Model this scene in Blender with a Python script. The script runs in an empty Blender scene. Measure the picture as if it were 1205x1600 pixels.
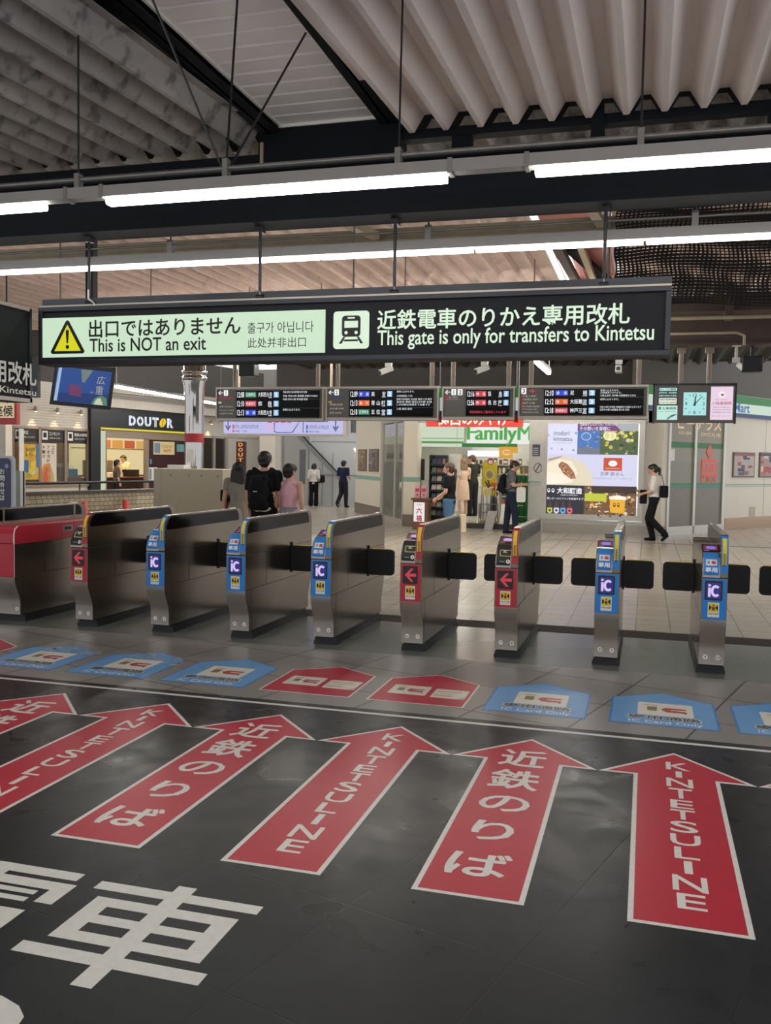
import bpy, bmesh, math, random
from mathutils import Vector, Matrix
random.seed(11)
S = bpy.context.scene
COL = S.collection
PI = math.pi

# ------------------------------------------------------------------ camera, world, exposure
CAM_H, YAW, PITCH, ROLL, FPX = 1.6112, math.radians(15.9099), math.radians(-3.1516), math.radians(0.9539), 1428.0
def _axes():
    r = Vector((math.cos(YAW), math.sin(YAW), 0)); fw = Vector((-math.sin(YAW), math.cos(YAW), 0)); up = Vector((0, 0, 1))
    f2 = fw * math.cos(PITCH) + up * math.sin(PITCH); u2 = up * math.cos(PITCH) - fw * math.sin(PITCH)
    return r * math.cos(ROLL) + u2 * math.sin(ROLL), u2 * math.cos(ROLL) - r * math.sin(ROLL), f2
CR, CU, CF = _axes()
cam = bpy.data.cameras.new('camera'); camo = bpy.data.objects.new('camera', cam); COL.objects.link(camo)
cam.sensor_fit = 'VERTICAL'; cam.sensor_height = 36.0; cam.lens = FPX / 1600 * 36.0
cam.clip_start = 0.05; cam.clip_end = 200
M = Matrix((CR, CU, -CF)).transposed().to_4x4(); M.translation = Vector((0, 0, CAM_H)); camo.matrix_world = M
S.camera = camo
S.view_settings.view_transform = 'Standard'; S.view_settings.look = 'None'
S.view_settings.gamma = 1.0; S.view_settings.use_curve_mapping = False
S.view_settings.exposure = 0.3
W = bpy.data.worlds.new('daylight'); S.world = W; W.use_nodes = True
W.node_tree.nodes['Background'].inputs[0].default_value = (0.95, 0.97, 1.0, 1)
W.node_tree.nodes['Background'].inputs[1].default_value = 1.0
TUBE = 11.0            # emission of the fluorescent tubes
S.cycles.max_bounces = 6; S.cycles.diffuse_bounces = 3; S.cycles.glossy_bounces = 4; S.cycles.transparent_max_bounces = 8
S.cycles.caustics_reflective = False; S.cycles.caustics_refractive = False; S.cycles.sample_clamp_indirect = 4.0

# ------------------------------------------------------------------ measuring helpers (photograph 1205 x 1600 -> metres at a known depth)
def ray(x, y): return CF + CR * ((x - 602.5) / FPX) - CU * ((y - 800) / FPX)
def at(x, y, Y):
    d = ray(x, y); return d * (Y / d.y) + Vector((0, 0, CAM_H))
def atz(x, y, z=0.0):
    d = ray(x, y); return d * ((z - CAM_H) / d.z) + Vector((0, 0, CAM_H))
def rect(x0, y0, x1, y1, Y):
    a, b, c, d = at(x0, y0, Y), at(x1, y1, Y), at(x0, y1, Y), at(x1, y0, Y)
    return (a.x + c.x) / 2, (b.x + d.x) / 2, (c.z + b.z) / 2, (a.z + d.z) / 2      # x0, x1, z0, z1
class Plane:                                                     # an upright wall through two ground points
    def __init__(s, a, b):
        s.a = Vector((a[0], a[1], 0)); s.d = Vector((b[0] - a[0], b[1] - a[1], 0)).normalized(); s.n = Vector((s.d.y, -s.d.x, 0))
    def sz(s, x, y):
        r = ray(x, y); t = s.n.dot(s.a - Vector((0, 0, 0))) / s.n.dot(r); q = r * t
        return (q - s.a).dot(s.d), q.z + CAM_H
    def rect(s, x0, y0, x1, y1):
        a, b, c, d = s.sz(x0, y0), s.sz(x1, y1), s.sz(x0, y1), s.sz(x1, y0)
        return (a[0] + c[0]) / 2, (b[0] + d[0]) / 2, (c[1] + b[1]) / 2, (a[1] + d[1]) / 2
    def p(s, u, z, out=0.0): return s.a + s.d * u + s.n * out + Vector((0, 0, z))

# ------------------------------------------------------------------ materials
def lin(h):
    h = h.lstrip('#'); o = []
    for i in (0, 2, 4):
        c = int(h[i:i + 2], 16) / 255; o.append(c / 12.92 if c <= .04045 else ((c + .055) / 1.055) ** 2.4)
    return (o[0], o[1], o[2], 1)
MATS = {}
def mat(name, col, rough=.5, metal=0., emit=0., var=.06, scale=9., bump=0., spec=.5, aniso=0., stretch=(1, 1, 1)):
    if name in MATS: return MATS[name]
    m = bpy.data.materials.new(name); m.use_nodes = True; nt = m.node_tree; b = nt.nodes['Principled BSDF']
    c = lin(col); b.inputs['Roughness'].default_value = rough; b.inputs['Metallic'].default_value = metal
    b.inputs['Specular IOR Level'].default_value = spec
    if aniso: b.inputs['Anisotropic'].default_value = aniso
    tc = nt.nodes.new('ShaderNodeTexCoord'); mp = nt.nodes.new('ShaderNodeMapping'); mp.inputs['Scale'].default_value = stretch
    nz = nt.nodes.new('ShaderNodeTexNoise'); nz.inputs['Scale'].default_value = scale; nz.inputs['Detail'].default_value = 4
    nt.links.new(tc.outputs['Object'], mp.inputs[0]); nt.links.new(mp.outputs[0], nz.inputs['Vector'])
    mx = nt.nodes.new('ShaderNodeMix'); mx.data_type = 'RGBA'
    mx.inputs[6].default_value = tuple(max(0, k * (1 - 2 * var)) for k in c[:3]) + (1,)
    mx.inputs[7].default_value = tuple(min(1, k * (1 + 2 * var)) for k in c[:3]) + (1,)
    nt.links.new(nz.outputs[0], mx.inputs[0]); nt.links.new(mx.outputs[2], b.inputs['Base Color'])
    if emit:
        nt.links.new(mx.outputs[2], b.inputs['Emission Color']); b.inputs['Emission Strength'].default_value = emit
        for l in list(b.inputs['Base Color'].links): nt.links.remove(l)
        b.inputs['Base Color'].default_value = (.01, .01, .01, 1)
    if bump:
        bp = nt.nodes.new('ShaderNodeBump'); bp.inputs['Strength'].default_value = bump; bp.inputs['Distance'].default_value = .01
        nt.links.new(nz.outputs[0], bp.inputs['Height']); nt.links.new(bp.outputs[0], b.inputs['Normal'])
    MATS[name] = m
    return m
def glow(col, s=1.0): return mat('glow_%s_%g' % (col.strip('#'), s), col, .4, 0, s * (.82 if s < 3 else 1), .02)
def paint(col, rough=.5): return mat('paint_%s_%g' % (col.strip('#'), rough), col, rough, 0, 0, .04)

# ------------------------------------------------------------------ text outlines
TMP = bpy.data.scenes.new('text_workshop')
_G = {}
def glyphs(s, bold=0.0):
    k = (s, bold)
    if k in _G: return _G[k]
    cu = bpy.data.curves.new('t', 'FONT'); cu.body = s; cu.size = 1; cu.offset = bold; cu.resolution_u = 3
    o = bpy.data.objects.new('t', cu); TMP.collection.objects.link(o); vl = TMP.view_layers[0]; vl.update()
    me = bpy.data.meshes.new_from_object(o.evaluated_get(vl.depsgraph))
    v = [(p.co.x, p.co.y) for p in me.vertices]; f = [tuple(p.vertices) for p in me.polygons]
    bpy.data.objects.remove(o); bpy.data.curves.remove(cu); bpy.data.meshes.remove(me)
    x0 = min(p[0] for p in v); y0 = min(p[1] for p in v); w = max(p[0] for p in v) - x0; h = max(p[1] for p in v) - y0
    _G[k] = ([(p[0] - x0, p[1] - y0) for p in v], f, max(w, 1e-6), max(h, 1e-6))
    return _G[k]

# ------------------------------------------------------------------ mesh builder
class MB:
    def __init__(s): s.v = []; s.f = []; s.mi = []; s.sm = []; s.mats = []
    def mid(s, m):
        if m not in s.mats: s.mats.append(m)
        return s.mats.index(m)
    def add(s, vs, fs, m, smooth=False):
        n = len(s.v); k = s.mid(m); s.v += [tuple(p) for p in vs]
        for f in fs: s.f.append(tuple(i + n for i in f)); s.mi.append(k); s.sm.append(smooth)
        return s
    def box(s, x0, x1, y0, y1, z0, z1, m):
        return s.hexa([(x0, y0, z0), (x1, y0, z0), (x1, y1, z0), (x0, y1, z0), (x0, y0, z1), (x1, y0, z1), (x1, y1, z1), (x0, y1, z1)], m)
    def hexa(s, v, m):
        return s.add(v, [(3, 2, 1, 0), (4, 5, 6, 7), (0, 1, 5, 4), (1, 2, 6, 5), (2, 3, 7, 6), (3, 0, 4, 7)], m)
    def wbox(s, P, u0, u1, z0, z1, o0, o1, m):                  # box on an upright Plane: along, height, outwards
        return s.hexa([P.p(u0, z0, o1), P.p(u1, z0, o1), P.p(u1, z0, o0), P.p(u0, z0, o0), P.p(u0, z1, o1), P.p(u1, z1, o1), P.p(u1, z1, o0), P.p(u0, z1, o0)], m)
    def ring(s, x0, x1, z0, z1, y0, y1, tb, tt, ts, m):             # upright rectangular frame, four butted members
        return s.box(x0, x1, y0, y1, z0, z0 + tb, m).box(x0, x1, y0, y1, z1 - tt, z1, m).box(x0, x0 + ts, y0, y1, z0 + tb, z1 - tt, m).box(x1 - ts, x1, y0, y1, z0 + tb, z1 - tt, m)
    def bar(s, p0, p1, w, h, m):                                # rectangular bar between two points
        p0, p1 = Vector(p0), Vector(p1); d = (p1 - p0).normalized()
        a = d.cross(Vector((0, 0, 1)));
        a = Vector((1, 0, 0)) if a.length < 1e-4 else a.normalized()
        b = a.cross(d).normalized(); a = a * w / 2; b = b * h / 2
        return s.hexa([p0 - a - b, p0 + a - b, p1 + a - b, p1 - a - b, p0 - a + b, p0 + a + b, p1 + a + b, p1 - a + b], m)
    def prism(s, poly, ax, a, b, m, smooth=False):
        n = len(poly)
        def q(p, t): return {'x': (t, p[0], p[1]), 'y': (p[0], t, p[1]), 'z': (p[0], p[1], t)}[ax]
        vs = [q(p, a) for p in poly] + [q(p, b) for p in poly]
        s.add(vs, [tuple(range(n))[::-1], tuple(range(n, 2 * n))], m)
        return s.add(vs, [(i, (i + 1) % n, n + (i + 1) % n, n + i) for i in range(n)], m, smooth)
    def cyl(s, p0, p1, r0, m, r1=None, n=14, smooth=True):
        r1 = r0 if r1 is None else r1; p0, p1 = Vector(p0), Vector(p1); d = (p1 - p0).normalized()
        a = d.orthogonal().normalized(); b = d.cross(a); vs = []
        for p, r in ((p0, r0), (p1, r1)):
            vs += [p + (a * math.cos(2 * PI * i / n) + b * math.sin(2 * PI * i / n)) * r for i in range(n)]
        s.add(vs, [tuple(range(n))[::-1], tuple(range(n, 2 * n))], m)
        return s.add(vs, [(i, (i + 1) % n, n + (i + 1) % n, n + i) for i in range(n)], m, smooth)
    def tube(s, pts, r, m, n=8):
        for a, b in zip(pts, pts[1:]):
            s.cyl(a, b, r, m, n=n)
        return s
    def ell(s, c, r, m, nu=16, nv=10):
        vs = [(c[0], c[1], c[2] - r[2])]
        for j in range(1, nv):
            t = -PI / 2 + PI * j / nv
            vs += [(c[0] + r[0] * math.cos(t) * math.cos(2 * PI * i / nu), c[1] + r[1] * math.cos(t) * math.sin(2 * PI * i / nu), c[2] + r[2] * math.sin(t)) for i in range(nu)]
        vs.append((c[0], c[1], c[2] + r[2])); L = len(vs) - 1; fs = []
        for i in range(nu):
            k = (i + 1) % nu; fs.append((0, 1 + k, 1 + i)); fs.append((L, L - nu + i, L - nu + k))
            for j in range(nv - 2): fs.append((1 + j * nu + i, 1 + j * nu + k, 1 + (j + 1) * nu + k, 1 + (j + 1) * nu + i))
        return s.add(vs, fs, m, True)
    def lathe(s, c, prof, m, n=20):
        vs = []; k = len(prof)
        for i in range(n):
            a = 2 * PI * i / n; vs += [(c[0] + r * math.cos(a), c[1] + r * math.sin(a), c[2] + z) for r, z in prof]
        fs = [(i * k + j, ((i + 1) % n) * k + j, ((i + 1) % n) * k + j + 1, i * k + j + 1) for i in range(n) for j in range(k - 1)]
        return s.add(vs, fs, m, True)
    def flat(s, o, u, v, poly, m):                              # flat polygon (2-D points) on a surface
        o, u, v = Vector(o), Vector(u), Vector(v)
        return s.add([o + u * p[0] + v * p[1] for p in poly], [tuple(range(len(poly)))], m)
    def fr(s, o, u, v, x0, x1, y0, y1, m): return s.flat(o, u, v, [(x0, y0), (x1, y0), (x1, y1), (x0, y1)], m)
    def disc(s, o, u, v, cx, cy, rx, ry, m, n=20, a0=0, a1=2 * PI):
        k = n if a1 - a0 > 6.28 else n + 1
        return s.flat(o, u, v, [(cx + rx * math.cos(a0 + (a1 - a0) * i / n), cy + ry * math.sin(a0 + (a1 - a0) * i / n)) for i in range(k)], m)
    def text(s, t, o, u, v, w, h, m, bold=.0, thick=0., cx=False):
        if bold > .013 and any(ord(c) > 0x2E80 for c in t) and not thick:        # heavier strokes: a few shifted layers
            o, u, v = Vector(o), Vector(u).normalized(), Vector(v).normalized(); V, F, gw, gh = glyphs(t, .008); H_ = h if h is not None else gh * w / gw
            W__ = w if w is not None else gw * h / gh; d = (bold - .006) * (H_ if len(t) > 1 else (H_ + W__) / 2); n = u.cross(v) * .00012
            for q, (a, c) in enumerate(((0, 0), (1, 0), (-1, 0), (0, 1), (0, -1))): s.text(t, o + u * d * a + v * d * c + n * q, u, v, w, h, m, .008, 0, cx)
            return s
        V, F, gw, gh = glyphs(t, bold); o, u, v = Vector(o), Vector(u).normalized(), Vector(v).normalized()
        if w is None: w = gw * h / gh
        if h is None: h = gh * w / gw
        if cx: o = o - u * w / 2 - v * h / 2
        P = [o + u * (p[0] / gw * w) + v * (p[1] / gh * h) for p in V]
        if not thick: return s.add(P, F, m)
        nrm = u.cross(v) * thick; n = len(P); ed = {}
        for f in F:
            for a, b in zip(f, f[1:] + f[:1]): ed[(a, b)] = 1
        side = [(a, b, n + b, n + a) for (a, b) in ed if (b, a) not in ed]
        return s.add(P + [p + nrm for p in P], [tuple(i + n for i in f) for f in F] + [f[::-1] for f in F] + [q[::-1] for q in side], m)
    def build(s, name, parent=None, bevel=0., world=False, label=None, flatn=False, loc=None):
        me = bpy.data.meshes.new(name); V = s.v
        if world and parent is not None:
            q = parent; T = Matrix.Identity(4)
            while q is not None: T = Matrix.LocRotScale(q.location, q.rotation_euler, q.scale) @ T; q = q.parent
            T = T.inverted(); V = [T @ Vector(p) for p in V]
        if loc is not None: V = [Vector(p) - Vector(loc) for p in V]
        me.from_pydata(V, [], s.f)
        for m in s.mats: me.materials.append(m)
        me.polygons.foreach_set('material_index', s.mi); me.polygons.foreach_set('use_smooth', s.sm)
        if not flatn:
            bm = bmesh.new(); bm.from_mesh(me); bmesh.ops.recalc_face_normals(bm, faces=bm.faces); bm.to_mesh(me); bm.free()
        me.update()
        o = bpy.data.objects.new(name, me); COL.objects.link(o)
        if loc is not None: o.location = loc
        if parent is not None: o.parent = parent
        if bevel:
            b = o.modifiers.new('bevel', 'BEVEL'); b.width = bevel; b.segments = 2; b.limit_method = 'ANGLE'; b.angle_limit = .6
        if label: o['label'] = label
        return o
def thing(name, label, cat, loc=(0, 0, 0), rz=0., group=None):
    o = bpy.data.objects.new(name, None); COL.objects.link(o); o.location = loc; o.rotation_euler = (0, 0, rz); o.empty_display_size = .1
    o['label'] = label; o['category'] = cat
    if group: o['group'] = group
    return o
def tag(o, label, cat, group=None, kind=None):
    o['label'] = label; o['category'] = cat
    if group: o['group'] = group
    if kind: o['kind'] = kind
    return o
def struct(o, label=None, cat=None):
    o['kind'] = 'structure'
    if label: o['label'] = label; o['category'] = cat or o.name.split('.')[0].replace('_', ' ')
    return o
X_, Y_, Z_ = Vector((1, 0, 0)), Vector((0, 1, 0)), Vector((0, 0, 1))
def rrect(x0, x1, y0, y1, r, n=4):
    pts = []
    for cx, cy, a in ((x1 - r, y1 - r, 0), (x0 + r, y1 - r, PI / 2), (x0 + r, y0 + r, PI), (x1 - r, y0 + r, 1.5 * PI)):
        pts += [(cx + r * math.cos(a + PI / 2 * i / n), cy + r * math.sin(a + PI / 2 * i / n)) for i in range(n + 1)]
    return pts
def nodes(m): return m.node_tree, m.node_tree.nodes['Principled BSDF']

WHITE = paint('#E6E4DC', .45); BLACK = paint('#15161A', .4); DARK = paint('#14181D', .55); STEEL = mat('brushed_steel', '#A79F95', .30, 1.0, 0, .07, 14, 0, .5, .5, (1, 1, 9))
GREYP = paint('#8F8C86', .5); PIPE = mat('galvanised_pipe', '#8B8884', .45, .6, 0, .1); CREAM = paint('#CFC6B4', .5); LEDW = glow('#F4F7FF', 1.15)
# ================================================================== SETTING: floor
def granite():
    m = mat('granite_tiles', '#86796D', .30, 0, 0, .0, 6, 0, .5); nt, b = nodes(m)
    tc = nt.nodes.new('ShaderNodeTexCoord'); mp = nt.nodes.new('ShaderNodeMapping'); mp.inputs['Rotation'].default_value = (0, 0, math.radians(16.3))
    nt.links.new(tc.outputs['Object'], mp.inputs[0])
    br = nt.nodes.new('ShaderNodeTexBrick'); br.offset = 0; br.inputs['Scale'].default_value = 1; br.inputs['Brick Width'].default_value = .66; br.inputs['Row Height'].default_value = .66
    br.inputs['Mortar Size'].default_value = .007; br.inputs['Mortar Smooth'].default_value = .1
    br.inputs['Color1'].default_value = lin('#8E8983'); br.inputs['Color2'].default_value = lin('#827D77'); br.inputs['Mortar'].default_value = lin('#2A2725')
    nt.links.new(mp.outputs[0], br.inputs[0])
    sp = nt.nodes.new('ShaderNodeTexNoise'); sp.inputs['Scale'].default_value = 160; sp.inputs['Detail'].default_value = 2; nt.links.new(tc.outputs['Object'], sp.inputs['Vector'])
    bl = nt.nodes.new('ShaderNodeTexNoise'); bl.inputs['Scale'].default_value = 1.6; bl.inputs['Detail'].default_value = 5; nt.links.new(tc.outputs['Object'], bl.inputs['Vector'])
    mr = nt.nodes.new('ShaderNodeMapRange'); mr.inputs[1].default_value = .3; mr.inputs[2].default_value = .7; mr.inputs[3].default_value = .62; mr.inputs[4].default_value = 1.3; nt.links.new(sp.outputs[0], mr.inputs[0])
    mx = nt.nodes.new('ShaderNodeMix'); mx.data_type = 'RGBA'; mx.blend_type = 'MULTIPLY'; mx.inputs[0].default_value = 1
    nt.links.new(br.outputs[0], mx.inputs[6]); nt.links.new(mr.outputs[0], mx.inputs[7]); nt.links.new(mx.outputs[2], b.inputs['Base Color'])
    r2 = nt.nodes.new('ShaderNodeMapRange'); r2.inputs[3].default_value = .3; r2.inputs[4].default_value = .42; nt.links.new(bl.outputs[0], r2.inputs[0]); nt.links.new(r2.outputs[0], b.inputs['Roughness'])
    return m
def beige_tiles():
    m = mat('beige_tiles', '#A89D8C', .25, 0, 0, 0); nt, b = nodes(m)
    tc = nt.nodes.new('ShaderNodeTexCoord'); mp = nt.nodes.new('ShaderNodeMapping'); mp.inputs['Location'].default_value = (.06, .03, 0)
    nt.links.new(tc.outputs['Object'], mp.inputs[0])
    br = nt.nodes.new('ShaderNodeTexBrick'); br.offset = 0; br.inputs['Scale'].default_value = 1; br.inputs['Brick Width'].default_value = .331; br.inputs['Row Height'].default_value = .331
    br.inputs['Mortar Size'].default_value = .005; br.inputs['Color1'].default_value = lin('#B3A797'); br.inputs['Color2'].default_value = lin('#AA9E8E'); br.inputs['Mortar'].default_value = lin('#4E463D')
    nt.links.new(mp.outputs[0], br.inputs[0]); nt.links.new(br.outputs[0], b.inputs['Base Color'])
    nz = nt.nodes.new('ShaderNodeTexNoise'); nz.inputs['Scale'].default_value = 2; nt.links.new(tc.outputs['Object'], nz.inputs['Vector'])
    r2 = nt.nodes.new('ShaderNodeMapRange'); r2.inputs[3].default_value = .2; r2.inputs[4].default_value = .26; nt.links.new(nz.outputs[0], r2.inputs[0]); nt.links.new(r2.outputs[0], b.inputs['Roughness'])
    return m
def vinyl():
    m = mat('black_vinyl', '#2B2C2E', .4, 0, 0, 0, spec=.17); nt, b = nodes(m)
    tc = nt.nodes.new('ShaderNodeTexCoord'); mp = nt.nodes.new('ShaderNodeMapping'); mp.inputs['Rotation'].default_value = (0, 0, math.radians(16.3)); nt.links.new(tc.outputs['Object'], mp.inputs[0])
    br = nt.nodes.new('ShaderNodeTexBrick'); br.offset = 0; br.inputs['Scale'].default_value = 1; br.inputs['Brick Width'].default_value = .66; br.inputs['Row Height'].default_value = .66; br.inputs['Mortar Size'].default_value = .004; br.inputs['Mortar Smooth'].default_value = .8
    nt.links.new(mp.outputs[0], br.inputs[0])
    n1 = nt.nodes.new('ShaderNodeTexNoise'); n1.inputs['Scale'].default_value = 1.3; n1.inputs['Detail'].default_value = 6; nt.links.new(tc.outputs['Object'], n1.inputs['Vector'])
    n2 = nt.nodes.new('ShaderNodeTexNoise'); n2.inputs['Scale'].default_value = 3; n2.inputs['Detail'].default_value = 8; n2.inputs['Distortion'].default_value = 1.2; nt.links.new(mp.outputs[0], n2.inputs['Vector'])
    n3 = nt.nodes.new('ShaderNodeTexNoise'); n3.inputs['Scale'].default_value = 55; n3.inputs['Detail'].default_value = 3; nt.links.new(tc.outputs['Object'], n3.inputs['Vector'])
    cr = nt.nodes.new('ShaderNodeValToRGB'); cr.color_ramp.elements[0].position = .3; cr.color_ramp.elements[0].color = lin('#0C0F14'); cr.color_ramp.elements[1].position = .75; cr.color_ramp.elements[1].color = lin('#191D24')
    nt.links.new(n1.outputs[0], cr.inputs[0])
    mx = nt.nodes.new('ShaderNodeMix'); mx.data_type = 'RGBA'; mx.inputs[7].default_value = lin('#050507'); nt.links.new(br.outputs['Fac'], mx.inputs[0]); nt.links.new(cr.outputs[0], mx.inputs[6]); nt.links.new(mx.outputs[2], b.inputs['Base Color'])
    r2 = nt.nodes.new('ShaderNodeMapRange'); r2.inputs[1].default_value = .3; r2.inputs[2].default_value = .7; r2.inputs[3].default_value = .25; r2.inputs[4].default_value = .42; nt.links.new(n2.outputs[0], r2.inputs[0]); nt.links.new(r2.outputs[0], b.inputs['Roughness'])
    ad = nt.nodes.new('ShaderNodeMath'); ad.operation = 'MULTIPLY_ADD'; ad.inputs[1].default_value = .10; nt.links.new(n3.outputs[0], ad.inputs[0]); nt.links.new(n1.outputs[0], ad.inputs[2])
    a2 = nt.nodes.new('ShaderNodeMath'); a2.operation = 'MULTIPLY_ADD'; a2.inputs[1].default_value = -4; nt.links.new(br.outputs['Fac'], a2.inputs[0]); nt.links.new(ad.outputs[0], a2.inputs[2])
    bp = nt.nodes.new('ShaderNodeBump'); bp.inputs['Strength'].default_value = .09; bp.inputs['Distance'].default_value = .01; nt.links.new(a2.outputs[0], bp.inputs['Height']); nt.links.new(bp.outputs[0], b.inputs['Normal'])
    return m
GRAN, BEIGE, VINYL = granite(), beige_tiles(), vinyl()
struct(MB().box(-12, 5, -4, 7.32, -.1, 0, GRAN).build('floor'), 'speckled grey granite tile floor in front of the ticket gates', 'floor')
STRIP = mat('polished_grey_floor', '#6E726B', .2, 0, 0, .05, 2.5)
struct(MB().box(-12, 5, 7.32, 8.82, -.1, 0, STRIP).build('floor'), 'polished grey green floor strip between the ticket gates', 'floor')
struct(MB().box(-12, 5, 8.82, 9.2, -.1, .001, mat('brown_edging', '#40372F', .7, 0, 0, .1, 9, 0, .15)).build('trim_1'), 'brown stone band across the floor behind the gates', 'trim')
struct(MB().box(-22, 9, 9.2, 36, -.1, 0, BEIGE).build('floor'), 'beige square tile concourse floor beyond the gates', 'floor')
struct(MB().box(-12, 5, 19.82, 19.93, -.02, .002, mat('brown_line', '#54463C', .4)).build('trim_2'), 'thin brown floor line in front of the shops', 'trim')

# black printed floor mat with white border line
MAT_F = thing('floor_mat', 'large black vinyl floor mat with white edge line in the foreground', 'floor mat', (-2, 2, 0))
MB().box(-9, 4, -3, 5.62, .0005, .002, VINYL).build('sheet', MAT_F, world=True)
DECW = mat('decal_white', '#D9D7D0', .42, 0, 0, .07, 30, .05); DECR = mat('decal_red', '#B72037', .36, 0, 0, .05, 9, .06, .16); DECB = mat('decal_blue', '#5E9BD1', .4, 0, 0, .05, 12)
DECB2 = mat('decal_dark_blue', '#2F78BE', .4); DECK = mat('decal_black', '#1A1A1C', .4)
MB().box(-9, 4, 5.508, 5.545, .002, .0026, DECW).build('border_line', MAT_F, world=True)

def inset(poly, d):
    n = len(poly); out = []
    for i in range(n):
        p0, p1, p2 = Vector(poly[i - 1]), Vector(poly[i]), Vector(poly[(i + 1) % n])
        e1, e2 = (p1 - p0).normalized(), (p2 - p1).normalized(); n1, n2 = Vector((-e1.y, e1.x)), Vector((-e2.y, e2.x))
        b = (n1 + n2).normalized(); out.append(tuple(p1 + b * (d / max(.25, b.dot(n1)))))
    return out
ARR = [(0, .432), (-.392, 0), (-.2125, 0), (-.2125, -1.609), (.2125, -1.609), (.2125, 0), (.392, 0)]
def _rows(x, ys): return [atz(x, y).y for y in ys]
EN_Y = _rows(1060, (1193, 1206.5, 1217.5, 1233, 1251, 1266, 1283.5, 1304, 1324, 1345, 1368, 1396, 1424))
JP_Y = [_rows(790, q) for q in ((1170.7, 1196.1), (1202.5, 1232.6), (1244.6, 1269.3), (1287, 1317.5), (1338.5, 1377))]
ENW = dict(K=.125, I=.032, N=.13, T=.11, E=.105, S=.12, U=.125, L=.10)
arrow_labels = ['red floor arrow with stacked English letters, rightmost whole arrow on the black mat', 'red floor arrow with Japanese characters, second arrow from the right',
    'red floor arrow with stacked English letters, between two Japanese arrows in the mat centre', 'red floor arrow with Japanese characters, left of centre on the mat',
    'red floor arrow with stacked English letters, cut off by the left photo edge', 'red floor arrow with Japanese characters, far left corner of the arrow row', 'red floor arrow just cut off beyond the right photo edge']
for k in range(-1, 6):
    cx, cy = .1943 - .7903 * k, 4.8813
    t = thing('floor_arrow', arrow_labels[k] if k >= 0 else arrow_labels[6], 'floor arrow', (cx, cy, .0022), 0, 'red arrows printed along the mat')
    MB().prism(ARR, 'z', 0, .0006, DECW).build('white_outline', t)
    MB().prism(inset(ARR, .021), 'z', .0002, .0011, DECR).build('red_field', t)
    L = MB()
    if k % 2 == 0:
        for i, ch in enumerate('KINTETSULINE'):
            y1, y0 = EN_Y[i] - cy, EN_Y[i + 1] - cy; w = ENW[ch]; hh = (y1 - y0) * .86
            L.text(ch, (.015 - w / 2, y1 - hh, .0014), X_, Y_, w, hh, DECW, .012)
    else:
        for i, ch in enumerate('近鉄のりば'):
            y1, y0 = JP_Y[i][0] - cy, JP_Y[i][1] - cy; w = (.245, .25, .235, .18, .25)[i]
            L.text(ch, (-.005 - w / 2, y0, .0014), X_, Y_, w, y1 - y0, DECW, .018)
    L.build('lettering', t, flatn=True)

# big white characters at the bottom left of the mat
t = thing('floor_character', 'big white Japanese character for car on the black mat, bottom left', 'floor lettering', (-1.61, 2.68, .0022), 0, 'big white characters on the mat')
def rects(rs):
    b = MB()
    for i, (x0, x1, y0, y1) in enumerate(rs): b.box(x0, x1, y0, y1, .0022, .0025 + .00012 * i, DECW)
    return b
rects([(-1.942, -1.28, 2.912, 2.972), (-1.888, -1.325, 2.802, 2.862), (-1.888, -1.325, 2.688, 2.742), (-1.888, -1.325, 2.568, 2.628), (-1.888, -1.812, 2.628, 2.802), (-1.4, -1.325, 2.628, 2.802),
       (-1.946, -1.272, 2.455, 2.52), (-1.645, -1.57, 2.343, 3.023)]).build('strokes', t, world=True)
t = thing('floor_character', 'big white Japanese character for electricity, cut by the left photo edge', 'floor lettering', (-2.4, 2.68, .0022), 0, 'big white characters on the mat')
rects([(-2.68, -2.035, 2.94, 3.0), (-2.74, -2.01, 2.85, 2.91), (-2.085, -2.01, 2.755, 2.85), (-2.74, -2.665, 2.755, 2.85), (-2.41, -2.335, 2.7, 3.0), (-2.30, -2.12, 2.80, 2.83), (-2.30, -2.12, 2.745, 2.775), (-2.62, -2.44, 2.80, 2.83), (-2.62, -2.44, 2.745, 2.775),
       (-2.68, -2.07, 2.63, 2.69), (-2.68, -2.07, 2.53, 2.575), (-2.68, -2.61, 2.43, 2.69), (-2.14, -2.07, 2.43, 2.69), (-2.68, -2.07, 2.41, 2.46), (-2.41, -2.335, 2.34, 2.69), (-2.41, -2.02, 2.34, 2.385)]).build('strokes', t, world=True)
t = thing('floor_character', 'big white rounded stroke of a further character at the bottom left corner', 'floor lettering', (-1.72, 2.1, .0022), 0, 'big white characters on the mat')
MB().prism([(-1.95, 2.235), (-1.80, 2.232), (-1.72, 2.205), (-1.672, 2.165), (-1.66, 2.12), (-1.668, 2.05), (-1.72, 1.98), (-1.80, 1.95), (-1.80, 2.0), (-1.76, 2.04), (-1.75, 2.1), (-1.77, 2.14), (-1.82, 2.165), (-1.95, 2.17)], 'z', .0022, .0028, DECW).build('strokes', t, world=True)

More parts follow.
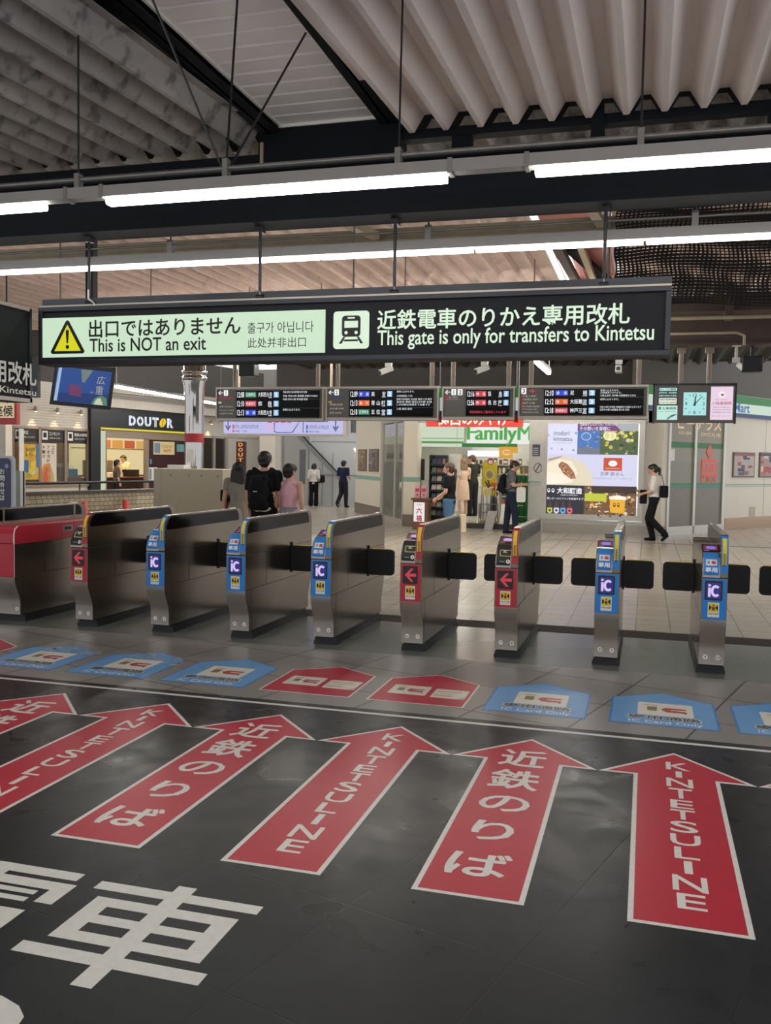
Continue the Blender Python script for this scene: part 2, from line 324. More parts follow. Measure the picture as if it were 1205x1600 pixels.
# lane stickers on the granite
HOUSE = [(-.335, 0), (.335, 0), (.335, .65), (0, .865), (-.335, .65)]
kinds = {-1: 'b', 0: 'b', 1: 'b', 2: 'r', 3: 'r', 4: 'b', 5: 'b', 6: 'b', 7: 'r'}
slab = {-1: 'blue card lane floor sticker cut by the right photo edge', 0: 'clean blue card lane floor sticker in front of gates 9 and 10', 1: 'clean blue card lane floor sticker beside the red ones, right of them',
        2: 'red lane floor sticker with two cards, right one of the middle pair', 3: 'red lane floor sticker with two cards, left one of the middle pair', 4: 'blue card lane floor sticker just left of the two red ones',
        5: 'worn blue card lane floor sticker with a scuffed top edge', 6: 'worn blue card lane floor sticker, leftmost blue one', 7: 'red lane floor sticker at the left photo edge'}
CREAMC = mat('sticker_cream', '#DCD8CA', .4, 0, 0, .06, 20); CHIP = paint('#7B6236', .4); CARR = paint('#B5353C', .4); WORN = mat('worn_film', '#B9B7B0', .5, 0, 0, .2, 60)
def card(b, x0, x1, y0, y1, red=True):
    b.prism(rrect(x0, x1, y0, y1, .012), 'z', .001, .0016, CREAMC); w, h = x1 - x0, y1 - y0; o = Vector((x0, y0, .0019))
    if red:
        b.fr(o, X_, Y_, w * .17, w * .35, h * .36, h * .68, CHIP)
        b.flat(o, X_, Y_, [(w * .42, h * .48), (w * .5, h * .66), (w * .88, h * .64), (w * .88, h * .53), (w * .6, h * .52), (w * .6, h * .47), (w * .88, h * .44), (w * .88, h * .24), (w * .84, h * .24), (w * .84, h * .3), (w * .52, h * .3)], CARR)
        b.fr(o, X_, Y_, w * .12, w * .36, h * .78, h * .82, CHIP)
    else:
        b.fr(o, X_, Y_, w * .12, w * .8, h * .68, h * .78, paint('#D89A7C', .5)); b.fr(o, X_, Y_, w * .2, w * .62, h * .46, h * .52, paint('#C9A47C', .5)); b.fr(o, X_, Y_, w * .08, w * .6, h * .22, h * .28, CARR)
        b.flat(o, X_, Y_, [(w * .82, h * .02), (w * .97, h * .3), (w * .97, h * .02)], paint('#9FBFA5', .5))
for k, c in kinds.items():
    t = thing('lane_sticker', slab[k], 'floor sticker', (.13 - .7903 * k + (.02 if k == 0 else 0), 5.855, .0006), 0, 'card lane stickers on the granite floor')
    MB().prism(HOUSE, 'z', 0, .0006, DECB2 if c == 'b' else DECW).build('border', t)
    MB().prism(inset(HOUSE, .014), 'z', .0002, .001, DECB if c == 'b' else DECR).build('field', t)
    b = MB()
    if c == 'b': card(b, -.16, .19, .24, .56)
    else: card(b, -.25, .02, .22, .47); card(b, .06, .30, .2, .44, False)
    b.build('card_picture', t, flatn=True)
    if c == 'b':
        b = MB(); b.text('専用通路', (-.225, .135, .0013), X_, Y_, .46, .095, CREAMC, .06); b.text('専用通路', (-.22, .14, .0016), X_, Y_, .45, .085, DECK, .02)
        b.text('IC Card Only', (-.215, .03, .0014), X_, Y_, .45, .085, WHITE, .01); b.build('lettering', t, flatn=True)
    if k in (5, 6):
        b = MB(); rr = random.Random(k)
        for i in range(46):
            x = rr.uniform(-.16, .33); y = .66 + .18 * (1 - abs(x) / .335) - rr.random() ** 1.5 * .22; w = rr.uniform(.01, .045); h = rr.uniform(.006, .02)
            b.flat((x, y, .0018), X_, Y_, [(-w, 0), (-w * .3, -h), (w, -h * .2), (w * .5, h), (-w * .4, h * .7)], WORN)
        b.build('scuffed_film', t, flatn=True)

# ================================================================== SETTING: roof
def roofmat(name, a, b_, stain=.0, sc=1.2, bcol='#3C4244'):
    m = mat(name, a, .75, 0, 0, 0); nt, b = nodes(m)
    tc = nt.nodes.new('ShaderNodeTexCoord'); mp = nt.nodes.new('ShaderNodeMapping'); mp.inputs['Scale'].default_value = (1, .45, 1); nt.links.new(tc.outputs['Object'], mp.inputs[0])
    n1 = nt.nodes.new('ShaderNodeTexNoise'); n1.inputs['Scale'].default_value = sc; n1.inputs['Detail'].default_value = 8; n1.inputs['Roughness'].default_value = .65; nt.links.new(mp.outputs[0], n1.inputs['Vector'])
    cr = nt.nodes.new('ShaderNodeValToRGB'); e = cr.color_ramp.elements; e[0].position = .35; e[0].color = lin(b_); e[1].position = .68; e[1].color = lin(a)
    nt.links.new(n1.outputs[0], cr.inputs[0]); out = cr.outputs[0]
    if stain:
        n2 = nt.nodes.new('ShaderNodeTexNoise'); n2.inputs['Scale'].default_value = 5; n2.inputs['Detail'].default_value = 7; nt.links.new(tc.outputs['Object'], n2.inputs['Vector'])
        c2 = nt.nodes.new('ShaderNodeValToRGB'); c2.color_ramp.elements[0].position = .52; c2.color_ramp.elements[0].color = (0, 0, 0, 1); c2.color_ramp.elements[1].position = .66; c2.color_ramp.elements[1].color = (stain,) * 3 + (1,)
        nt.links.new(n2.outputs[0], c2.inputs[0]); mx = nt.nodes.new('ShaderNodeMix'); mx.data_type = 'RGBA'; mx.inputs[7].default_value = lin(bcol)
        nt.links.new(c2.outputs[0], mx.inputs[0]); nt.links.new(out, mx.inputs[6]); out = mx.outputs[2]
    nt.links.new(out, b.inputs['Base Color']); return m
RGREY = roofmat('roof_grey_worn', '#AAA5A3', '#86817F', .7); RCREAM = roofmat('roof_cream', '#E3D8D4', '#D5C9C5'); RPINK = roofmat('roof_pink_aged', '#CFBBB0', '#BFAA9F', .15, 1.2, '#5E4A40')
NAVY = mat('navy_steel', '#12161C', .75, .0, 0, .12, 5, 0, .2); RUST = mat('brown_steel', '#4A3B33', .6, 0, 0, .2, 6); OLDCREAM = mat('aged_cream_steel', '#A89B82', .55, 0, 0, .12, 4)
def folded(x0, x1, y0, y1, z0, slope, m, pitch=.3425, amp=.165, x_off=-2.172, name='ceiling', flat_top=.09, flat_bot=.05, thick=.006, end_peak=False):
    pr = []; n0 = math.ceil((x0 - x_off) / pitch); n1 = math.floor((x1 - x_off) / pitch)
    for i in range(n0, n1 + 1):
        c = x_off + i * pitch; pr += [(c - flat_top / 2, amp), (c + flat_top / 2, amp), (c + pitch / 2 - flat_bot / 2, 0), (c + pitch / 2 + flat_bot / 2, 0)]
    if end_peak: pr = pr[:-2]
    n = len(pr); vs = []
    for t in (0, thick):
        vs += [(p[0], y0, z0 + p[1] + slope * y0 + t) for p in pr] + [(p[0], y1, z0 + p[1] + slope * y1 + t) for p in pr]
    fs = [(i, i + 1, n + i + 1, n + i) for i in range(n - 1)] + [(2 * n + i + 1, 2 * n + i, 3 * n + i, 3 * n + i + 1) for i in range(n - 1)]
    fs += [(i + 1, i, 2 * n + i, 2 * n + i + 1) for i in range(n - 1)] + [(n + i, n + i + 1, 3 * n + i + 1, 3 * n + i) for i in range(n - 1)]
    fs += [(0, n, 3 * n, 2 * n), (n - 1, 3 * n - 1, 4 * n - 1, 2 * n - 1)]
    return MB().add(vs, fs, m).build(name)
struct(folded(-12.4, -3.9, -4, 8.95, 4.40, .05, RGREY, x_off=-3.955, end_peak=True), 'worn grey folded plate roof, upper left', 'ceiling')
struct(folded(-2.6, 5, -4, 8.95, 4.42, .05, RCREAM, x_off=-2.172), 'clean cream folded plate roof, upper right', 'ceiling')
struct(folded(-16, 5, 9.25, 12.2, 4.93, .0, RGREY), 'grey folded plate roof seen behind the dark roof beam', 'ceiling')
struct(folded(-20, -1.62, 12.2, 21.9, 4.95, 0, RPINK, amp=.12, flat_top=.24, flat_bot=.045), 'aged pink ribbed roof behind the lights, left of the skylight gap', 'ceiling')
struct(folded(-.72, 8, 12.2, 21.9, 4.95, 0, RPINK, amp=.12, flat_top=.24, flat_bot=.045), 'aged pink ribbed roof behind the lights, right of the skylight gap', 'ceiling')
# weather deck closing the roof above the sheets
struct(MB().box(-22, 9, -4, 12.2, 5.35, 5.4, DARK).build('roof_deck'), 'dark deck above the folded roof sheets', 'roof')
# slatted white soffit between the two dark roof beams
SLAT = mat('slat_white', '#F0EAE8', .55, 0, 0, .04, 3)
t = struct(thing('ceiling', 'white slatted soffit between two dark roof beams', 'ceiling', (-3.2, 6, 5.05)))
b = MB()
for i in range(0, 40):
    y = 8.93 - i * .25; b.prism([(y, 5.06), (y - .205, 5.06), (y - .225, 5.075), (y - .235, 5.10), (y - .25, 5.10), (y - .25, 5.12), (y, 5.12)], 'x', -3.74, -2.67, SLAT)
b.build('slats', t, world=True)
MB().box(-3.76, -3.735, -1, 8.95, 5.04, 5.12, WHITE).box(-2.69, -2.665, -1, 8.95, 5.04, 5.12, WHITE).box(-3.76, -2.665, 8.93, 8.95, 5.03, 5.12, WHITE).build('edge_trim', t, world=True)
b = MB()                                                            # I-shaped beams
def ibeam(b, x, z0, h, w, y0, y1, m): b.box(x - w / 2, x + w / 2, y0, y1, z0, z0 + .02, m); b.box(x - .012, x + .012, y0, y1, z0, z0 + h, m); b.box(x - w / 2, x + w / 2, y0, y1, z0 + h - .02, z0 + h, m)
ibeam(b, -3.86, 4.98, .3, .19, -4, 8.95, NAVY); struct(b.build('beam_1'), 'dark roof beam left of the slatted soffit', 'beam')
b = MB(); ibeam(b, -2.58, 4.98, .3, .19, -4, 8.95, NAVY); struct(b.build('beam_2'), 'dark roof beam right of the slatted soffit', 'beam')
struct(MB().box(-9.5, -3.95, 9.0, 9.15, 4.715, 4.80, NAVY).box(-9.5, -3.95, 9.14, 9.16, 4.5, 4.62, NAVY).box(-4.6, -4.42, 9.0, 9.1, 4.2, 4.72, NAVY).box(-7.0, -6.8, 9.0, 9.1, 4.2, 4.72, NAVY).build('beam_3'), 'dark cross beam under the grey roof ends', 'beam')
struct(MB().box(-2.5, 5, 9.0, 9.15, 4.825, 4.915, NAVY).box(-1.95, -1.75, 9.0, 9.1, 4.2, 4.83, NAVY).box(.95, 1.15, 9.0, 9.1, 4.2, 4.83, NAVY).prism([(-.62, 4.35), (-.46, 4.35), (-.5, 5.06), (-.54, 5.06), (-.56, 4.98), (-.6, 5.08)], 'y', 8.96, 9.12, NAVY).build('beam_4'), 'dark cross beam under the cream roof ends', 'beam')
struct(MB().box(-4.0, -2.46, 8.97, 9.2, 4.1, 5.03, NAVY).box(-3.97, -3.94, 8.94, 8.97, 4.45, 4.9, OLDCREAM).build('beam_5'), 'dark plate girder end below the slatted soffit', 'beam')
struct(MB().box(-14, 5, 7.05, 7.35, 3.565, 3.585, NAVY).box(-14, 5, 7.19, 7.21, 3.585, 3.98, NAVY).box(-14, 5, 7.05, 7.35, 3.98, 4.0, NAVY).build('beam_6'), 'big dark girder crossing behind the front light row', 'beam')
struct(MB().box(-18, 6, 11.65, 11.9, 4.46, 4.64, OLDCREAM).box(-18, 6, 11.6, 11.65, 4.60, 4.64, OLDCREAM).box(-18, 6, 11.6, 11.65, 4.46, 4.50, OLDCREAM).build('beam_7'), 'aged cream roof beam behind the light rows', 'beam')
b = MB()
for x, xe in ((-4.3, -3.5), (-.95, -.62)): b.bar((x, 9.3, 4.7), (xe, 11.6, 4.55), .12, .1, OLDCREAM)
struct(b.build('beam_8'), 'two short slanting cream roof struts', 'beam')
# skylight gap: daylight, timber and bricks above
t = thing('roof_gap', 'broken roof gap with bright daylight, dark timbers and pink bricks', 'roof gap', (-1.15, 15, 4.95))
MB().box(-1.68, -.66, 12.2, 21.9, 5.3, 5.32, paint('#B07468', .7)).box(-.70, -.66, 12.2, 21.9, 4.93, 5.32, paint('#9C6A5E', .7)).build('brick_reveal', t, world=True)
MB().bar((-1.45, 14.6, 5.0), (-1.3, 20.5, 5.05), .14, .12, RUST).bar((-1.12, 14.6, 5.05), (-.98, 20.6, 5.02), .1, .1, OLDCREAM).bar((-1.3, 15.2, 5.1), (-.8, 18.4, 5.12), .2, .08, NAVY).build('timber', t, world=True)
MB().box(-1.62, -1.38, 15.2, 18.5, 5.2, 5.22, glow('#FFFFFF', 2.5)).build('skylight', t, world=True)
# back bulkhead, support beam of the boards, far roof edge
struct(MB().box(-9.5, 8, 22.95, 23.1, 4.1, 5.1, DARK).box(-22, -8, 34, 34.2, 2.4, 5.2, paint('#8A857E', .7)).box(-9.5, .6, 22.6, 22.9, 2.95, 5.0, mat('bulkhead_grey', '#3E3B38', .7, 0, 0, .06, 2)).build('wall_back'), 'grey bulkhead above the shop front', 'wall')
struct(MB().box(-14, 6, 13.9, 14.1, 3.36, 3.72, RUST).box(-14, 6, 13.85, 14.15, 3.72, 3.76, RUST).box(-14, 6, 13.85, 14.15, 3.34, 3.37, RUST).build('beam_9'), 'brown beam that carries the departure boards', 'beam')
struct(MB().box(-14, 6, 16.9, 17.2, 4.0, 4.3, RUST).build('beam_10'), 'brown cross beam above the concourse', 'beam')
struct(folded(-9, 6, 18.0, 22.5, 3.98, 0, mat('dark_roof', '#4A4542', .7), amp=.12), 'dark folded canopy above the shop front', 'ceiling')

# ================================================================== LIGHT ROWS
def fixture_row(name, label, Y, z, x0, x1, tubes, group=None, wide=.10, high=.06, tm=None):
    t = thing(name, label, 'light', ((x0 + x1) / 2, Y, z), 0, group)
    CH = paint('#9A9693', .5)
    MB().box(x0, x1, Y - .05, Y + .05, z + .055, z + .135, CH).build('channel', t, world=True)
    for a, c in tubes:
        MB().prism(rrect(Y - wide / 2, Y + wide / 2, z + .06 - high, z + .06, high * .4), 'x', a, c, tm or mat('fluorescent_tube', '#FFFDF6', .4, 0, TUBE, .0)).build('tube', t, world=True)
    return t
t1 = fixture_row('strip_light', 'front row strip light on conduit above the black sign', 6.0, 3.455, -8, 3, [(-6.9, -4.42), (-3.86, -1.33), (-.745, 1.78)])
MB().cyl((-8, 6.0, 3.665), (3, 6.0, 3.65), .018, PIPE, n=8).build('conduit', t1, world=True)
for x, dx, dz in ((-4.12, 0, 1.2), (-1.66, .01, 1.2), (-.1, .0, 1.2)):
    MB().cyl((x, 6, 3.6), (x + dx, 6, 3.6 + dz), .008, BLACK, n=6).box(x - .02, x + .02, 5.97, 6.03, 3.57, 3.7, PIPE).build('hanger_rod', t1, world=True)
b = MB().box(-2.94, -2.90, 5.97, 6.03, 3.57, 3.72, PIPE)
b.cyl((-2.92, 6, 3.68), (-2.93, 6.2, 5.06), .009, BLACK, n=6).cyl((-2.96, 6, 3.68), (-3.42, 5.5, 5.06), .009, BLACK, n=6).cyl((-2.88, 6, 3.68), (-2.76, 7.1, 5.06), .009, BLACK, n=6).build('hanger_rod', t1, world=True)
for x in (-4.95, -4.2, -3.9, -1.3, -.8): MB().box(x - .015, x + .015, 5.945, 6.055, 3.5, 3.6, PIPE).build('clip', t1, world=True)
segs = [(-9.6 + i * 1.36 + .02, -9.6 + (i + 1) * 1.36 - .006) for i in range(10)]
t2 = fixture_row('strip_light', 'second row strip light, continuous tube behind the sign rods', 7.6, 3.34, -9.7, 4, segs, None, .06, .042)
MB().cyl((-9.7, 7.6, 3.56), (4, 7.6, 3.555), .010, PIPE, n=8).build('conduit', t2, world=True)
for x in (-4.25, -1.83, .3, -6.9):
    MB().cyl((x, 7.6, 3.44), (x, 7.6, 4.0), .007, BLACK, n=6).box(x - .025, x + .025, 7.57, 7.63, 3.44, 3.6, PIPE).box(x - .02, x + .02, 7.3, 7.63, 3.985, 4.01, NAVY).build('hanger_rod', t2, world=True)
fixture_row('strip_light', 'added unseen strip light over the foreground mat, above the photo frame', 2.6, 3.455, -7, 4, [(-6.4, -3.9), (-3.5, -1.0), (-.5, 2.0), (2.2, 3.6)], 'added strip lights over the forecourt')  # added unseen row that lights the forecourt
fixture_row('strip_light', 'added unseen strip light behind the photographer', -1.5, 3.455, -7, 4, [(-6.4, -3.9), (-3.5, -1.0), (-.5, 2.0), (2.2, 3.6)], 'added strip lights over the forecourt')  # second added row out of view, for more forecourt light
# concourse lights running away from the gates
def long_light(label, a, b_, w=.065):
    a, b_ = Vector(a), Vector(b_); t = thing('ceiling_light', label, 'light', (a + b_) / 2, 0, 'concourse ceiling lights')
    MB().bar(a + Z_ * .06, b_ + Z_ * .06, w * 1.3, .06, paint('#A9A6A2', .5)).build('channel', t, world=True)
    MB().bar(a, b_, w, .05, mat('concourse_tube', '#FFFBF2', .4, 0, 26.0, 0)).build('tube', t, world=True)
    for p in (a, b_): MB().cyl(p + Z_ * .09, Vector((p.x, p.y, 4.95)), .012, PIPE, n=6).build('hanger_rod', t, world=True)
for yy, zz, n in ((15.4, 3.52, 'nearer'), (17.6, 3.86, 'farther')):
    fixture_row('strip_light', n + ' added strip light row over the concourse, hidden behind the black sign', yy, zz, -11.5, -.1, [(-11.3 + i * 1.9, -9.6 + i * 1.9) for i in range(6)], 'added strip lights over the concourse', .14, .06, mat('added_concourse_strip', '#FFFAF0', .4, 0, 30., .0))  # added rows kept out of sight, put in to brighten the concourse
fixture_row('strip_light', 'added unseen strip light row beyond the right photo edge over the concourse', 16, 3.9, 2.4, 6, [(2.5, 4.2), (4.3, 5.9)], 'added strip lights over the concourse', .14, .06, mat('added_concourse_strip', '#FFFAF0', .4, 0, 30., .0))  # another added row outside the view, for concourse light
long_light('short ceiling light under the left end of the black sign', at(389, 567, 16.5), at(418, 574, 18.3))
long_light('ceiling light under the black sign above the third departure board', at(832, 560, 15.2), at(858, 583, 18.0))
long_light('added ceiling light hidden behind the black sign, left part', (-8.2, 11.5, 3.5), (-8.2, 14.0, 3.5)); long_light('added ceiling light hidden behind the black sign, right part', (-.5, 11.0, 3.45), (-.5, 13.4, 3.45))  # added lamps tucked behind the sign to light the concourse
long_light('added ceiling light hidden behind the black sign, middle part', (-3.6, 11.0, 3.5), (-3.6, 13.5, 3.5)); long_light('added unseen ceiling light in front of the ribbed roof', (-6.0, 16.4, 4.35), (-6.0, 19.2, 4.35))  # unseen lamps, added for concourse light as well
long_light('added unseen ceiling light in front of the shop corner', (-1.8, 17.2, 4.6), (-1.8, 20.2, 4.6)); long_light('added unseen ceiling light over the right wall', (2.6, 17.2, 4.35), (2.6, 20.4, 4.35))  # further added lamps out of sight, lighting the shop side
# ================================================================== TICKET GATES
GX0, GP, GY, GL = .5256, .8, 7.5173, 1.384
def arc(cx, cy, r, a0, a1, n=6): return [(cx + r * math.cos(math.radians(a0 + (a1 - a0) * i / n)), cy + r * math.sin(math.radians(a0 + (a1 - a0) * i / n))) for i in range(n + 1)]
def steel_body():
    m = mat('gate_steel', '#857B70', .24, .92, 0, .07, 10, 0, .5, .4, (1, 1, 12)); nt, b = nodes(m)
    return m
GSTEEL = steel_body(); GSTEEL2 = mat('gate_steel_front', '#C4BDB5', .22, .92, 0, .05, 8, 0, .5, .3, (10, 1, 1)); SEAM = paint('#2A2725', .6)
SMOKE = mat('smoked_acrylic', '#0C0A0A', .12, 0, 0, .0, spec=.12); RUBBER = mat('black_rubber', '#191A1E', .5, 0, 0, .1, 20); FLAP = mat('flap_black', '#0D0E11', .55, 0, 0, .08)
GBLUE, GRED = mat('gate_blue', '#1B7FD0', .3, 0, 0, .02), mat('gate_red', '#B42637', .3, 0, 0, .02); YEL = paint('#E3C62E', .4); RIM = mat('pale_rim', '#B9AEA6', .35, .3)
sc = lambda side: [(-.05, .076), (-.05, .20), (-.056, .235), (-.072, .275), (-.095, .32), (-.115, .36), (-.127, .40), (-.132, .444)]
LOW = sc(0); BODY = LOW + [(-.132, .764)] + [(GL - y, z) for y, z in ([(-.132, .764)] + LOW[::-1])]
HEAD = [(-.132, .764), (-.132, .80), (-.118, .85), (-.07, .91), (-.02, .945), (.02, .953), (.14, 1.0), (.17, 1.0), (.20, .93), (GL + .06, .925), (GL + .06, .955), (GL + .10, .955), (GL + .132, .92), (GL + .132, .764)]
FIN_T = [(-.132, .764), (-.132, .90)] + arc(-.002, .96, .13, 180, 90, 8)[0:] ; FIN_T = FIN_T + arc(GL + .03, .99, .10, 90, 0, 6) + [(GL + .132, .764)]
WIN = arc(.02, .962, .115, 168, 90, 6) + arc(GL - .03, 1.0, .077, 90, 0, 5) + [(GL + .047, .965), (-.085, .957)]
def strip_on(poly, x0, x1, off, m):                                   # thin film following a side profile
    b = MB(); n = len(poly); P = []
    for i, p in enumerate(poly):
        a, c = Vector(poly[max(0, i - 1)]), Vector(poly[min(n - 1, i + 1)]); d = (c - a).normalized(); P.append(Vector(p) + Vector((-d.y, d.x)) * off)
    vs = [(x0, p.x, p.y) for p in P] + [(x1, p.x, p.y) for p in P]
    b.add(vs, [(i, i + 1, n + i + 1, n + i) for i in range(n - 1)], m, True); return b
def lerp_at(poly, z0, z1):                                          # part of a rising profile between two heights
    o = []
    for (ya, za), (yb, zb) in zip(poly, poly[1:]):
        if zb <= za: continue
        for k in range(5):
            z = za + (zb - za) * k / 4
            if z0 <= z <= z1: o.append((ya + (yb - ya) * k / 4, z))
    return [p for i, p in enumerate(o) if i == 0 or p != o[i - 1]]
FIN_FRONT = FIN_T[:10]
def gate(i, c, nl, nr, label, wide=False):
    red = c == 'r'; CM = GRED if red else GBLUE; x = GX0 - GP * i
    t = thing('ticket_gate', label, 'ticket gate', (x, GY, 0), 0, 'automatic ticket gates in a row'); h = .0935; L = -.0935 if not wide else -.36
    MB().box(L - .015, h + .015, 0, GL, 0, .028, RUBBER).box(L - .008, h + .008, .006, GL - .006, .028, .052, RUBBER).box(L + .002, h - .002, .012, GL - .012, .052, .078, RUBBER).build('plinth', t)
    body = MB().prism(BODY, 'x', L, h, GSTEEL)
    body.build('body', t, bevel=.006)
    strip_on(LOW, L + .001, h - .001, .0015, GSTEEL2).build('front_cover', t)
    b = MB()
    for s in (h + .0006, L - .0006):
        for z in (.7635, .452): b.box(s - .0004, s + .0004, -.118, GL + .12, z - .002, z + .002, SEAM)
        b.box(s - .0004, s + .0004, .33, .3335, .45, .764, SEAM); b.box(s - .0004, s + .0004, .0, .003, .09, .452, SEAM)
    b.build('seam', t)
    hx = .037
    if wide:
        HW = [(-.132, .764), (-.132, .86), (-.115, .91), (-.07, .935), (GL + .06, .93), (GL + .11, .91), (GL + .132, .86), (GL + .132, .764)]
        MB().prism(HW, 'x', L, h, GRED).build('head', t, bevel=.008)
        MB().box(L + .004, h - .004, -.136, -.131, .445, .764, GRED).build('front_panel', t, bevel=.002)
        strip_on([(-.132, .445), (-.132, .86), (-.115, .91), (-.07, .935)], h - .012, h + .001, .0022, WHITE).build('white_edge', t)
        MB().box(h, h + .0015, -.125, .30, .764, .90, GRED).build('side_panel', t)
        b = MB().box(h + .0005, h + .004, .62, .78, .84, .895, STEEL); b.box(h + .003, h + .0048, .64, .76, .85, .885, BLACK); b.build('latch', t)
        fx0, fx1 = L + .06, L + .12
    else:
        MB().prism(HEAD, 'x', L, hx, GSTEEL).build('head', t, bevel=.004); fx0, fx1 = hx, h
        MB().box(-.086, .086, -.1345, -.1312, .446, .757, CM).build('front_panel', t, bevel=.001)
        MB().prism([(p[0], p[1]) for p in rrect(-.079, -.131 + .02, 0, 0, 0)] if False else [(-.1338, .767), (-.1338, .80), (-.1195, .852), (-.072, .912), (-.07, .905), (-.116, .85), (-.13, .80), (-.13, .767)], 'x', -.088, .034, RIM).build('reader_surround', t)
        strip_on(lerp_at(FIN_FRONT, .766, 1.083), hx + .003, h - .003, .002, CM).build('edge_strip', t)
        b = strip_on(lerp_at(FIN_FRONT, .852, 1.066), hx + .012, h - .014, .0032, YEL)
        for k in range(9): b.text('警告'[k % 2], (hx + .018, -.1366, .856 + k * .011), X_, Z_, .018, .009, BLACK, .01)
        b.build('warning_strip', t)
    MB().prism(FIN_T, 'x', fx0, fx1, GSTEEL).build('fin', t, bevel=.005)
    b = MB(); b.prism(WIN, 'x', fx0 - .0012, fx1 + .0012, SMOKE)
    if wide:
        for y in (.12, GL - .1): b.box(fx1 + .001, fx1 + .002, y, y + .03, .93, 1.09, GSTEEL)
    b.build('smoked_window', t)
    MB().cyl((fx0 + .02, GL - .12, 1.088), (fx0 + .02, GL + .02, 1.088), .012, STEEL, n=8).build('sensor', t)
    if wide:
        b = MB().disc((.055, -.0528, .13), X_, Z_, 0, 0, .02, .022, WHITE); b.text(nr, (.055, -.0533, .13), X_, Z_, None, .022, BLACK, .02, 0, True); b.build('number_sticker', t); return t
    # direction display
    d = MB().prism(rrect(-.070, .058, .592, .742, .01), 'y', -.1365, -.1344, BLACK).build('display', t); b = MB()
    if red:
        A = [(-.052, .667), (.0, .722), (.024, .722), (-.013, .68), (.046, .68), (.046, .654), (-.013, .654), (.024, .612), (.0, .612)]
        b.flat((0, -.1372, 0), X_, Z_, A, glow('#C93545', .8))
    else:
        b.flat((0, -.137, 0), X_, Z_, rrect(-.057, .045, .606, .728, .004), glow('#27277E', .8)); G = glow('#D2BEEA', 1.0)
        b.fr((0, -.1372, 0), X_, Z_, -.046, -.028, .618, .69, G); b.fr((0, -.1372, 0), X_, Z_, -.046, -.028, .70, .715, G)
        pts = [(.008 + .036 * math.cos(a), .664 + .046 * math.sin(a)) for a in [math.radians(45 + 270 * k / 16) for k in range(17)]]
        pin = [(.010 + .018 * math.cos(a), .664 + .026 * math.sin(a)) for a in [math.radians(45 + 270 * k / 16) for k in range(17)]]
        for k in range(16): b.flat((0, -.1372, 0), X_, Z_, [pts[k], pts[k + 1], pin[k + 1], pin[k]], G)
    b.build('symbol', d)
    b = MB(); o = (0, -.1352, 0)
    b.fr(o, X_, Z_, -.045, .038, .462, .575, WHITE); o = (0, -.1355, 0); b.fr(o, X_, Z_, -.039, .032, .500, .568, YEL); o = (0, -.1358, 0)
    b.flat(o, X_, Z_, [(-.037, .512), (-.02, .527), (-.02, .545), (-.037, .556)], BLACK); b.flat(o, X_, Z_, [(.03, .512), (.013, .527), (.013, .545), (.03, .556)], BLACK)
    b.disc(o, X_, Z_, -.0035, .553, .006, .007, BLACK, 10); b.flat(o, X_, Z_, [(-.014, .507), (-.012, .543), (.005, .543), (.007, .507), (-.0035, .522)], BLACK); b.fr((0, -.136, 0), X_, Z_, -.02, .013, .532, .538, paint('#C8402E', .4))
    b.text('挟まれ注意', (-.039, -.1356, .482), X_, Z_, .071, .012, BLACK, .02); b.text('CAUTION', (-.03, -.1356, .469), X_, Z_, .053, .006, GREYP); b.build('caution_sticker', t, flatn=True)
    # card reader
    RC = BLACK if red else GBLUE
    prof = [(-.1395, .785), (-.1405, .81), (-.128, .853), (-.082, .915), (-.03, .952), (-.022, .942), (-.07, .906), (-.116, .848), (-.128, .80), (-.128, .785)]
    r = MB().prism(prof, 'x', -.083, .027, RC).build('card_reader', t, bevel=.008)
    nrm = Vector((0, -.8, .6)); v1 = Vector((0, .013, .043)).normalized(); v2 = Vector((0, .046, .062)).normalized(); b = MB()
    if red:
        ring = rrect(-.06, .042, .004, .066, .012); o = Vector((0, -.1285, .8535)); rin = rrect(-.054, .036, .010, .060, .009)
        for k in range(len(ring)): b.flat(o + Vector((0, -.0012, .0012)), X_, v2, [ring[k], ring[(k + 1) % len(ring)], rin[(k + 1) % len(ring)], rin[k]], mat('reader_ring', '#F2E38A', .4, 0, .35, .02))
        b.text('IC', (-.03, -.107, .884), X_, v2, .03, .024, WHITE, .02)
        b.disc((0, -.1428, .812), X_, v1, .012, .006, .016, .018, WHITE, 14); b.fr((0, -.1432, .812), X_, v1, .009, .015, -.002, .016, BLACK); b.text('ICOCA', (-.055, -.1428, .810), X_, v1, .04, .011, paint('#B9C4AE', .4), .01)
    else:
        b.text('専用', (-.071, -.1412, .808), X_, v1, .086, .038, WHITE, .035)
        o = Vector((0, -.1295, .8555)); b.fr(o, X_, v2, -.068, .012, .004, .058, paint('#D9DDE0', .4)); o = o + nrm * .0008; b.fr(o, X_, v2, -.056, -.04, .016, .046, GREYP); b.flat(o, X_, v2, [(-.03, .03), (-.02, .046), (.006, .046), (.006, .04), (-.014, .038), (.006, .034), (.006, .016), (-.02, .016)], CARR)
    b.build('reader_face', r, flatn=True)
    v3 = Vector((0, .12, .047)).normalized(); o = Vector((0, .022, .9555)); b = MB()
    b.fr(o, X_, v3, -.084, .03, 0, .12, BLACK); o2 = o + Z_ * .0015; b.fr(o2, X_, v3, -.08, .028, .012, .10, glow('#8E3350', .55)); b.flat(o2 + Z_ * .001, X_, v3, rrect(-.06, .012, .03, .082, .02), glow('#7C7CE0' if not red else '#B9B0E8', .9)); b.fr(o2, X_, v3, -.08, -.04, .002, .009, WHITE)
    b.build('status_screen', t, flatn=True)
    b = MB().box(-.09, .03, GL + .02, GL + .09, .952, .958, SMOKE); b.build('rear_reader', t)
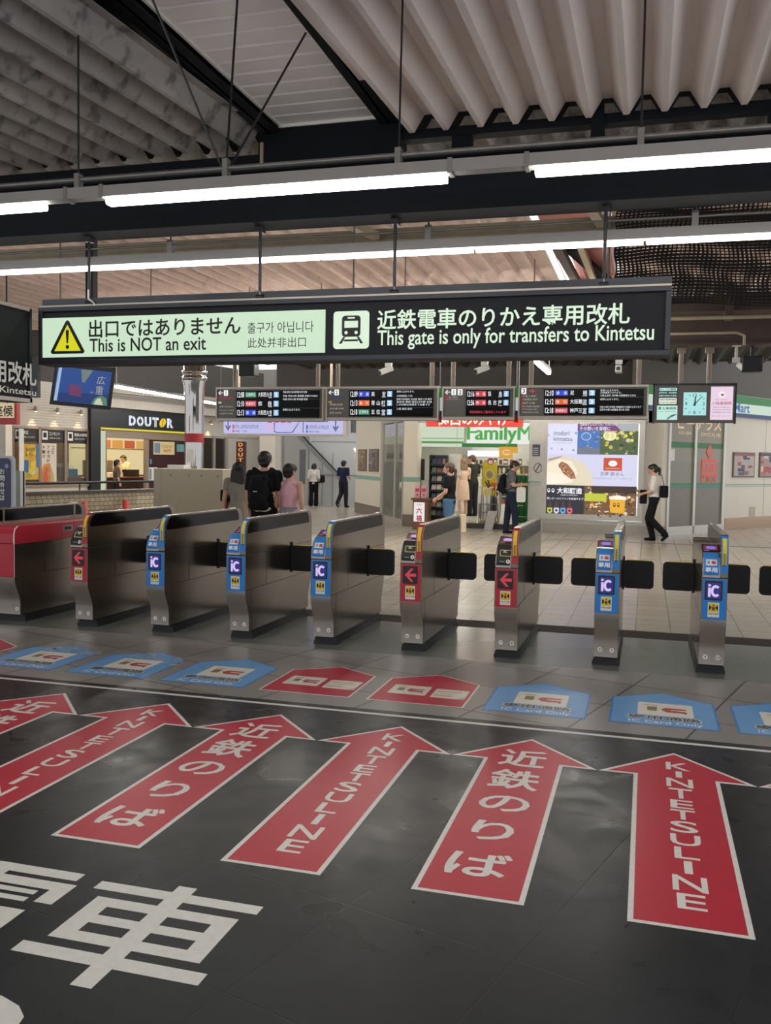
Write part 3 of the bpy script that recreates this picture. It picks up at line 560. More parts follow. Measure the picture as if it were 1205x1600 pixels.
    # barrier flaps
    for sgn in (-1, 1):
        b = MB(); x0, x1 = sorted((sgn * .097, sgn * .362)); b.prism(rrect(x0, x1, .516, .766, .035), 'y', .915, .955, FLAP)
        b.box(x0 + .035, x1 - .035, .914, .956, .7655, .771, YEL); b.build('barrier_flap', t, bevel=.004)
        MB().cyl((sgn * .099, .945, .50), (sgn * .099, .945, .80), .012, BLACK, n=8).build('flap_hinge', t)
    for xx, n in ((-.045, nl), (.048, nr)):
        b = MB().disc((xx, -.0528, .135), X_, Z_, 0, 0, .0195, .0215, WHITE, 6); b.text(n, (xx, -.0533, .135), X_, Z_, None, .021, BLACK, .02, 0, True); b.build('number_sticker', t, flatn=True)
    return t
GL_ = ['blue ticket gate numbered 9 and 10, rightmost of the row', 'blue ticket gate numbered 8 and 9, seen edge-on, second from the right', 'red-fronted ticket gate numbered 7 and 8, third from the right',
       'red-fronted ticket gate numbered 6 and 7, in the middle of the row', 'blue ticket gate numbered 5 and 6, left of the red gates', 'blue ticket gate numbered 4 and 5, in front of the group of three people',
       'blue ticket gate numbered 3 and 4, in front of the beige cabinet', 'red-fronted ticket gate numbered 2 and 3, right of the wide red machine']
for i, (c, a, b_) in enumerate((('b', '9', '10'), ('b', '8', '9'), ('r', '7', '8'), ('r', '6', '7'), ('b', '5', '6'), ('b', '4', '5'), ('b', '3', '4'), ('r', '2', '3'))): gate(i, c, a, b_, GL_[i])
gate(8, 'r', '1', '2', 'wide red ticket machine numbered 2 at the left photo edge', True)
gate(-1, 'b', '10', '11', 'blue ticket gate beyond the right photo edge, only its flap showing')

# ================================================================== BLACK OVERHEAD SIGN
SY = 7.2
SIGNF = mat('sign_frame', '#33363C', .35, .4, 0, .05); SIGNB = mat('sign_black', '#1C1D22', .6, 0, .0, .03, spec=.25); LITG = glow('#CFE9CC', .93); LITW = glow('#DDF3D8', .95); SINK = paint('#111512', .5)
sg = thing('overhead_sign', 'long black hanging sign with lit green panel: this is not an exit', 'sign', (-2.6, SY + .1, 2.44))
x0, x1, z0, z1 = -5.36, .135, 2.44, 2.955
MB().box(x0, x1, SY + .01, SY + .24, z0, z1, SIGNB).build('housing', sg, world=True)
F = .04; MB().ring(x0, x1, z0, z1, SY - .015, SY + .01, F, F, F, SIGNF).build('frame', sg, bevel=.004, world=True)
MB().box(x0 + .02, x1, SY + .02, SY + .2, 2.965, 3.03, SIGNF).box(x0, x1, SY, SY + .02, 2.955, 2.972, STEEL).build('top_rail', sg, world=True)
for x in (-4.85, -3.195, -2.015, -.36):
    q = MB().cyl((x, SY + .02, 3.03), (x, SY + .02, 3.57), .014, BLACK, n=8).cyl((x, SY + .02, 2.96), (x, SY + .02, 3.06), .007, PIPE, n=6); q.box(x - .03, x + .03, SY - .02, SY + .06, 3.52, 3.57, BLACK); q.cyl((x - .035, SY + .02, 2.985), (x + .035, SY + .02, 2.985), .02, BLACK, n=8).build('hanger_rod', sg, world=True)
MB().tube([(-4.845, SY, 3.1), (-4.84, SY - .01, 3.02), (-4.79, SY - .01, 2.985), (-4.77, SY, 2.95)], .008, WHITE, 6).build('cable', sg, world=True)
lp = MB().box(-5.325, -2.6, SY - .004, SY + .012, 2.506, 2.858, LITG).build('lit_panel', sg, world=True)
def sgn_text(b, s, px, m, bold=0., Y=SY - .006):
    a = rect(*px, Y); b.text(s, (a[0], Y, a[2]), X_, Z_, a[1] - a[0], a[3] - a[2], m, bold)
b = MB(); yq = SY - .0055
tri = [(-5.227, 2.543), (-4.887, 2.543), (-5.06, 2.83)]
b.flat((0, yq, 0), X_, Z_, [(-5.235, 2.555), (-5.22, 2.535), (-4.895, 2.535), (-4.88, 2.555), (-5.04, 2.825), (-5.058, 2.835), (-5.076, 2.825)], SINK)
b.flat((0, yq - .001, 0), X_, Z_, [(-5.195, 2.56), (-4.92, 2.56), (-5.058, 2.795)], glow('#E6E31F', .85))
b.flat((0, yq - .002, 0), X_, Z_, [(-5.066, 2.63), (-5.05, 2.63), (-5.041, 2.735), (-5.05, 2.75), (-5.066, 2.75), (-5.075, 2.735)], SINK); b.disc((0, yq - .002, 0), X_, Z_, -5.058, 2.596, .018, .018, SINK)
b.build('warning_triangle', lp, flatn=True, world=True)
b = MB(); sgn_text(b, '出口ではありません', (139, 497, 376, 525), SINK, .0155); sgn_text(b, 'This is NOT an exit', (140, 527, 322, 548.5), SINK, .012)
sgn_text(b, '출구가 아닙니다', (387, 502.5, 490, 520), SINK, .0); sgn_text(b, '此处并非出口', (387, 527, 478, 543), SINK, .0)
b.build('lettering', lp, flatn=True, world=True)
a = rect(521, 486, 577, 545, yq); b = MB(); b.flat((0, yq, 0), X_, Z_, rrect(a[0], a[1], a[2], a[3], .03), LITW)
w, h = a[1] - a[0], a[3] - a[2]; o = (a[0], yq - .001, a[2])
b.flat(o, X_, Z_, [(p[0] * w, p[1] * h) for p in rrect(.24, .76, .32, .88, .09)], SINK); o2 = (a[0], yq - .002, a[2])
b.fr(o2, X_, Z_, w * .31, w * .69, h * .56, h * .74, LITW); b.fr(o2, X_, Z_, w * .4, w * .6, h * .80, h * .84, LITW)
for q in (.36, .64): b.disc(o2, X_, Z_, w * q, h * .43, w * .045, h * .045, LITW)
for q in (-1, 1): b.flat(o, X_, Z_, [(w * (.5 + q * .16), h * .32), (w * (.5 + q * .22), h * .32), (w * (.5 + q * .34), h * .14), (w * (.5 + q * .26), h * .14)], SINK)
b.fr(o, X_, Z_, w * .3, w * .7, h * .20, h * .25, SINK); b.build('train_symbol', sg, flatn=True, world=True)
b = MB(); sgn_text(b, '近鉄電車のりかえ専用改札', (590, 479, 984, 511), LITW, .0155)
xx0, xx1, zz0, zz1 = rect(590, 511, 1022, 543, yq); b.text('This gate is only for transfers to Kintetsu', (xx0, yq, zz0), X_, Z_, xx1 - xx0, zz1 - zz0, LITW, .012); b.build('lettering', sg, flatn=True, world=True)

# side sign running along the left
PX = Plane((-5.37, 3), (-5.37, 7.2))                                  # faces +X
b = MB().box(-5.6, -5.39, 2.5, 7.12, 2.09, 2.93, SIGNB)
sd = thing('overhead_sign', 'black hanging sign along the left edge ending in white lettering', 'sign', (-5.5, 5, 2.09)); b.build('housing', sd, world=True)
MB().box(-5.4, -5.375, 2.5, 7.12, 2.09, 2.125, RIM).box(-5.4, -5.375, 2.5, 7.12, 2.905, 2.935, RIM).box(-5.4, -5.375, 7.09, 7.12, 2.09, 2.93, SIGNF).build('frame', sd, world=True)
def side(b, s, x0, x1, y0, y1, m, bold):                          # pixel box -> on the side sign plane
    u0, _ = PX.sz(x0, y0); u1, _ = PX.sz(x1, y1); z1 = PX.sz(x1, y0)[1]; z0 = PX.sz(x1, y1)[1]
    return u0, u1, z0, z1
u1, za = PX.sz(57, 570); _, zb = PX.sz(57, 604); u0 = u1 - (za - zb) * 6.9
b = MB(); b.text('のりかえ専用改札', (-5.373, 3 + u0 - .2, zb), Y_, Z_, u1 - u0 + .2, za - zb, WHITE, .02)
u1, za = PX.sz(57, 609); _, zb = PX.sz(57, 622); b.text('only for transfers to Kintetsu', (-5.373, 3 + u1 - 1.75, zb), Y_, Z_, 1.75, za - zb, WHITE, .012); b.build('lettering', sd, flatn=True, world=True)
MB().cyl((-5.5, 6.3, 2.93), (-5.5, 6.3, 3.6), .012, BLACK, n=6).cyl((-5.5, 3.5, 2.93), (-5.5, 3.5, 3.6), .012, BLACK, n=6).build('hanger_rod', sd, world=True)

# ================================================================== DEPARTURE BOARDS
BY = 14.0
BGREY = mat('board_grey', '#57534F', .5, 0, 0, .04); BFR = mat('board_frame', '#A8A096', .45, .3); SCR = mat('board_screen', '#050608', .2, 0, 0, 0, spec=.1); LW = glow('#F4F6FA', 1.0); LC = glow('#9CCBF0', .95)
COLS = dict(g=glow('#1C8A5C', .8), r=glow('#D8404A', .85), b=glow('#2547D8', .85), o=glow('#E8662C', .9))
def board(label, px, plat, rows, scr, right=None, msg=None, side_bits=()):
    x0, x1, z0, z1 = rect(*px, BY); t = thing('departure_board', label, 'departure board', ((x0 + x1) / 2, BY, z0), 0, 'hanging departure boards')
    MB().box(x0, x1, BY + .02, BY + .16, z0, z1, BGREY).build('housing', t, world=True)
    MB().ring(x0 - .012, x1 + .012, z0, z1 + .005, BY, BY + .17, .045, .035, .022, BFR).build('frame', t, world=True)
    W_, H = x1 - x0, z1 - z0; sx0, sx1 = x0 + W_ * scr[0], x0 + W_ * scr[1]; sz0, sz1 = z0 + .065, z1 - .045
    s = MB().box(sx0, sx1, BY + .008, BY + .03, sz0, sz1, SCR).build('screen', t, world=True)
    b = MB(); y = BY + .006; n = 3; rh = (sz1 - sz0) / n; cw = (sx1 - sx0) * (.53 if right else 1)
    for k, (tm, ty, c, de, pf) in enumerate(rows):
        za = sz1 - rh * (k + 1) + rh * .18; hh = rh * .62
        b.text(tm, (sx0 + .02, y, za), X_, Z_, cw * .16, hh, LW, .012); ux = sx0 + cw * .215
        b.fr((0, y, 0), X_, Z_, ux, ux + cw * .25, za, za + hh, COLS[c]); b.text(ty, (ux + cw * .02, y - .001, za + hh * .2), X_, Z_, cw * .21, hh * .6, LW, .0)
        b.text(de, (ux + cw * .29, y, za + hh * .1), X_, Z_, cw * .32, hh * .85, LW, .005); b.fr((0, y, 0), X_, Z_, ux + cw * .65, ux + cw * .76, za, za + hh, LC); b.text(pf, (ux + cw * .705, y - .001, za + hh * .5), X_, Z_, None, hh * .72, glow('#F2FAFF', 1.2), .02, 0, True)
        b.fr((0, y, 0), X_, Z_, ux + cw * .53, ux + cw * .61, za - rh * .06, za + rh * .04, glow('#C9D2F0', .8))
    if right:
        xr = sx0 + (sx1 - sx0) * .57; wr = sx1 - xr - .02; k = 0
        for f, zz, wd in right:
            b.text(f, (xr, y, sz0 + (sz1 - sz0) * zz), X_, Z_, wr * wd, (sz1 - sz0) * .075, LW, .0)
        for q in (1, 2): b.fr((0, y, 0), X_, Z_, xr - .02, sx1, sz0 + rh * q - .002, sz0 + rh * q, glow('#8E9298', .5))
    if msg: b.text(msg, (sx0 + .06, y, sz0 + rh * .25), X_, Z_, (sx1 - sx0) * .84, rh * .33, glow('#E8404A', 1.), .0)
    b.fr((0, y, 0), X_, Z_, sx0, sx1, sz1, sz1 + .001, LW); b.build('display_text', s, flatn=True, world=True)
    b = MB(); y = BY + .018; hz = z1 - .045 - H * .14; left = plat[0] == '<'
    ax = x0 + .03; bx = ax + .10
    nums = plat[1:]
    if not left: bx, ax = x0 + .03, x0 + .03 + .12 * len(nums)
    b.text('←' if left else '→', (ax, y, hz), X_, Z_, .085, .07, LW if left else COLS['r'], .02)
    for q, c in enumerate(nums): b.fr((0, y, 0), X_, Z_, bx + q * .10, bx + q * .10 + .075, hz - .012, hz + .08, LW); b.text(c, (bx + q * .10 + .0375, y - .001, hz + .034), X_, Z_, None, .062, BLACK, .02, 0, True)
    for (zf, wf, hf, c, s_) in side_bits:
        m = {'w': WHITE, 'r': paint('#A8323F'), 'b': paint('#35507F'), 'y': paint('#C8B26A')}[c]
        if s_: b.text(s_, (x0 + .05, y, z0 + H * zf), X_, Z_, W_ * wf, H * hf, m, 0)
        else: b.fr((0, y, 0), X_, Z_, x0 + .03, x0 + .03 + W_ * wf, z0 + H * zf, z0 + H * (zf + hf), m)
    b.build('platform_panel', t, flatn=True, world=True)
    return t
stop = '各駅に止まります。'
board('departure board for platform 1 with green, red and blue train types', (338, 605, 504, 658), '<1', [('12:08', '区間準急', 'g', '大和西大寺', '1'), ('12:10', '快速急行', 'r', '奈　良', '1'), ('12:13', '普　通', 'b', '大和西大寺', '1')], (.19, .97),
      [('布施 河内小阪 東花園 石切 生駒', .88, .68), ('布施 河内小阪 東花園 生駒から先は', .74, .98), ('布施 河内小阪 東花園 枚岡', .62, .7), (stop, .24, .5)], None, [(.66, .15, .05, 'r', ''), (.52, .03, .06, 'w', ''), (.40, .13, .06, 'w', '奈良 ならまち'), (.30, .14, .04, 'w', 'For Nara, Saidaiji'), (.2, .13, .05, 'w', '大和西大寺 京都')])
board('departure board for platform 2 with blue, orange and green train types', (510, 604, 684, 657), '<2', [('12:09', '普　通', 'b', '高　　安', '2'), ('12:13', '急　行', 'o', '青 山 町', '2'), ('12:18', '区間準急', 'g', '五 位 堂', '2')], (.21, .96),
      [(stop, .88, .5), ('大和高田 八木', .72, .45), ('布施 河内国分 五位堂 高田 八木 桜井', .60, 1.), ('長谷寺 榛原 室生口大野 名張', .50, 1.), ('この列車は名張まで先着です', .40, .95), ('八尾 高安 国分', .24, .45)], None, [(.66, .17, .04, 'b', ''), (.52, .03, .06, 'y', ''), (.44, .12, .06, 'w', '伊勢志摩'), (.33, .13, .05, 'w', '名古屋方面'), (.2, .11, .05, 'w', '高安 五位堂')])
board('narrow departure board for platforms 1 and 2 with a red message line', (692, 604, 803, 656), '<12', [('12:16', '特　急', 'r', '賢　　島', '1'), ('12:36', '特　急', 'r', '名 古 屋', '1')], (.33, .94), None, '特急列車のご案内をしています', [(.62, .05, .11, 'r', ''), (.66, .16, .05, 'w', '特急ご案内'), (.6, .17, .03, 'w', 'Ltd. Exp. Guide')])
board('departure board for platform 3 above the bright advertisement', (811, 602, 1012, 655), '>3', [('12:10', '普　通', 'b', '尼　　崎', '3'), ('12:12', '急　行', 'o', '大阪難波', '3'), ('12:18', '快速急行', 'r', '神戸三宮', '3')], (.20, .97),
      [('各駅に止まります。', .88, .45), ('(大阪難波でのりかえ)', .79, .5), ('大阪上本町 日本橋 大阪難波から先も', .69, .85), (stop, .55, .45), ('大阪上本町 日本橋 大阪難波から各駅に止まります', .26, .98), ('近鉄日本橋 大阪難波 西九条 尼崎', .16, .7)], None, [(.28, .012, .5, 'r', ''), (.66, .11, .06, 'w', '大阪上本町'), (.56, .12, .06, 'w', '大阪難波 神戸'), (.45, .1, .06, 'w', '神戸三宮'), (.36, .14, .05, 'w', 'For Osaka-Namba'), (.27, .12, .05, 'w', 'Amagasaki'), (.18, .13, .05, 'w', 'Kobe-Sannomiya')])
POSTM = mat('post_taupe', '#8A7B6E', .5, 0, 0, .08)
for n, x in enumerate((367, 497, 528, 675, 708, 795, 830, 998)):
    a = at(x, 602, BY + .1); q = MB().cyl((a.x, BY + .1, 2.78), (a.x, BY + .1, 3.35), .035, POSTM, n=10).box(a.x - .06, a.x + .06, BY + .04, BY + .16, 3.28, 3.345, POSTM).build('support_post', None, loc=(a.x, BY + .1, 2.78))
    tag(q, '%s taupe post of the %s departure board' % (('left', 'right')[n % 2], ('first', 'second', 'third', 'fourth')[n // 2]), 'post', 'taupe posts carrying the boards')

# ---- clock unit with two advertising screens
t = thing('clock_unit', 'hanging unit with station clock between two advert screens', 'clock', (.62, BY, 2.25))
MB().box(.065, 1.185, BY + .01, BY + .16, 2.25, 2.80, BGREY).box(.05, .07, BY, BY + .16, 2.24, 2.81, DARK).box(1.18, 1.2, BY, BY + .16, 2.24, 2.81, DARK).box(.05, 1.2, BY, BY + .16, 2.79, 2.815, DARK).build('housing', t, world=True)
b = MB(); yb = BY + .004
a = rect(1027, 604, 1059, 656, yb); b.box(a[0], a[1], yb, yb + .01, a[2], a[3], glow('#243246', .7)); w, h = a[1] - a[0], a[3] - a[2]; o = (a[0], yb - .001, a[2]); o2 = (a[0], yb - .002, a[2]); P1 = glow('#BFE9DA', .95)
b.fr(o, X_, Z_, 0, w, 0, h * .43, P1); b.flat(o, X_, Z_, [(p[0] * w, p[1] * h) for p in rrect(.08, .95, .47, .66, .04)], glow('#E6EBD8', .9)); b.flat(o, X_, Z_, [(p[0] * w, p[1] * h) for p in rrect(.08, .95, .87, .96, .04)], P1)
b.text('おしりの病院', (a[0] + w * .1, yb - .002, a[2] + h * .885), X_, Z_, w * .8, h * .065, SINK, .02); b.text('肛門外科・消化器科', (a[0] + w * .08, yb - .002, a[2] + h * .79), X_, Z_, w * .86, h * .05, P1, .02); b.text('日帰り手術にも対応', (a[0] + w * .08, yb - .002, a[2] + h * .70), X_, Z_, w * .86, h * .05, P1, .02)
b.text('大阪肛門科専門医院', (a[0] + w * .1, yb - .002, a[2] + h * .585), X_, Z_, w * .8, h * .045, SINK, .02); b.text('0120-00-0000', (a[0] + w * .1, yb - .002, a[2] + h * .50), X_, Z_, w * .8, h * .04, SINK, .0)
b.fr(o2, X_, Z_, w * .08, w * .2, h * .31, h * .39, glow('#2E8F72', .8)); b.text('土庫病院', (a[0] + w * .25, yb - .002, a[2] + h * .31), X_, Z_, w * .7, h * .075, glow('#2E6B5A', .6), .02); b.text('予約制・年中無休で診療', (a[0] + w * .08, yb - .002, a[2] + h * .24), X_, Z_, w * .8, h * .03, SINK, 0)
b.disc(o2, X_, Z_, w, 0, w * .5, h * .17, glow('#1F4E86', .7), 12, PI / 2, PI); b.text('駅から すぐ', (a[0] + w * .58, yb - .003, a[2] + h * .05), X_, Z_, w * .36, h * .06, P1, .0); b.build('advert_screen', t, flatn=True, world=True)
CY = glow('#A9E6E4', .95); CD = paint('#27343B', .4)
a = rect(1068, 613, 1104, 649, yb); b = MB(); b.box(a[0], a[1], yb, yb + .01, a[2], a[3], CY); cx, cz = (a[0] + a[1]) / 2, (a[2] + a[3]) / 2; r = (a[3] - a[2]) / 2 * .94
for k in range(12):
    an = PI / 2 - k * PI / 6; d = Vector((math.cos(an), 0, math.sin(an))); n = Vector((-d.z, 0, d.x)); p = Vector((cx, yb - .001, cz)) + d * r
    if k % 3: q = [p - n * .004, p + n * .004, p - d * .028 + n * .004, p - d * .028 - n * .004]; b.add(q, [(0, 1, 2, 3)], CD)
    else: b.text(('12', '3', '6', '9')[k // 3], p - d * .035, X_, Z_, None, .05, CD, .01, 0, True)
def hand(an, l, w_):
    d = Vector((math.cos(an), 0, math.sin(an))); n = Vector((-d.z, 0, d.x)); p = Vector((cx, yb - .003, cz)); b.add([p - n * w_ - d * .03, p + n * w_ - d * .03, p + d * l + n * w_ * .6, p + d * l - n * w_ * .6], [(0, 1, 2, 3)], CD)
hand(PI / 2 - 2 * PI * 7.2 / 60, r * .97, .007); hand(PI / 2 - 2 * PI * (12 + 7.2 / 60) / 12, r * .68, .012); b.disc((cx, yb - .004, cz), X_, Z_, 0, 0, .016, .016, CD, 12); b.build('clock_face', t, flatn=True, world=True)
a = rect(1110.5, 604, 1145.5, 656, yb); b = MB(); b.box(a[0], a[1], yb, yb + .01, a[2], a[3], glow('#EBD2E6', .95)); w, h = a[1] - a[0], a[3] - a[2]; RD = glow('#C23A48', .7); o = (a[0], yb - .001, a[2])
b.disc(o, X_, Z_, w * .5, h * .76, w * .15, h * .10, glow('#F6EEF2', .98), 16); b.flat((a[0], yb - .002, a[2]), X_, Z_, [(w * .52, h * .70), (w * .60, h * .76), (w * .58, h * .785), (w * .54, h * .785), (w * .52, h * .77), (w * .50, h * .785), (w * .46, h * .785), (w * .44, h * .76)], RD)
b.text('産科・婦人科', (a[0] + w * .2, yb - .002, a[2] + h * .59), X_, Z_, w * .55, h * .03, CD); b.text('小阪産病院', (a[0] + w * .06, yb - .002, a[2] + h * .45), X_, Z_, w * .88, h * .1, RD, .01)
for zz, s in ((.36, '近鉄奈良線 河内小阪駅 徒歩3分'), (.29, '東大阪市小阪 駅前'), (.21, '診療時間 9:00-12:00'), (.1, '詳しくはホームページへ')): b.text(s, (a[0] + w * .1, yb - .002, a[2] + h * zz), X_, Z_, w * .8, h * .035, CD)
b.build('advert_screen', t, flatn=True, world=True)
for x in (.43, .82): MB().cyl((x, BY + .1, 2.8), (x, BY + .1, 3.35), .035, POSTM, n=10).box(x - .06, x + .06, BY + .04, BY + .16, 3.26, 3.345, POSTM).build('support_post', t, world=True)
# ---- cameras and loudspeakers
def camera_unit(label, px, pz, Y=13.95, side=1, facing=True):
    a = at(px, pz, Y); t = thing('security_camera', label, 'security camera', (a.x, Y, 3.37), 0, 'white security cameras under the brown beam'); CW = paint('#C9C6C0', .4)
    MB().box(-.06, .06, -.05, .05, -.04, 0, CW).cyl((0, 0, -.22), (0, 0, -.03), .022, CW, n=8).build('bracket', t); MB().box(-.05, .05, -.03, .05, -.27, -.2, CW).build('joint', t)
    if facing: MB().box(-.045, .045, -.16, .1, -.40, -.3, CW).build('camera_body', t, bevel=.01); MB().cyl((0, -.165, -.35), (0, -.16, -.35), .03, BLACK, n=12).build('lens', t)
    else: MB().bar((.05, .05, -.28), (-.12 * side, -.06, -.36), .09, .09, CW).build('camera_body', t, bevel=.01); MB().cyl((-.12 * side, -.065, -.36), (-.135 * side, -.075, -.368), .032, BLACK, n=12).build('lens', t)
camera_unit('security camera hanging above the second departure board', 607, 580, 13.95, 1, False); camera_unit('security camera turned sideways above the narrow board', 757, 578, 13.95, 1, False)
camera_unit('security camera facing forward above the third board', 967, 575); camera_unit('security camera above the right end of the clock unit', 1150, 575, 13.95, -1, False)
for x, zc, lb in ((-6.36, 3.08, 'black loudspeaker above the first departure board'), (1.38, 3.07, 'black loudspeaker at the upper right above the pink screen')):
    t = thing('loudspeaker', lb, 'loudspeaker', (x, 13.95, zc)); MB().box(-.14, .14, -.1, .12, -.11, .11, BLACK).build('cabinet', t, bevel=.02); MB().box(-.125, .125, -.106, -.1, -.095, .095, mat('speaker_grille', '#22242A', .8, 0, 0, .2, 120)).build('grille', t); MB().box(-.02, .02, -.02, .06, .1, 3.345 - zc, BLACK).build('bracket', t)
# ================================================================== SHOP BUILDING (front Y=22.2, right wall and left wall splayed)
RP = Plane((.45, 22.2), (3.3, 26.5)); LPL = Plane((-8.88, 27.6), (-6.01, 22.7)); FY = 22.2
WALLP = mat('shop_wall_panel', '#D8CFBC', .3, 0, 0, .02, 2); KICK = mat('kick_plate', '#7A6F66', .35, .3, 0, .06); GREENB = paint('#7FA596', .4); ALU = mat('aluminium', '#C4C1B8', .35, .6, 0, .04); GRN = glow('#168A35', .55); BLU = paint('#1E4C8C', .4)
FROST = mat('frosted_glass', '#938B78', .22, 0, 0, .05, 2); CLEARG = mat('shop_glass', '#7E837B', .08, 0, 0, .05, 3)
# --- right wall
wr = MB(); wr.wbox(RP, 2.56, 12, 0, 2.95, -.3, 0, WALLP).wbox(RP, -.2, .0, 0, 2.95, -.3, 0, WALLP).build('wall_right')
struct(bpy.data.objects['wall_right'], 'cream panelled shop wall on the right', 'wall')
struct(MB().wbox(RP, 2.66, 12, .02, .33, 0, .012, mat('steel_skirting', '#A38A74', .22, .9, 0, .05)).build('baseboard_right'), 'brushed metal skirting along the right wall', 'baseboard')
struct(MB().wbox(RP, 2.58, 12, 1.17, 1.19, 0, .012, GREENB).wbox(RP, 2.58, 12, 1.13, 1.14, 0, .01, GREENB).wbox(RP, 3.87, 4.18, .33, .6, 0, .006, mat('hatch', '#B9A892', .4)).wbox(RP, 4.6, 4.606, .33, 2.9, 0, .004, GREYP).build('trim_right'), 'thin green trim line and small hatch on the right wall', 'trim')
t = struct(thing('door_1', 'pair of frosted glass shop doors with green bands', 'door', RP.p(1.25, 0)))
MB().wbox(RP, .0, 2.56, 2.9, 3.0, -.05, .03, ALU).wbox(RP, .0, .09, 0, 2.95, -.05, .03, ALU).wbox(RP, 1.10, 1.2, 0, 2.95, -.05, .035, ALU).wbox(RP, 2.44, 2.56, 0, 2.95, -.05, .03, ALU).wbox(RP, 0, 2.56, .0, .2, -.05, .035, ALU).build('door_frame', t, world=True)
for a, c in ((.09, 1.10), (1.2, 2.44)):
    p = MB().wbox(RP, a, c, .2, 2.9, -.03, -.01, FROST).build('glass_leaf', t, world=True)
    MB().wbox(RP, a, c, 2.06, 2.19, -.01, -.004, paint('#1D7338', .4)).wbox(RP, a, c, 1.1, 1.19, -.01, -.004, paint('#4E8578', .4)).wbox(RP, a, c, 1.19, 1.22, -.01, -.004, paint('#4F8046', .4)).wbox(RP, a + .0, c, .2, 1.1, -.01, -.006, mat('frost_lower', '#7C7464', .3)).wbox(RP, a, c, 1.22, 1.72, -.01, -.006, mat('frost_mid', '#8A8676', .3)).build('band', p, world=True)
MB().wbox(RP, .12, .3, 1.74, 2.02, -.008, -.002, WHITE).build('paper_notice', t, world=True)
b = MB(); OR = glow('#E8C79A', .75)
b.text('ビーテラス', RP.p(.38, 2.5, .0), RP.d, Z_, 1.95, .3, OR, .03); b.text('IZUJA', RP.p(.44, 2.36, 0), RP.d, Z_, .56, .08, OR, .01); b.text('IXCIUE', RP.p(1.42, 2.36, 0), RP.d, Z_, .9, .08, OR, .01); b.build('lit_lettering', t, flatn=True, world=True)
b = MB(); RO = glow('#D9432B', .75); q = RP.p(1.83, 1.52, .003)
b.flat(q, RP.d, Z_, rrect(-.35, .35, -.12, .28, .06), RO); q2 = RP.p(1.83, 1.52, .005); b.flat(q2, RP.d, Z_, rrect(-.27, .27, -.06, .21, .03), FROST); b.text('近鉄', RP.p(1.62, 1.48, .007), RP.d, Z_, .44, .22, RO, .03)
b.flat(q, RP.d, Z_, [(0, .28), (-.16, .46), (0, .66), (.16, .46)], RO); b.flat(q2, RP.d, Z_, [(0, .36), (-.08, .46), (0, .57), (.08, .46)], FROST); b.text('ビルズ', RP.p(1.47, 1.24, .004), RP.d, Z_, .72, .16, RO, .04); b.build('red_emblem', t, flatn=True, world=True)
fs = thing('shop_sign', 'long green, white and blue illuminated shop fascia on the right wall', 'sign', RP.p(2, 2.85))
MB().wbox(RP, -1.0, 6.5, 2.87, 3.43, -.1, .06, CREAM).build('box', fs, world=True)
b = MB().wbox(RP, -.98, 6.5, 3.22, 3.42, .06, .075, GRN).wbox(RP, -.98, 6.5, 2.98, 3.22, .06, .07, glow('#C9DCCB', .85)).wbox(RP, -.98, 6.5, 2.88, 2.98, .06, .072, glow('#1D3F86', .5)); b.build('face', fs, world=True)
u0, z0 = RP.sz(1147, 648); u1, _ = RP.sz(1167, 648); b = MB(); b.text('Mart', RP.p(u0 - .12, 3.0, .078), RP.d, Z_, u1 - u0 + .12, .24, glow('#1F6FB5', .7), .02); b.build('lettering', fs, flatn=True, world=True)
def poster(name, label, P, u0, u1, z0, z1, fr, draw, group=None):
    t = thing(name, label, 'poster', P.p((u0 + u1) / 2, z0), 0, group); MB().wbox(P, u0, u1, z0, z1, .0, .03, fr).build('frame', t, world=True)
    b = MB(); draw(b, P, u0 + .04, u1 - .04, z0 + .04, z1 - .04); b.build('print', t, flatn=True, world=True); return t
def d_notice(seed, cols):
    def f(b, P, u0, u1, z0, z1):
        rr = random.Random(seed); o = P.p(0, 0, .032); w, h = u1 - u0, z1 - z0
        b.fr(o, P.d, Z_, u0, u1, z0, z1, paint(cols[0]))
        for k in range(14):
            a, c = u0 + rr.random() * w * .7, z0 + rr.random() * h * .85; q = P.p(0, 0, .0325 + .0003 * k)
            b.fr(q, P.d, Z_, a, min(u1, a + w * rr.uniform(.08, .32)), c, min(z1, c + h * rr.uniform(.04, .26)), paint(cols[1 + k % (len(cols) - 1)]))
        b.fr(P.p(0, 0, .038), P.d, Z_, u0, u1, z1 - h * .09, z1, paint(cols[1]))
    return f
poster('framed_poster', 'framed notice with red heading on the right wall', RP, 2.93, 4.02, 1.36, 2.0, mat('bronze_frame', '#6E5A50', .4, .3), d_notice(3, ['#B9ABA6', '#9C5A5E', '#5E5562', '#3E4A66', '#D9B09A', '#8A7F80']), 'framed posters on the right wall')
poster('framed_poster', 'framed food poster cut by the right photo edge', RP, 4.28, 5.4, 1.36, 2.02, mat('bronze_frame', '#6E5A50', .4, .3), d_notice(5, ['#A88F8A', '#3E4560', '#C8604A', '#B4483C', '#5E4A44', '#E0C8B0']), 'framed posters on the right wall')
struct(MB().wbox(RP, -1.2, 12, 3.43, 5.1, -.2, 0, paint('#5E5953', .7)).build('wall_right_upper'), 'grey wall above the right shop fascia', 'wall')
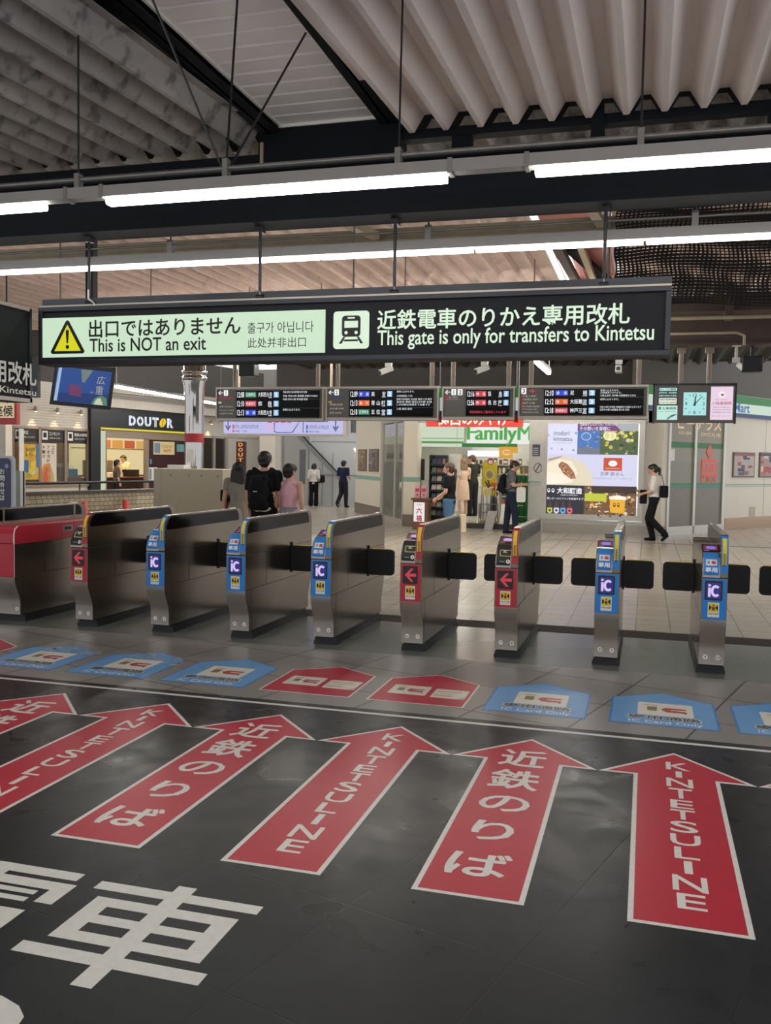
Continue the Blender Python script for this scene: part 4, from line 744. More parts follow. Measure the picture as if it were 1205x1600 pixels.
# --- pier with the bright advertisement
struct(MB().box(-2.72, -2.36, 21.95, 22.5, 0, 2.95, ALU).box(-.08, .46, 22.2, 22.6, 0, 2.95, WALLP).box(-2.4, .0, 22.05, 22.5, 2.62, 2.95, ALU).box(-2.4, 0, 22.05, 22.5, 0, .3, ALU).build('wall_front'), 'pale wall pier around the advertisement', 'wall')
struct(MB().box(-2.45, .46, 22.02, 22.2, .0, .22, STEEL).build('baseboard_front'), 'steel skirting below the advertisement', 'baseboard')
AY = 21.9
ad = thing('advert_panel', 'large bright illuminated food advertisement between shop and glass doors', 'advertisement', (-1.2, AY + .08, .33))
x0, x1, z0, z1 = -2.405, -.07, .33, 2.70
b = MB()
for d, y in ((0, AY), (.06, AY + .02)): b.ring(x0 + d, x1 - d, z0 + d, z1 - d, y, y + .12, .06, .06, .06, ALU)
b.build('frame', ad, world=True)
a0, a1, _, _ = rect(853.5, 657, 996, 811, AY + .06); zb, zt = .385, 2.66; m1, m2 = 1.86, 1.127; y = AY + .06
def G2(c): return glow(c, 1.12)
def blotch(b, x0, x1, z0, z1, y, base, cols, n, seed, rmin=.02, rmax=.07):
    rr = random.Random(seed); b.fr((0, y, 0), X_, Z_, x0, x1, z0, z1, G2(base))
    for k in range(n):
        r = rr.uniform(rmin, rmax); x = rr.uniform(x0 + r, x1 - r); z = rr.uniform(z0 + r * .7, z1 - r * .7); N = rr.randint(5, 9)
        b.flat((0, y - .0004 * (k + 1), 0), X_, Z_, [(x + r * rr.uniform(.6, 1) * math.cos(2 * PI * i / N), z + r * .7 * rr.uniform(.6, 1) * math.sin(2 * PI * i / N)) for i in range(N)], G2(cols[k % len(cols)]))
b = MB(); mid = a0 + (a1 - a0) * .34; PALE = G2('#D3D3EC'); INK = paint('#4A5266', .5)
b.box(a0, a1, y, y + .04, zb, zt, G2('#C9C9E6')); b.fr((0, y - .001, 0), X_, Z_, a0, mid, m1, zt, PALE)
b.text('irodori', (a0 + .16, y - .003, 2.30), X_, Z_, .36, .11, INK, 0); b.text('kintetsu', (a0 + .16, y - .003, 2.17), X_, Z_, .43, .10, INK, 0); b.text('いろどりきんてつ', (a0 + .15, y - .003, 2.11), X_, Z_, .42, .025, INK, 0)
rr = random.Random(2)
for k, (fx, fz) in enumerate(((.08, .93), (.5, .93), (.88, .93), (.05, .55), (.95, .62), (.5, .14), (.88, .12), (.16, .16))): b.disc((0, y - .003, 0), X_, Z_, a0 + (mid - a0) * fx, m1 + (zt - m1) * fz, .03, .03, G2(('#8A93B8', '#A79AA0', '#7FA0B0', '#B5A3C8')[k % 4]), 7)
blotch(b, mid, mid + .52, m1, zt - .25, y - .001, '#3F6FB0', ['#5A86BE', '#7E90A8', '#4A5A70', '#8F9AA6'], 16, 4); b.fr((0, y - .008, 0), X_, Z_, mid, mid + .52, m1, m1 + .16, G2('#6B7280'))
b.disc((0, y - .009, 0), X_, Z_, mid + .2, 2.28, .11, .09, G2('#DDE6F2'), 20); b.disc((0, y - .0095, 0), X_, Z_, mid + .2, 2.28, .10, .08, G2('#4777B4'), 20)
blotch(b, mid + .52, a1, m1, zt - .2, y - .001, '#4A5A3A', ['#6F8040', '#2E3A26', '#B8B24A', '#8E7A4A', '#C8C0B0', '#3F4A30'], 60, 6); b.disc((0, y - .03, 0), X_, Z_, mid + .74, 2.30, .15, .12, G2('#E3E2C0'), 14); b.disc((0, y - .031, 0), X_, Z_, mid + .68, 2.30, .05, .08, G2('#C9D27A'), 10); b.disc((0, y - .031, 0), X_, Z_, mid + .80, 2.30, .05, .08, G2('#D8D48E'), 10); b.flat((0, y - .032, 0), X_, Z_, [(mid + .55, 2.46), (mid + .95, 2.46), (mid + .88, 2.38), (mid + .62, 2.38)], G2('#D9A98E'))
for fx, fz in ((.72, .66), (.80, .55), (.88, .62), (.66, .48), (.9, .42)): b.disc((0, y - .033, 0), X_, Z_, mid + (a1 - mid) * fx, m1 + (zt - m1) * fz, .04, .04, G2('#D6CE4A'), 10)
b.fr((0, y - .034, 0), X_, Z_, mid, a1, zt - .25, zt, G2('#6A3A6E')); b.text('生産者がこだわった、それぞれの', (mid + .05, y - .036, zt - .13), X_, Z_, .85, .10, PALE, .015); b.text('その想いを皆様に', (mid + .05, y - .036, zt - .24), X_, Z_, .70, .09, PALE, .015); b.flat((0, y - .0345, 0), X_, Z_, [(mid + .75, zt), (a1, zt), (a1, zt - .25), (mid + 1.0, zt - .25)], G2('#9FA3A8'))
b.build('print_top', ad, flatn=True, world=True)
b = MB()
b.fr((0, y - .002, 0), X_, Z_, a0, a1, m2, m1, G2('#CBCBE4'))
b.flat((0, y - .004, 0), X_, Z_, [(a0, m2), (a0, m2 + .58), (a0 + .22, m2 + .66), (a0 + .5, m2 + .68), (a0 + .85, m2 + .55), (a0 + 1.05, m2 + .3), (a0 + 1.1, m2)], G2('#D9CDB4')); b.flat((0, y - .005, 0), X_, Z_, [(a0, m2 + .1), (a0, m2 + .5), (a0 + .3, m2 + .62), (a0 + .6, m2 + .56), (a0 + .74, m2 + .3), (a0 + .6, m2 + .06)], G2('#E9DFC6'))
b.flat((0, y - .006, 0), X_, Z_, [(a0 + .28, m2 + .48), (a0 + .36, m2 + .56), (a0 + .5, m2 + .5), (a0 + .66, m2 + .3), (a0 + .7, m2 + .16), (a0 + .58, m2 + .15), (a0 + .4, m2 + .28)], G2('#9A6A48')); rr = random.Random(9)
for k in range(40):
    t_ = rr.random(); x = a0 + .36 + .26 * t_ + rr.uniform(-.06, .06); z = m2 + .46 - .26 * t_ + rr.uniform(-.05, .05); b.disc((0, y - .007 - .0002 * k, 0), X_, Z_, x, z, rr.uniform(.01, .03), rr.uniform(.01, .025), G2(rr.choice(['#7A4630', '#B98A60', '#5E3626', '#D0A880', '#A0603E'])), 6)
b.flat((0, y - .016, 0), X_, Z_, [(a0, m2 + .3), (a0 + .3, m2 + .27), (a0 + .62, m2 + .12), (a0 + .5, m2 + .04), (a0, m2 + .02)], G2('#EFE4D0')); b.flat((0, y - .006, 0), X_, Z_, [(a0 + .05, m2 + .62), (a0 + .4, m2 + .70), (a0 + .3, m2 + .64), (a0 + .05, m2 + .56)], G2('#A8907C'))
cx = a0 + (a1 - a0) * .735; b.fr((0, y - .005, 0), X_, Z_, cx - .21, cx + .21, m2 + .36, m2 + .66, G2('#C04A30')); b.flat((0, y - .006, 0), X_, Z_, [(cx + .10 * math.cos(2 * PI * i / 18), m2 + .525 + (.065 if math.sin(2 * PI * i / 18) < 0 else .075 - .0 * i) * math.sin(2 * PI * i / 18)) for i in range(18)], G2('#F3EEE8')); b.text('百夢豚', (cx - .04, y - .007, m2 + .50), X_, Z_, .08, .04, G2('#A9B4C0'), 0); b.text('MOMO BUTAMAN', (cx - .16, y - .007, m2 + .40), X_, Z_, .32, .025, G2('#F0D8CC'), .0)
b.text('百夢 豚まん', (cx - .28, y - .007, m2 + .24), X_, Z_, .54, .09, G2('#5A5668'), 0); b.text('大和の恵みを包み込んだ、てづくりの豚まんです', (cx - .46, y - .007, m2 + .16), X_, Z_, .9, .035, G2('#7A7890'), 0); b.text('百夢', (a0 + .1, y - .02, m2 + .04), X_, Z_, .2, .07, G2('#FAF6EE'), 0)
b.build('print_middle', ad, flatn=True, world=True)
b = MB(); b.fr((0, y - .002, 0), X_, Z_, a0, a1, zb, m2, G2('#24252E')); hx = a0 + (a1 - a0) * .56
b.text('大和醸造', (a0 + .27, y - .004, m2 - .2), X_, Z_, .58, .14, G2('#E6E6EE'), .03); b.text('YAMATO BREWERY', (a0 + .34, y - .004, m2 - .25), X_, Z_, .42, .03, G2('#C8C8D0'), .01); b.text('新しビールとファンを創造するブリュワリー', (a0 + .04, y - .004, m2 - .345), X_, Z_, 1.12, .055, G2('#E0E0E8'), .015)
for q in (.075, .175): b.disc((0, y - .004, 0), X_, Z_, a0 + q, m2 - .13, .035, .05, G2('#E6E6EE'), 14); b.disc((0, y - .005, 0), X_, Z_, a0 + q, m2 - .12, .02, .025, G2('#24252E'), 10)
for k, c in enumerate(('#B8C24A', '#C9CBE0', '#5AA6E0', '#E0607A')):
    x = a0 + .05 + k * .155; b.flat((0, y - .004, 0), X_, Z_, [(x, zb + .1), (x + .06, zb + .06), (x + .12, zb + .1), (x + .12, zb + .2), (x + .085, zb + .27), (x + .085, zb + .35), (x + .035, zb + .35), (x + .035, zb + .27), (x, zb + .2)], G2('#4A3A34')); b.flat((0, y - .005, 0), X_, Z_, [(x, zb + .1), (x + .06, zb + .06), (x + .12, zb + .1), (x + .12, zb + .2), (x, zb + .2)], G2(c)); b.disc((0, y - .006, 0), X_, Z_, x + .06, zb + .14, .03, .03, G2('#2A2A34'), 8)
blotch(b, hx - .25, a1, zb, m2, y - .003, '#6A5038', ['#C89048', '#3A2C26', '#E0B060', '#8A6040', '#D9C8A8', '#A8582C', '#2A2224', '#D08038', '#E8D8B0'], 150, 12, .015, .06)
b.fr((0, y - .064, 0), X_, Z_, hx - .25, hx + .25, m2 - .36, m2 - .18, G2('#B9BE3A')); b.fr((0, y - .0645, 0), X_, Z_, hx - .1, a1, m2 - .16, m2, G2('#3A2A22'))
b.flat((0, y - .066, 0), X_, Z_, [(a1 - .58, zb + .13), (a1 - .27, zb + .11), (a1 - .24, zb + .46), (a1 - .60, zb + .47)], G2('#E0A62C')); b.flat((0, y - .067, 0), X_, Z_, [(a1 - .61, zb + .44), (a1 - .23, zb + .43), (a1 - .23, zb + .5), (a1 - .42, zb + .54), (a1 - .61, zb + .5)], G2('#EFE8D8'))
for q in (.40, .49): b.disc((0, y - .068, 0), X_, Z_, a1 - q, zb + .31, .03, .05, G2('#3A2A1A'), 10); b.disc((0, y - .069, 0), X_, Z_, a1 - q, zb + .32, .015, .02, G2('#E0C060'), 8)
b.fr((0, y - .004, 0), X_, Z_, hx - .28, hx - .25, zb, m2, G2('#4A4036')); b.build('print_bottom', ad, flatn=True, world=True)
b = MB(); b.fr((0, 21.946, 0), X_, Z_, -2.64, -2.46, 1.80, 2.08, paint('#4A4E66')); [b.fr((0, 21.944, 0), X_, Z_, -2.62, -2.50, 1.83 + .05 * q, 1.85 + .05 * q, ALU) for q in range(4)]; ringc = paint('#55524E'); b.disc((0, 21.946, 0), X_, Z_, -2.5, 1.52, .10, .12, ringc, 18); b.disc((0, 21.944, 0), X_, Z_, -2.5, 1.52, .08, .10, ALU, 18); b.flat((0, 21.942, 0), X_, Z_, [(-2.56, 1.45), (-2.54, 1.43), (-2.44, 1.6), (-2.46, 1.62)], ringc); tag(b.build('pictogram_sticker', flatn=True), 'no smoking round sticker and dark notice on the pier beside the shop opening', 'sticker')
struct(MB().box(-2.72, -2.42, 21.93, 21.951, 1.17, 1.2, GREENB).box(-2.72, -2.42, 21.93, 21.951, 1.11, 1.12, GREENB).build('trim_front'), 'thin green line on the pier', 'trim')
# --- left wall with two posters and glass doors
LW_ = 5.68
struct(MB().wbox(LPL, 0, 3.42, 0, 2.95, -.3, 0, WALLP).build('wall_left'), 'cream shop wall with two small posters, left of the shop', 'wall')
struct(MB().wbox(LPL, 0, 3.42, 0, .32, 0, .012, KICK).build('baseboard_left'), 'dark skirting of the left shop wall', 'baseboard'); struct(MB().wbox(LPL, 0, 3.42, 1.07, 1.18, 0, .008, GREENB).build('trim_left'), 'green tile line on the left shop wall', 'trim')
poster('framed_poster', 'left of the two tall posters on the cream wall', LPL, .45, 1.55, 1.32, 1.97, mat('bronze_frame', '#6E5A50', .4, .3), d_notice(8, ['#7E6E5E', '#A08468', '#5E5044', '#B89A78', '#6E7A5A']), 'small posters on the left shop wall')
poster('framed_poster', 'right of the two tall posters on the cream wall', LPL, 1.92, 3.06, 1.32, 1.97, mat('bronze_frame', '#6E5A50', .4, .3), d_notice(9, ['#6E6460', '#8A7E80', '#4A4442', '#9E8E84', '#5A5660']), 'small posters on the left shop wall')
t = struct(thing('door_2', 'narrow pair of tall shop glass doors left of the shop opening', 'door', LPL.p(4.6, 0)))
MB().wbox(LPL, 3.42, 5.75, 2.66, 2.95, -.05, .04, ALU).wbox(LPL, 3.42, 3.66, 0, 2.7, -.05, .04, ALU).wbox(LPL, 4.83, 4.99, .1, 2.7, -.05, .03, ALU).wbox(LPL, 5.7, 5.82, 0, 2.7, -.05, .04, ALU).wbox(LPL, 3.42, 5.75, 0, .13, -.05, .05, ALU).build('door_frame', t, world=True)
for k, (a, c) in enumerate(((3.66, 4.83), (4.99, 5.72))):
    p = MB().wbox(LPL, a, c, .13, 2.68, -.03, -.01, CLEARG).build('glass_leaf', t, world=True)
    q = MB().wbox(LPL, a + .04, c - .04, 2.3, 2.62, -.01, -.006, paint('#C6C6D8')); rr = random.Random(k)
    for j in range(5): q.wbox(LPL, a + .1, c - .1 - rr.random() * .3, 2.33 + j * .055, 2.345 + j * .055, -.006, -.004, GREYP)
    q.wbox(LPL, a, c, .13, 1.62, -.01, -.008, mat('smoky_film', '#5C5E58', .2)).wbox(LPL, a + .2, c - .08, 1.66, 2.05, -.01, -.009, paint('#80786E')).wbox(LPL, a + .25, c - .1, 1.7, 1.84, -.008, -.007, paint('#54504A')).wbox(LPL, a, c, 2.08, 2.3, -.01, -.009, paint('#9FA894')).build('film', p, world=True)
b = MB(); b.text('押', LPL.p(5.3, .88, .0), LPL.d, Z_, .3, .22, WHITE, .02); b.build('door_notice', t, flatn=True, world=True)
struct(MB().box(-5.86, -5.52, 22.15, 22.6, 0, 2.95, WALLP).box(-5.87, -5.50, 22.13, 22.6, 0, .30, KICK).box(-5.865, -5.515, 22.14, 22.6, 1.12, 1.24, GREENB).build('wall_pillar'), 'cream corner pillar left of the shop opening', 'wall')
struct(MB().box(-5.86, .2, 22.2, 22.6, 2.62, 2.95, ALU).build('trim_lintel'), 'pale lintel over the shop opening', 'trim')
# --- convenience shop interior
SFL = mat('shop_floor', '#C9C3B8', .2, 0, 0, .03)
struct(MB().box(-7.5, -2.5, 24.6, 30, 0, .13, SFL).box(-5.6, -2.7, 22.3, 24.6, 0, .13, SFL).box(-5.5, -2.72, 22.28, 22.3, 0, .13, paint('#3A3633')).build('floor_shop'), 'raised pale floor inside the convenience shop', 'floor')
struct(MB().box(-7.6, -1.5, 29.8, 30, 0, 3.2, WHITE).hexa([(-5.75, 22.7, 0), (-5.65, 22.7, 0), (-7.5, 29.9, 0), (-7.6, 29.9, 0), (-5.75, 22.7, 3.2), (-5.65, 22.7, 3.2), (-7.5, 29.9, 3.2), (-7.6, 29.9, 3.2)], WHITE).box(-2.55, -2.45, 22.5, 30, 0, 3.2, WHITE).build('wall_shop'), 'white walls inside the convenience shop', 'wall')
struct(MB().hexa([(-5.75, 22.65, 2.95), (-1.5, 22.65, 2.95), (-1.5, 30, 2.95), (-7.7, 30, 2.95), (-5.75, 22.65, 3.0), (-1.5, 22.65, 3.0), (-1.5, 30, 3.0), (-7.7, 30, 3.0)], WHITE).build('ceiling_shop'), 'white ceiling inside the convenience shop', 'ceiling')
for k, (x, ya, yb_) in enumerate(((-4.9, 22.9, 24.6), (-4.0, 22.9, 24.6), (-3.1, 22.9, 24.6), (-5.0, 25.2, 27), (-3.6, 25.2, 27), (-4.4, 27.5, 29.3))):
    t = thing('shop_light', 'ceiling tube light inside the convenience shop', 'light', (x, ya, 2.9), 0, 'tube lights in the shop ceiling'); MB().box(x - .12, x + .12, ya, yb_, 2.9, 2.95, WHITE).build('housing', t, world=True); MB().box(x - .04, x + .04, ya + .05, yb_ - .05, 2.86, 2.9, mat('shop_tube', '#FFFBF0', .4, 0, 26., 0)).build('tube', t, world=True)
SY2 = 27.4
def sx(px, py, Y=SY2): a = at(px, py, Y); return a.x, a.z
fm = thing('shop_sign', 'white convenience shop wall sign with big green extruded letters', 'sign', (-4.0, SY2 + .1, 2.2)); r = rect(729, 664, 832, 694, SY2)
MB().box(r[0], r[1] + .2, SY2 + .02, SY2 + .1, r[2], r[3] + .1, glow('#E9EDE6', .9)).build('board', fm, world=True)
r = rect(731, 665, 852, 695, SY2); b = MB()
for q in (-1, 0, 1): b.text('FamilyMart', (r[0] + q * .016, SY2 - .03 - .001 * q, r[2]), X_, Z_, (r[1] - r[0]) * 1.14, r[3] - r[2], glow('#2FAE3A', .75), 0, .04)
b; b.build('lettering', fm, world=True)
r = rect(722, 693, 808, 699, SY2); MB().box(r[0], r[1], SY2, SY2 + .08, r[2], r[3], GRN).build('green_band', fm, world=True)
r = rect(666, 676, 724, 698, SY2); t = thing('shop_sign', 'pale green striped panel on the left inner shop wall', 'sign', (r[0], SY2, r[2])); MB().box(r[0] - .5, r[1], SY2 + .05, SY2 + .1, r[2], r[3] + .3, glow('#D9E6CF', .8)).box(r[0] - .5, r[1], SY2 + .04, SY2 + .05, r[2] + .1, r[2] + .17, glow('#5FA85A', .7)).box(r[0] - .5, r[1], SY2 + .04, SY2 + .05, r[2] + .24, r[2] + .27, glow('#8FC08A', .7)).build('panel', t, world=True)
# red banner hanging before the shop
r = rect(666, 651, 817, 667, 19.0); t = thing('hanging_banner', 'red hanging banner with white Japanese lettering behind the boards', 'banner', ((r[0] + r[1]) / 2, 19, r[2]))
MB().box(r[0], r[1], 19, 19.06, r[2], 2.75, mat('banner_red', '#C4362A', .5)).build('cloth', t, world=True); b = MB(); b.text('関西のみやげ', (r[0] + .28, 18.995, r[2] + .03), X_, Z_, (r[1] - r[0]) * .72, .3, WHITE, .02); b.build('lettering', t, flatn=True, world=True)
MB().cyl((r[0] + .1, 19.03, 2.75), (r[0] + .1, 19.03, 4.0), .01, PIPE, n=6).cyl((r[1] - .1, 19.03, 2.75), (r[1] - .1, 19.03, 4.0), .01, PIPE, n=6).build('hanger_rod', t, world=True)
for k, (px, c2) in enumerate(((687, '#3A9E50'), (807, '#4FB3C8'))):
    r = rect(px - 3.2, 606, px + 3.2, 660, 14.12); t = thing('hanging_tag', ('narrow green and red strip hanging between the second and narrow boards', 'narrow green blue and red strip hanging left of the third board')[k], 'sign', ((r[0] + r[1]) / 2, 14.12, r[2]))
    h = r[3] - r[2]; MB().box(r[0], r[1], 14.12, 14.15, r[2], r[2] + h * .22, paint('#C4362A')).box(r[0], r[1], 14.12, 14.15, r[2] + h * .22, r[2] + h * .34, paint('#284A8C')).box(r[0], r[1], 14.12, 14.15, r[2] + h * .34, r[2] + h * .72, glow('#C9DCD8', .7)).box(r[0], r[1], 14.12, 14.15, r[2] + h * .72, r[3], GRN).build('strip', t, world=True); MB().cyl(((r[0] + r[1]) / 2, 14.13, r[3]), ((r[0] + r[1]) / 2, 14.13, 3.35), .008, PIPE, n=6).build('hanger_rod', t, world=True)
# cooler with products at the back, shelf strip light
r = rect(735, 700, 815, 712, 28.2)
t = thing('shop_cooler', 'open chilled display at the back of the shop with a bright light strip', 'cooler', ((r[0] + r[1]) / 2, 29, .13)); xa, xb = r[0] - .1, r[1] + .3
MB().box(xa, xb, 28.9, 29.6, .13, 2.2, WHITE).box(xa, xb, 28.3, 28.9, .13, .35, WHITE).build('cabinet', t, world=True); MB().box(xa, xb - .6, 28.3, 28.36, 1.83, 2.0, glow('#FFFFFF', 1.4)).build('light_strip', t, world=True)
for z in (.6, .95, 1.3, 1.58): MB().box(xa, xb, 28.4, 28.9, z - .03, z, ALU).build('shelf', t, world=True)
rr = random.Random(21); PC = [paint(c) for c in ('#B5482E', '#D9B24A', '#E4DCC8', '#4A5A3A', '#8A4A2E', '#C8C0B4', '#6A3A2A', '#A8883E')]
for z in (.35, .6, .95, 1.3, 1.58):
    x = xa + .06
    while x < xb - .12:
        w = rr.uniform(.09, .15); h = rr.uniform(.14, .22); o = MB(); m = rr.choice(PC)
        if rr.random() < .6: o.cyl((x + w / 2, 28.5, z), (x + w / 2, 28.5, z + h * .75), w * .36, m, n=8).cyl((x + w / 2, 28.5, z + h * .75), (x + w / 2, 28.5, z + h), w * .16, WHITE, n=8)
        else: o.box(x, x + w * .85, 28.45, 28.55, z, z + h, m).box(x + .01, x + w * .85 - .01, 28.445, 28.45, z + .04, z + h - .05, WHITE)
        tag(o.build('product', loc=(x + w / 2, 28.5, z)), 'small packaged drink or food on the back cooler shelves', 'product', 'products in the back cooler'); x += w + .03
# yellow sale sign, yellow stand, green curtain, baskets
r = rect(780, 698, 806, 716, 24.6); t = thing('sale_sign', 'orange yellow sale sign hanging in the shop', 'sign', ((r[0] + r[1]) / 2, 24.6, r[2])); MB().box(r[0], r[1] - .08, 24.6, 24.64, r[2], r[3], glow('#E9A91C', .75)).box(r[1] - .08, r[1] + .05, 24.6, 24.64, r[2] + .14, r[3], glow('#E9A91C', .75)).build('board', t, world=True); b = MB().disc((0, 24.597, 0), X_, Z_, (r[0] + r[1]) / 2 - .02, (r[2] + r[3]) / 2, .12, .08, glow('#F2DC8A', .8), 16); b.text('感謝祭', (r[0] + .12, 24.595, r[2] + .12), X_, Z_, .2, .08, CARR, .01); b.build('print', t, flatn=True, world=True); MB().cyl((r[0] + .2, 24.62, r[3]), (r[0] + .2, 24.62, 2.95), .008, PIPE, n=6).build('hanger_rod', t, world=True)
r = rect(754, 722, 776, 766, 23.2); t = thing('promotion_stand', 'tall yellow promotion panel standing behind the umbrellas', 'sign', ((r[0] + r[1]) / 2, 23.2, .13)); MB().box(r[0], r[1], 23.2, 23.25, .13, r[3], mat('promo_yellow', '#D9BE1E', .45)).build('panel', t, world=True)
cx, cz = (r[0] + r[1]) / 2, r[3] - .32; b = MB().disc((0, 23.197, 0), X_, Z_, cx, cz, .115, .13, paint('#EFE6B0'), 20).disc((0, 23.195, 0), X_, Z_, cx, cz, .095, .11, paint('#B9A42C'), 20).disc((0, 23.193, 0), X_, Z_, cx, cz, .07, .06, GREYP, 14); b.disc((0, 23.196, 0), X_, Z_, cx + .02, r[3] + .02, .09, .09, CARR, 16).disc((0, 23.194, 0), X_, Z_, cx + .02, r[3] + .0, .06, .05, WHITE, 14)
b.flat((0, 23.19, 0), X_, Z_, [(cx - .05, r[2] + .0), (cx + .12, r[2] + .02), (cx + .22, r[2] + .18), (cx + .05, r[2] + .2)], paint('#D8602A')); b.flat((0, 23.189, 0), X_, Z_, [(cx - .02, r[2] + .05), (cx - .12, r[2] + .22), (cx - .09, r[2] + .23), (cx + .0, r[2] + .1), (cx - .05, r[2] + .26), (cx - .02, r[2] + .26), (cx + .04, r[2] + .1)], BLACK); b.build('print', t, flatn=True, world=True)
r = rect(806, 744, 827, 800, 23.0); t = thing('sign_cloth', 'dark green cloth panel at the right side of the shop opening', 'banner', ((r[0] + r[1]) / 2, 23, r[2])); b = MB(); n = 12; xs = [r[0] + (r[1] - r[0]) * i / n for i in range(n + 1)]
b.prism([(x, 23.0 + .02 * math.sin(i * 1.7)) for i, x in enumerate(xs)] + [(x, 23.02 + .02 * math.sin(i * 1.7)) for i, x in list(enumerate(xs))[::-1]], 'z', .13, r[3], mat('green_cloth', '#14622F', .7)); b.build('cloth', t, world=True)
t = thing('shopping_basket_rack', 'steel tube rack at the right of the shop entrance', 'rack', (-3.0, 22.75, .13)); b = MB()
for x in (-3.12, -2.8): b.tube([(x, 22.7, .13), (x, 22.7, .52), (x + .08, 22.7, .58), (x + .2, 22.7, .58)], .014, PIPE, 6)
b.tube([(-3.12, 22.72, .3), (-2.75, 22.72, .3)], .01, PIPE, 6); b.build('tube_frame', t, world=True); MB().box(-3.16, -3.12, 22.68, 22.72, .13, .55, YEL).build('yellow_post', t, world=True)
# umbrella stand
t = thing('umbrella_stand', 'grey stand holding many hook-handled umbrellas at the shop entrance', 'umbrella stand', (-3.7, 22.45, .13)); r = rect(749, 790, 778, 822, 22.4)
b = MB(); MESH = paint('#7E7A76', .5)
for x in (r[0], (r[0] + r[1]) / 2, r[1]): 
    for yy in (22.35, 22.6): b.box(x - .012, x + .012, yy - .012, yy + .012, .13, .62, MESH)
for z in (.16, .4, .6): b.box(r[0], r[1], 22.34, 22.36, z, z + .015, MESH).box(r[0], r[1], 22.59, 22.61, z, z + .015, MESH)
b.box(r[0], r[1], 22.34, 22.62, .13, .15, MESH); b.build('frame', t, world=True)
UC = [paint('#D9D6D0'), paint('#A9A6A2'), paint('#E6E3DE'), paint('#3A3A3E')]; rr = random.Random(5); ul = ['clear folded umbrella with hook handle in the grey stand', 'dark folded umbrella with hook handle in the grey stand']
for k in range(14):
    x = r[0] - .02 + (r[1] - r[0] + .04) * (k % 7) / 6; yy = 22.41 + .12 * (k // 7); m = UC[3] if k in (4, 5, 11) else UC[k % 3]; tl = rr.uniform(-.04, .04); o = MB(); hk = WHITE if m != UC[3] else BLACK
    o.lathe((0, 0, 0), [(.008, .02), (.026, .12), (.03, .5), (.02, .62), (.006, .66)], m, 8).cyl((0, 0, .64), (0, 0, .78), .006, hk, n=6)
    o.tube([(0, 0, .78), (.008, 0, .815), (.03, 0, .83), (.05, 0, .815), (.056, 0, .785)], .010, hk, 6)
    q = o.build('umbrella', loc=None); q.location = (x, yy, .15 + rr.uniform(0, .06)); q.rotation_euler = (0, tl, rr.uniform(-1, 1)); tag(q, ul[1] if hk == BLACK else ul[0], 'umbrella', 'dark umbrellas in the stand' if hk == BLACK else 'clear umbrellas in the stand')
t = thing('price_board', 'leaning grey price board in front of the umbrella stand', 'sign', (-3.68, 22.1, 0)); r = rect(758, 797, 776, 826, 22.15); MB().hexa([(r[0], 22.02, .0), (r[1] - .08, 22.02, .0), (r[1] - .08, 22.04, .0), (r[0], 22.04, .0), (r[0] + .05, 22.26, .45), (r[1], 22.26, .45), (r[1], 22.28, .45), (r[0] + .05, 22.28, .45)], mat('grey_board', '#B0ACA6', .5, 0, 0, .1, 20)).build('board', t, world=True)
# magazine rack
r = rect(670, 711, 697, 822, 21.9)
t = thing('magazine_rack', 'tall black rack of magazines and sunglasses left of the shop opening', 'rack', ((r[0] + r[1]) / 2, 22, 0)); x0, x1, zt = r[0], r[1], r[3]
b = MB().box(x0, x0 + .03, 21.9, 22.2, 0, zt, BLACK).box(x1 - .03, x1, 21.9, 22.2, 0, zt, BLACK).box(x0, x1, 22.17, 22.2, 0, zt, BLACK)
for k in range(8): b.box(x0, x1, 21.9, 22.2, .06 + k * .21, .08 + k * .21, BLACK).box(x0, x1, 21.9, 21.91, .08 + k * .21, .11 + k * .21, BLACK)
b.build('frame', t, world=True); rr = random.Random(8); MG = [paint(c) for c in ('#4A4E5E', '#7E5A50', '#8E8A70', '#3E4A60', '#A8907A', '#5A4456', '#6E7A6A', '#B9AEA0')]
for k in range(8):
    for j in range(3):
        x = x0 + .05 + j * .135; h = .155; tag(MB().hexa([(x, 21.94, .085 + k * .21), (x + .115, 21.94, .085 + k * .21), (x + .115, 21.955, .085 + k * .21), (x, 21.955, .085 + k * .21), (x, 22.02, .085 + h + k * .21), (x + .115, 22.02, .085 + h + k * .21), (x + .115, 22.035, .085 + h + k * .21), (x, 22.035, .085 + h + k * .21)], rr.choice(MG)).box(x + .02, x + .09, 21.985, 21.99, .15 + k * .21, .16 + k * .21, WHITE).build('magazine', loc=(x, 21.95, .085 + k * .21)), 'small magazine in the black rack', 'magazine', 'magazines in the black rack')
t = thing('poster_card', 'small white poster board above the magazine rack', 'poster', (x1 - .2, 22.18, zt)); MB().box(x1 + .01, x1 + .3, 22.1, 22.12, 1.3, zt + .03, WHITE).build('card', t, world=True); MB().box(x1 + .14, x1 + .16, 22.12, 22.14, .1, 1.4, BLACK).box(x1 + .05, x1 + .25, 22.05, 22.2, 0.0, .1, BLACK).build('post', t, world=True)
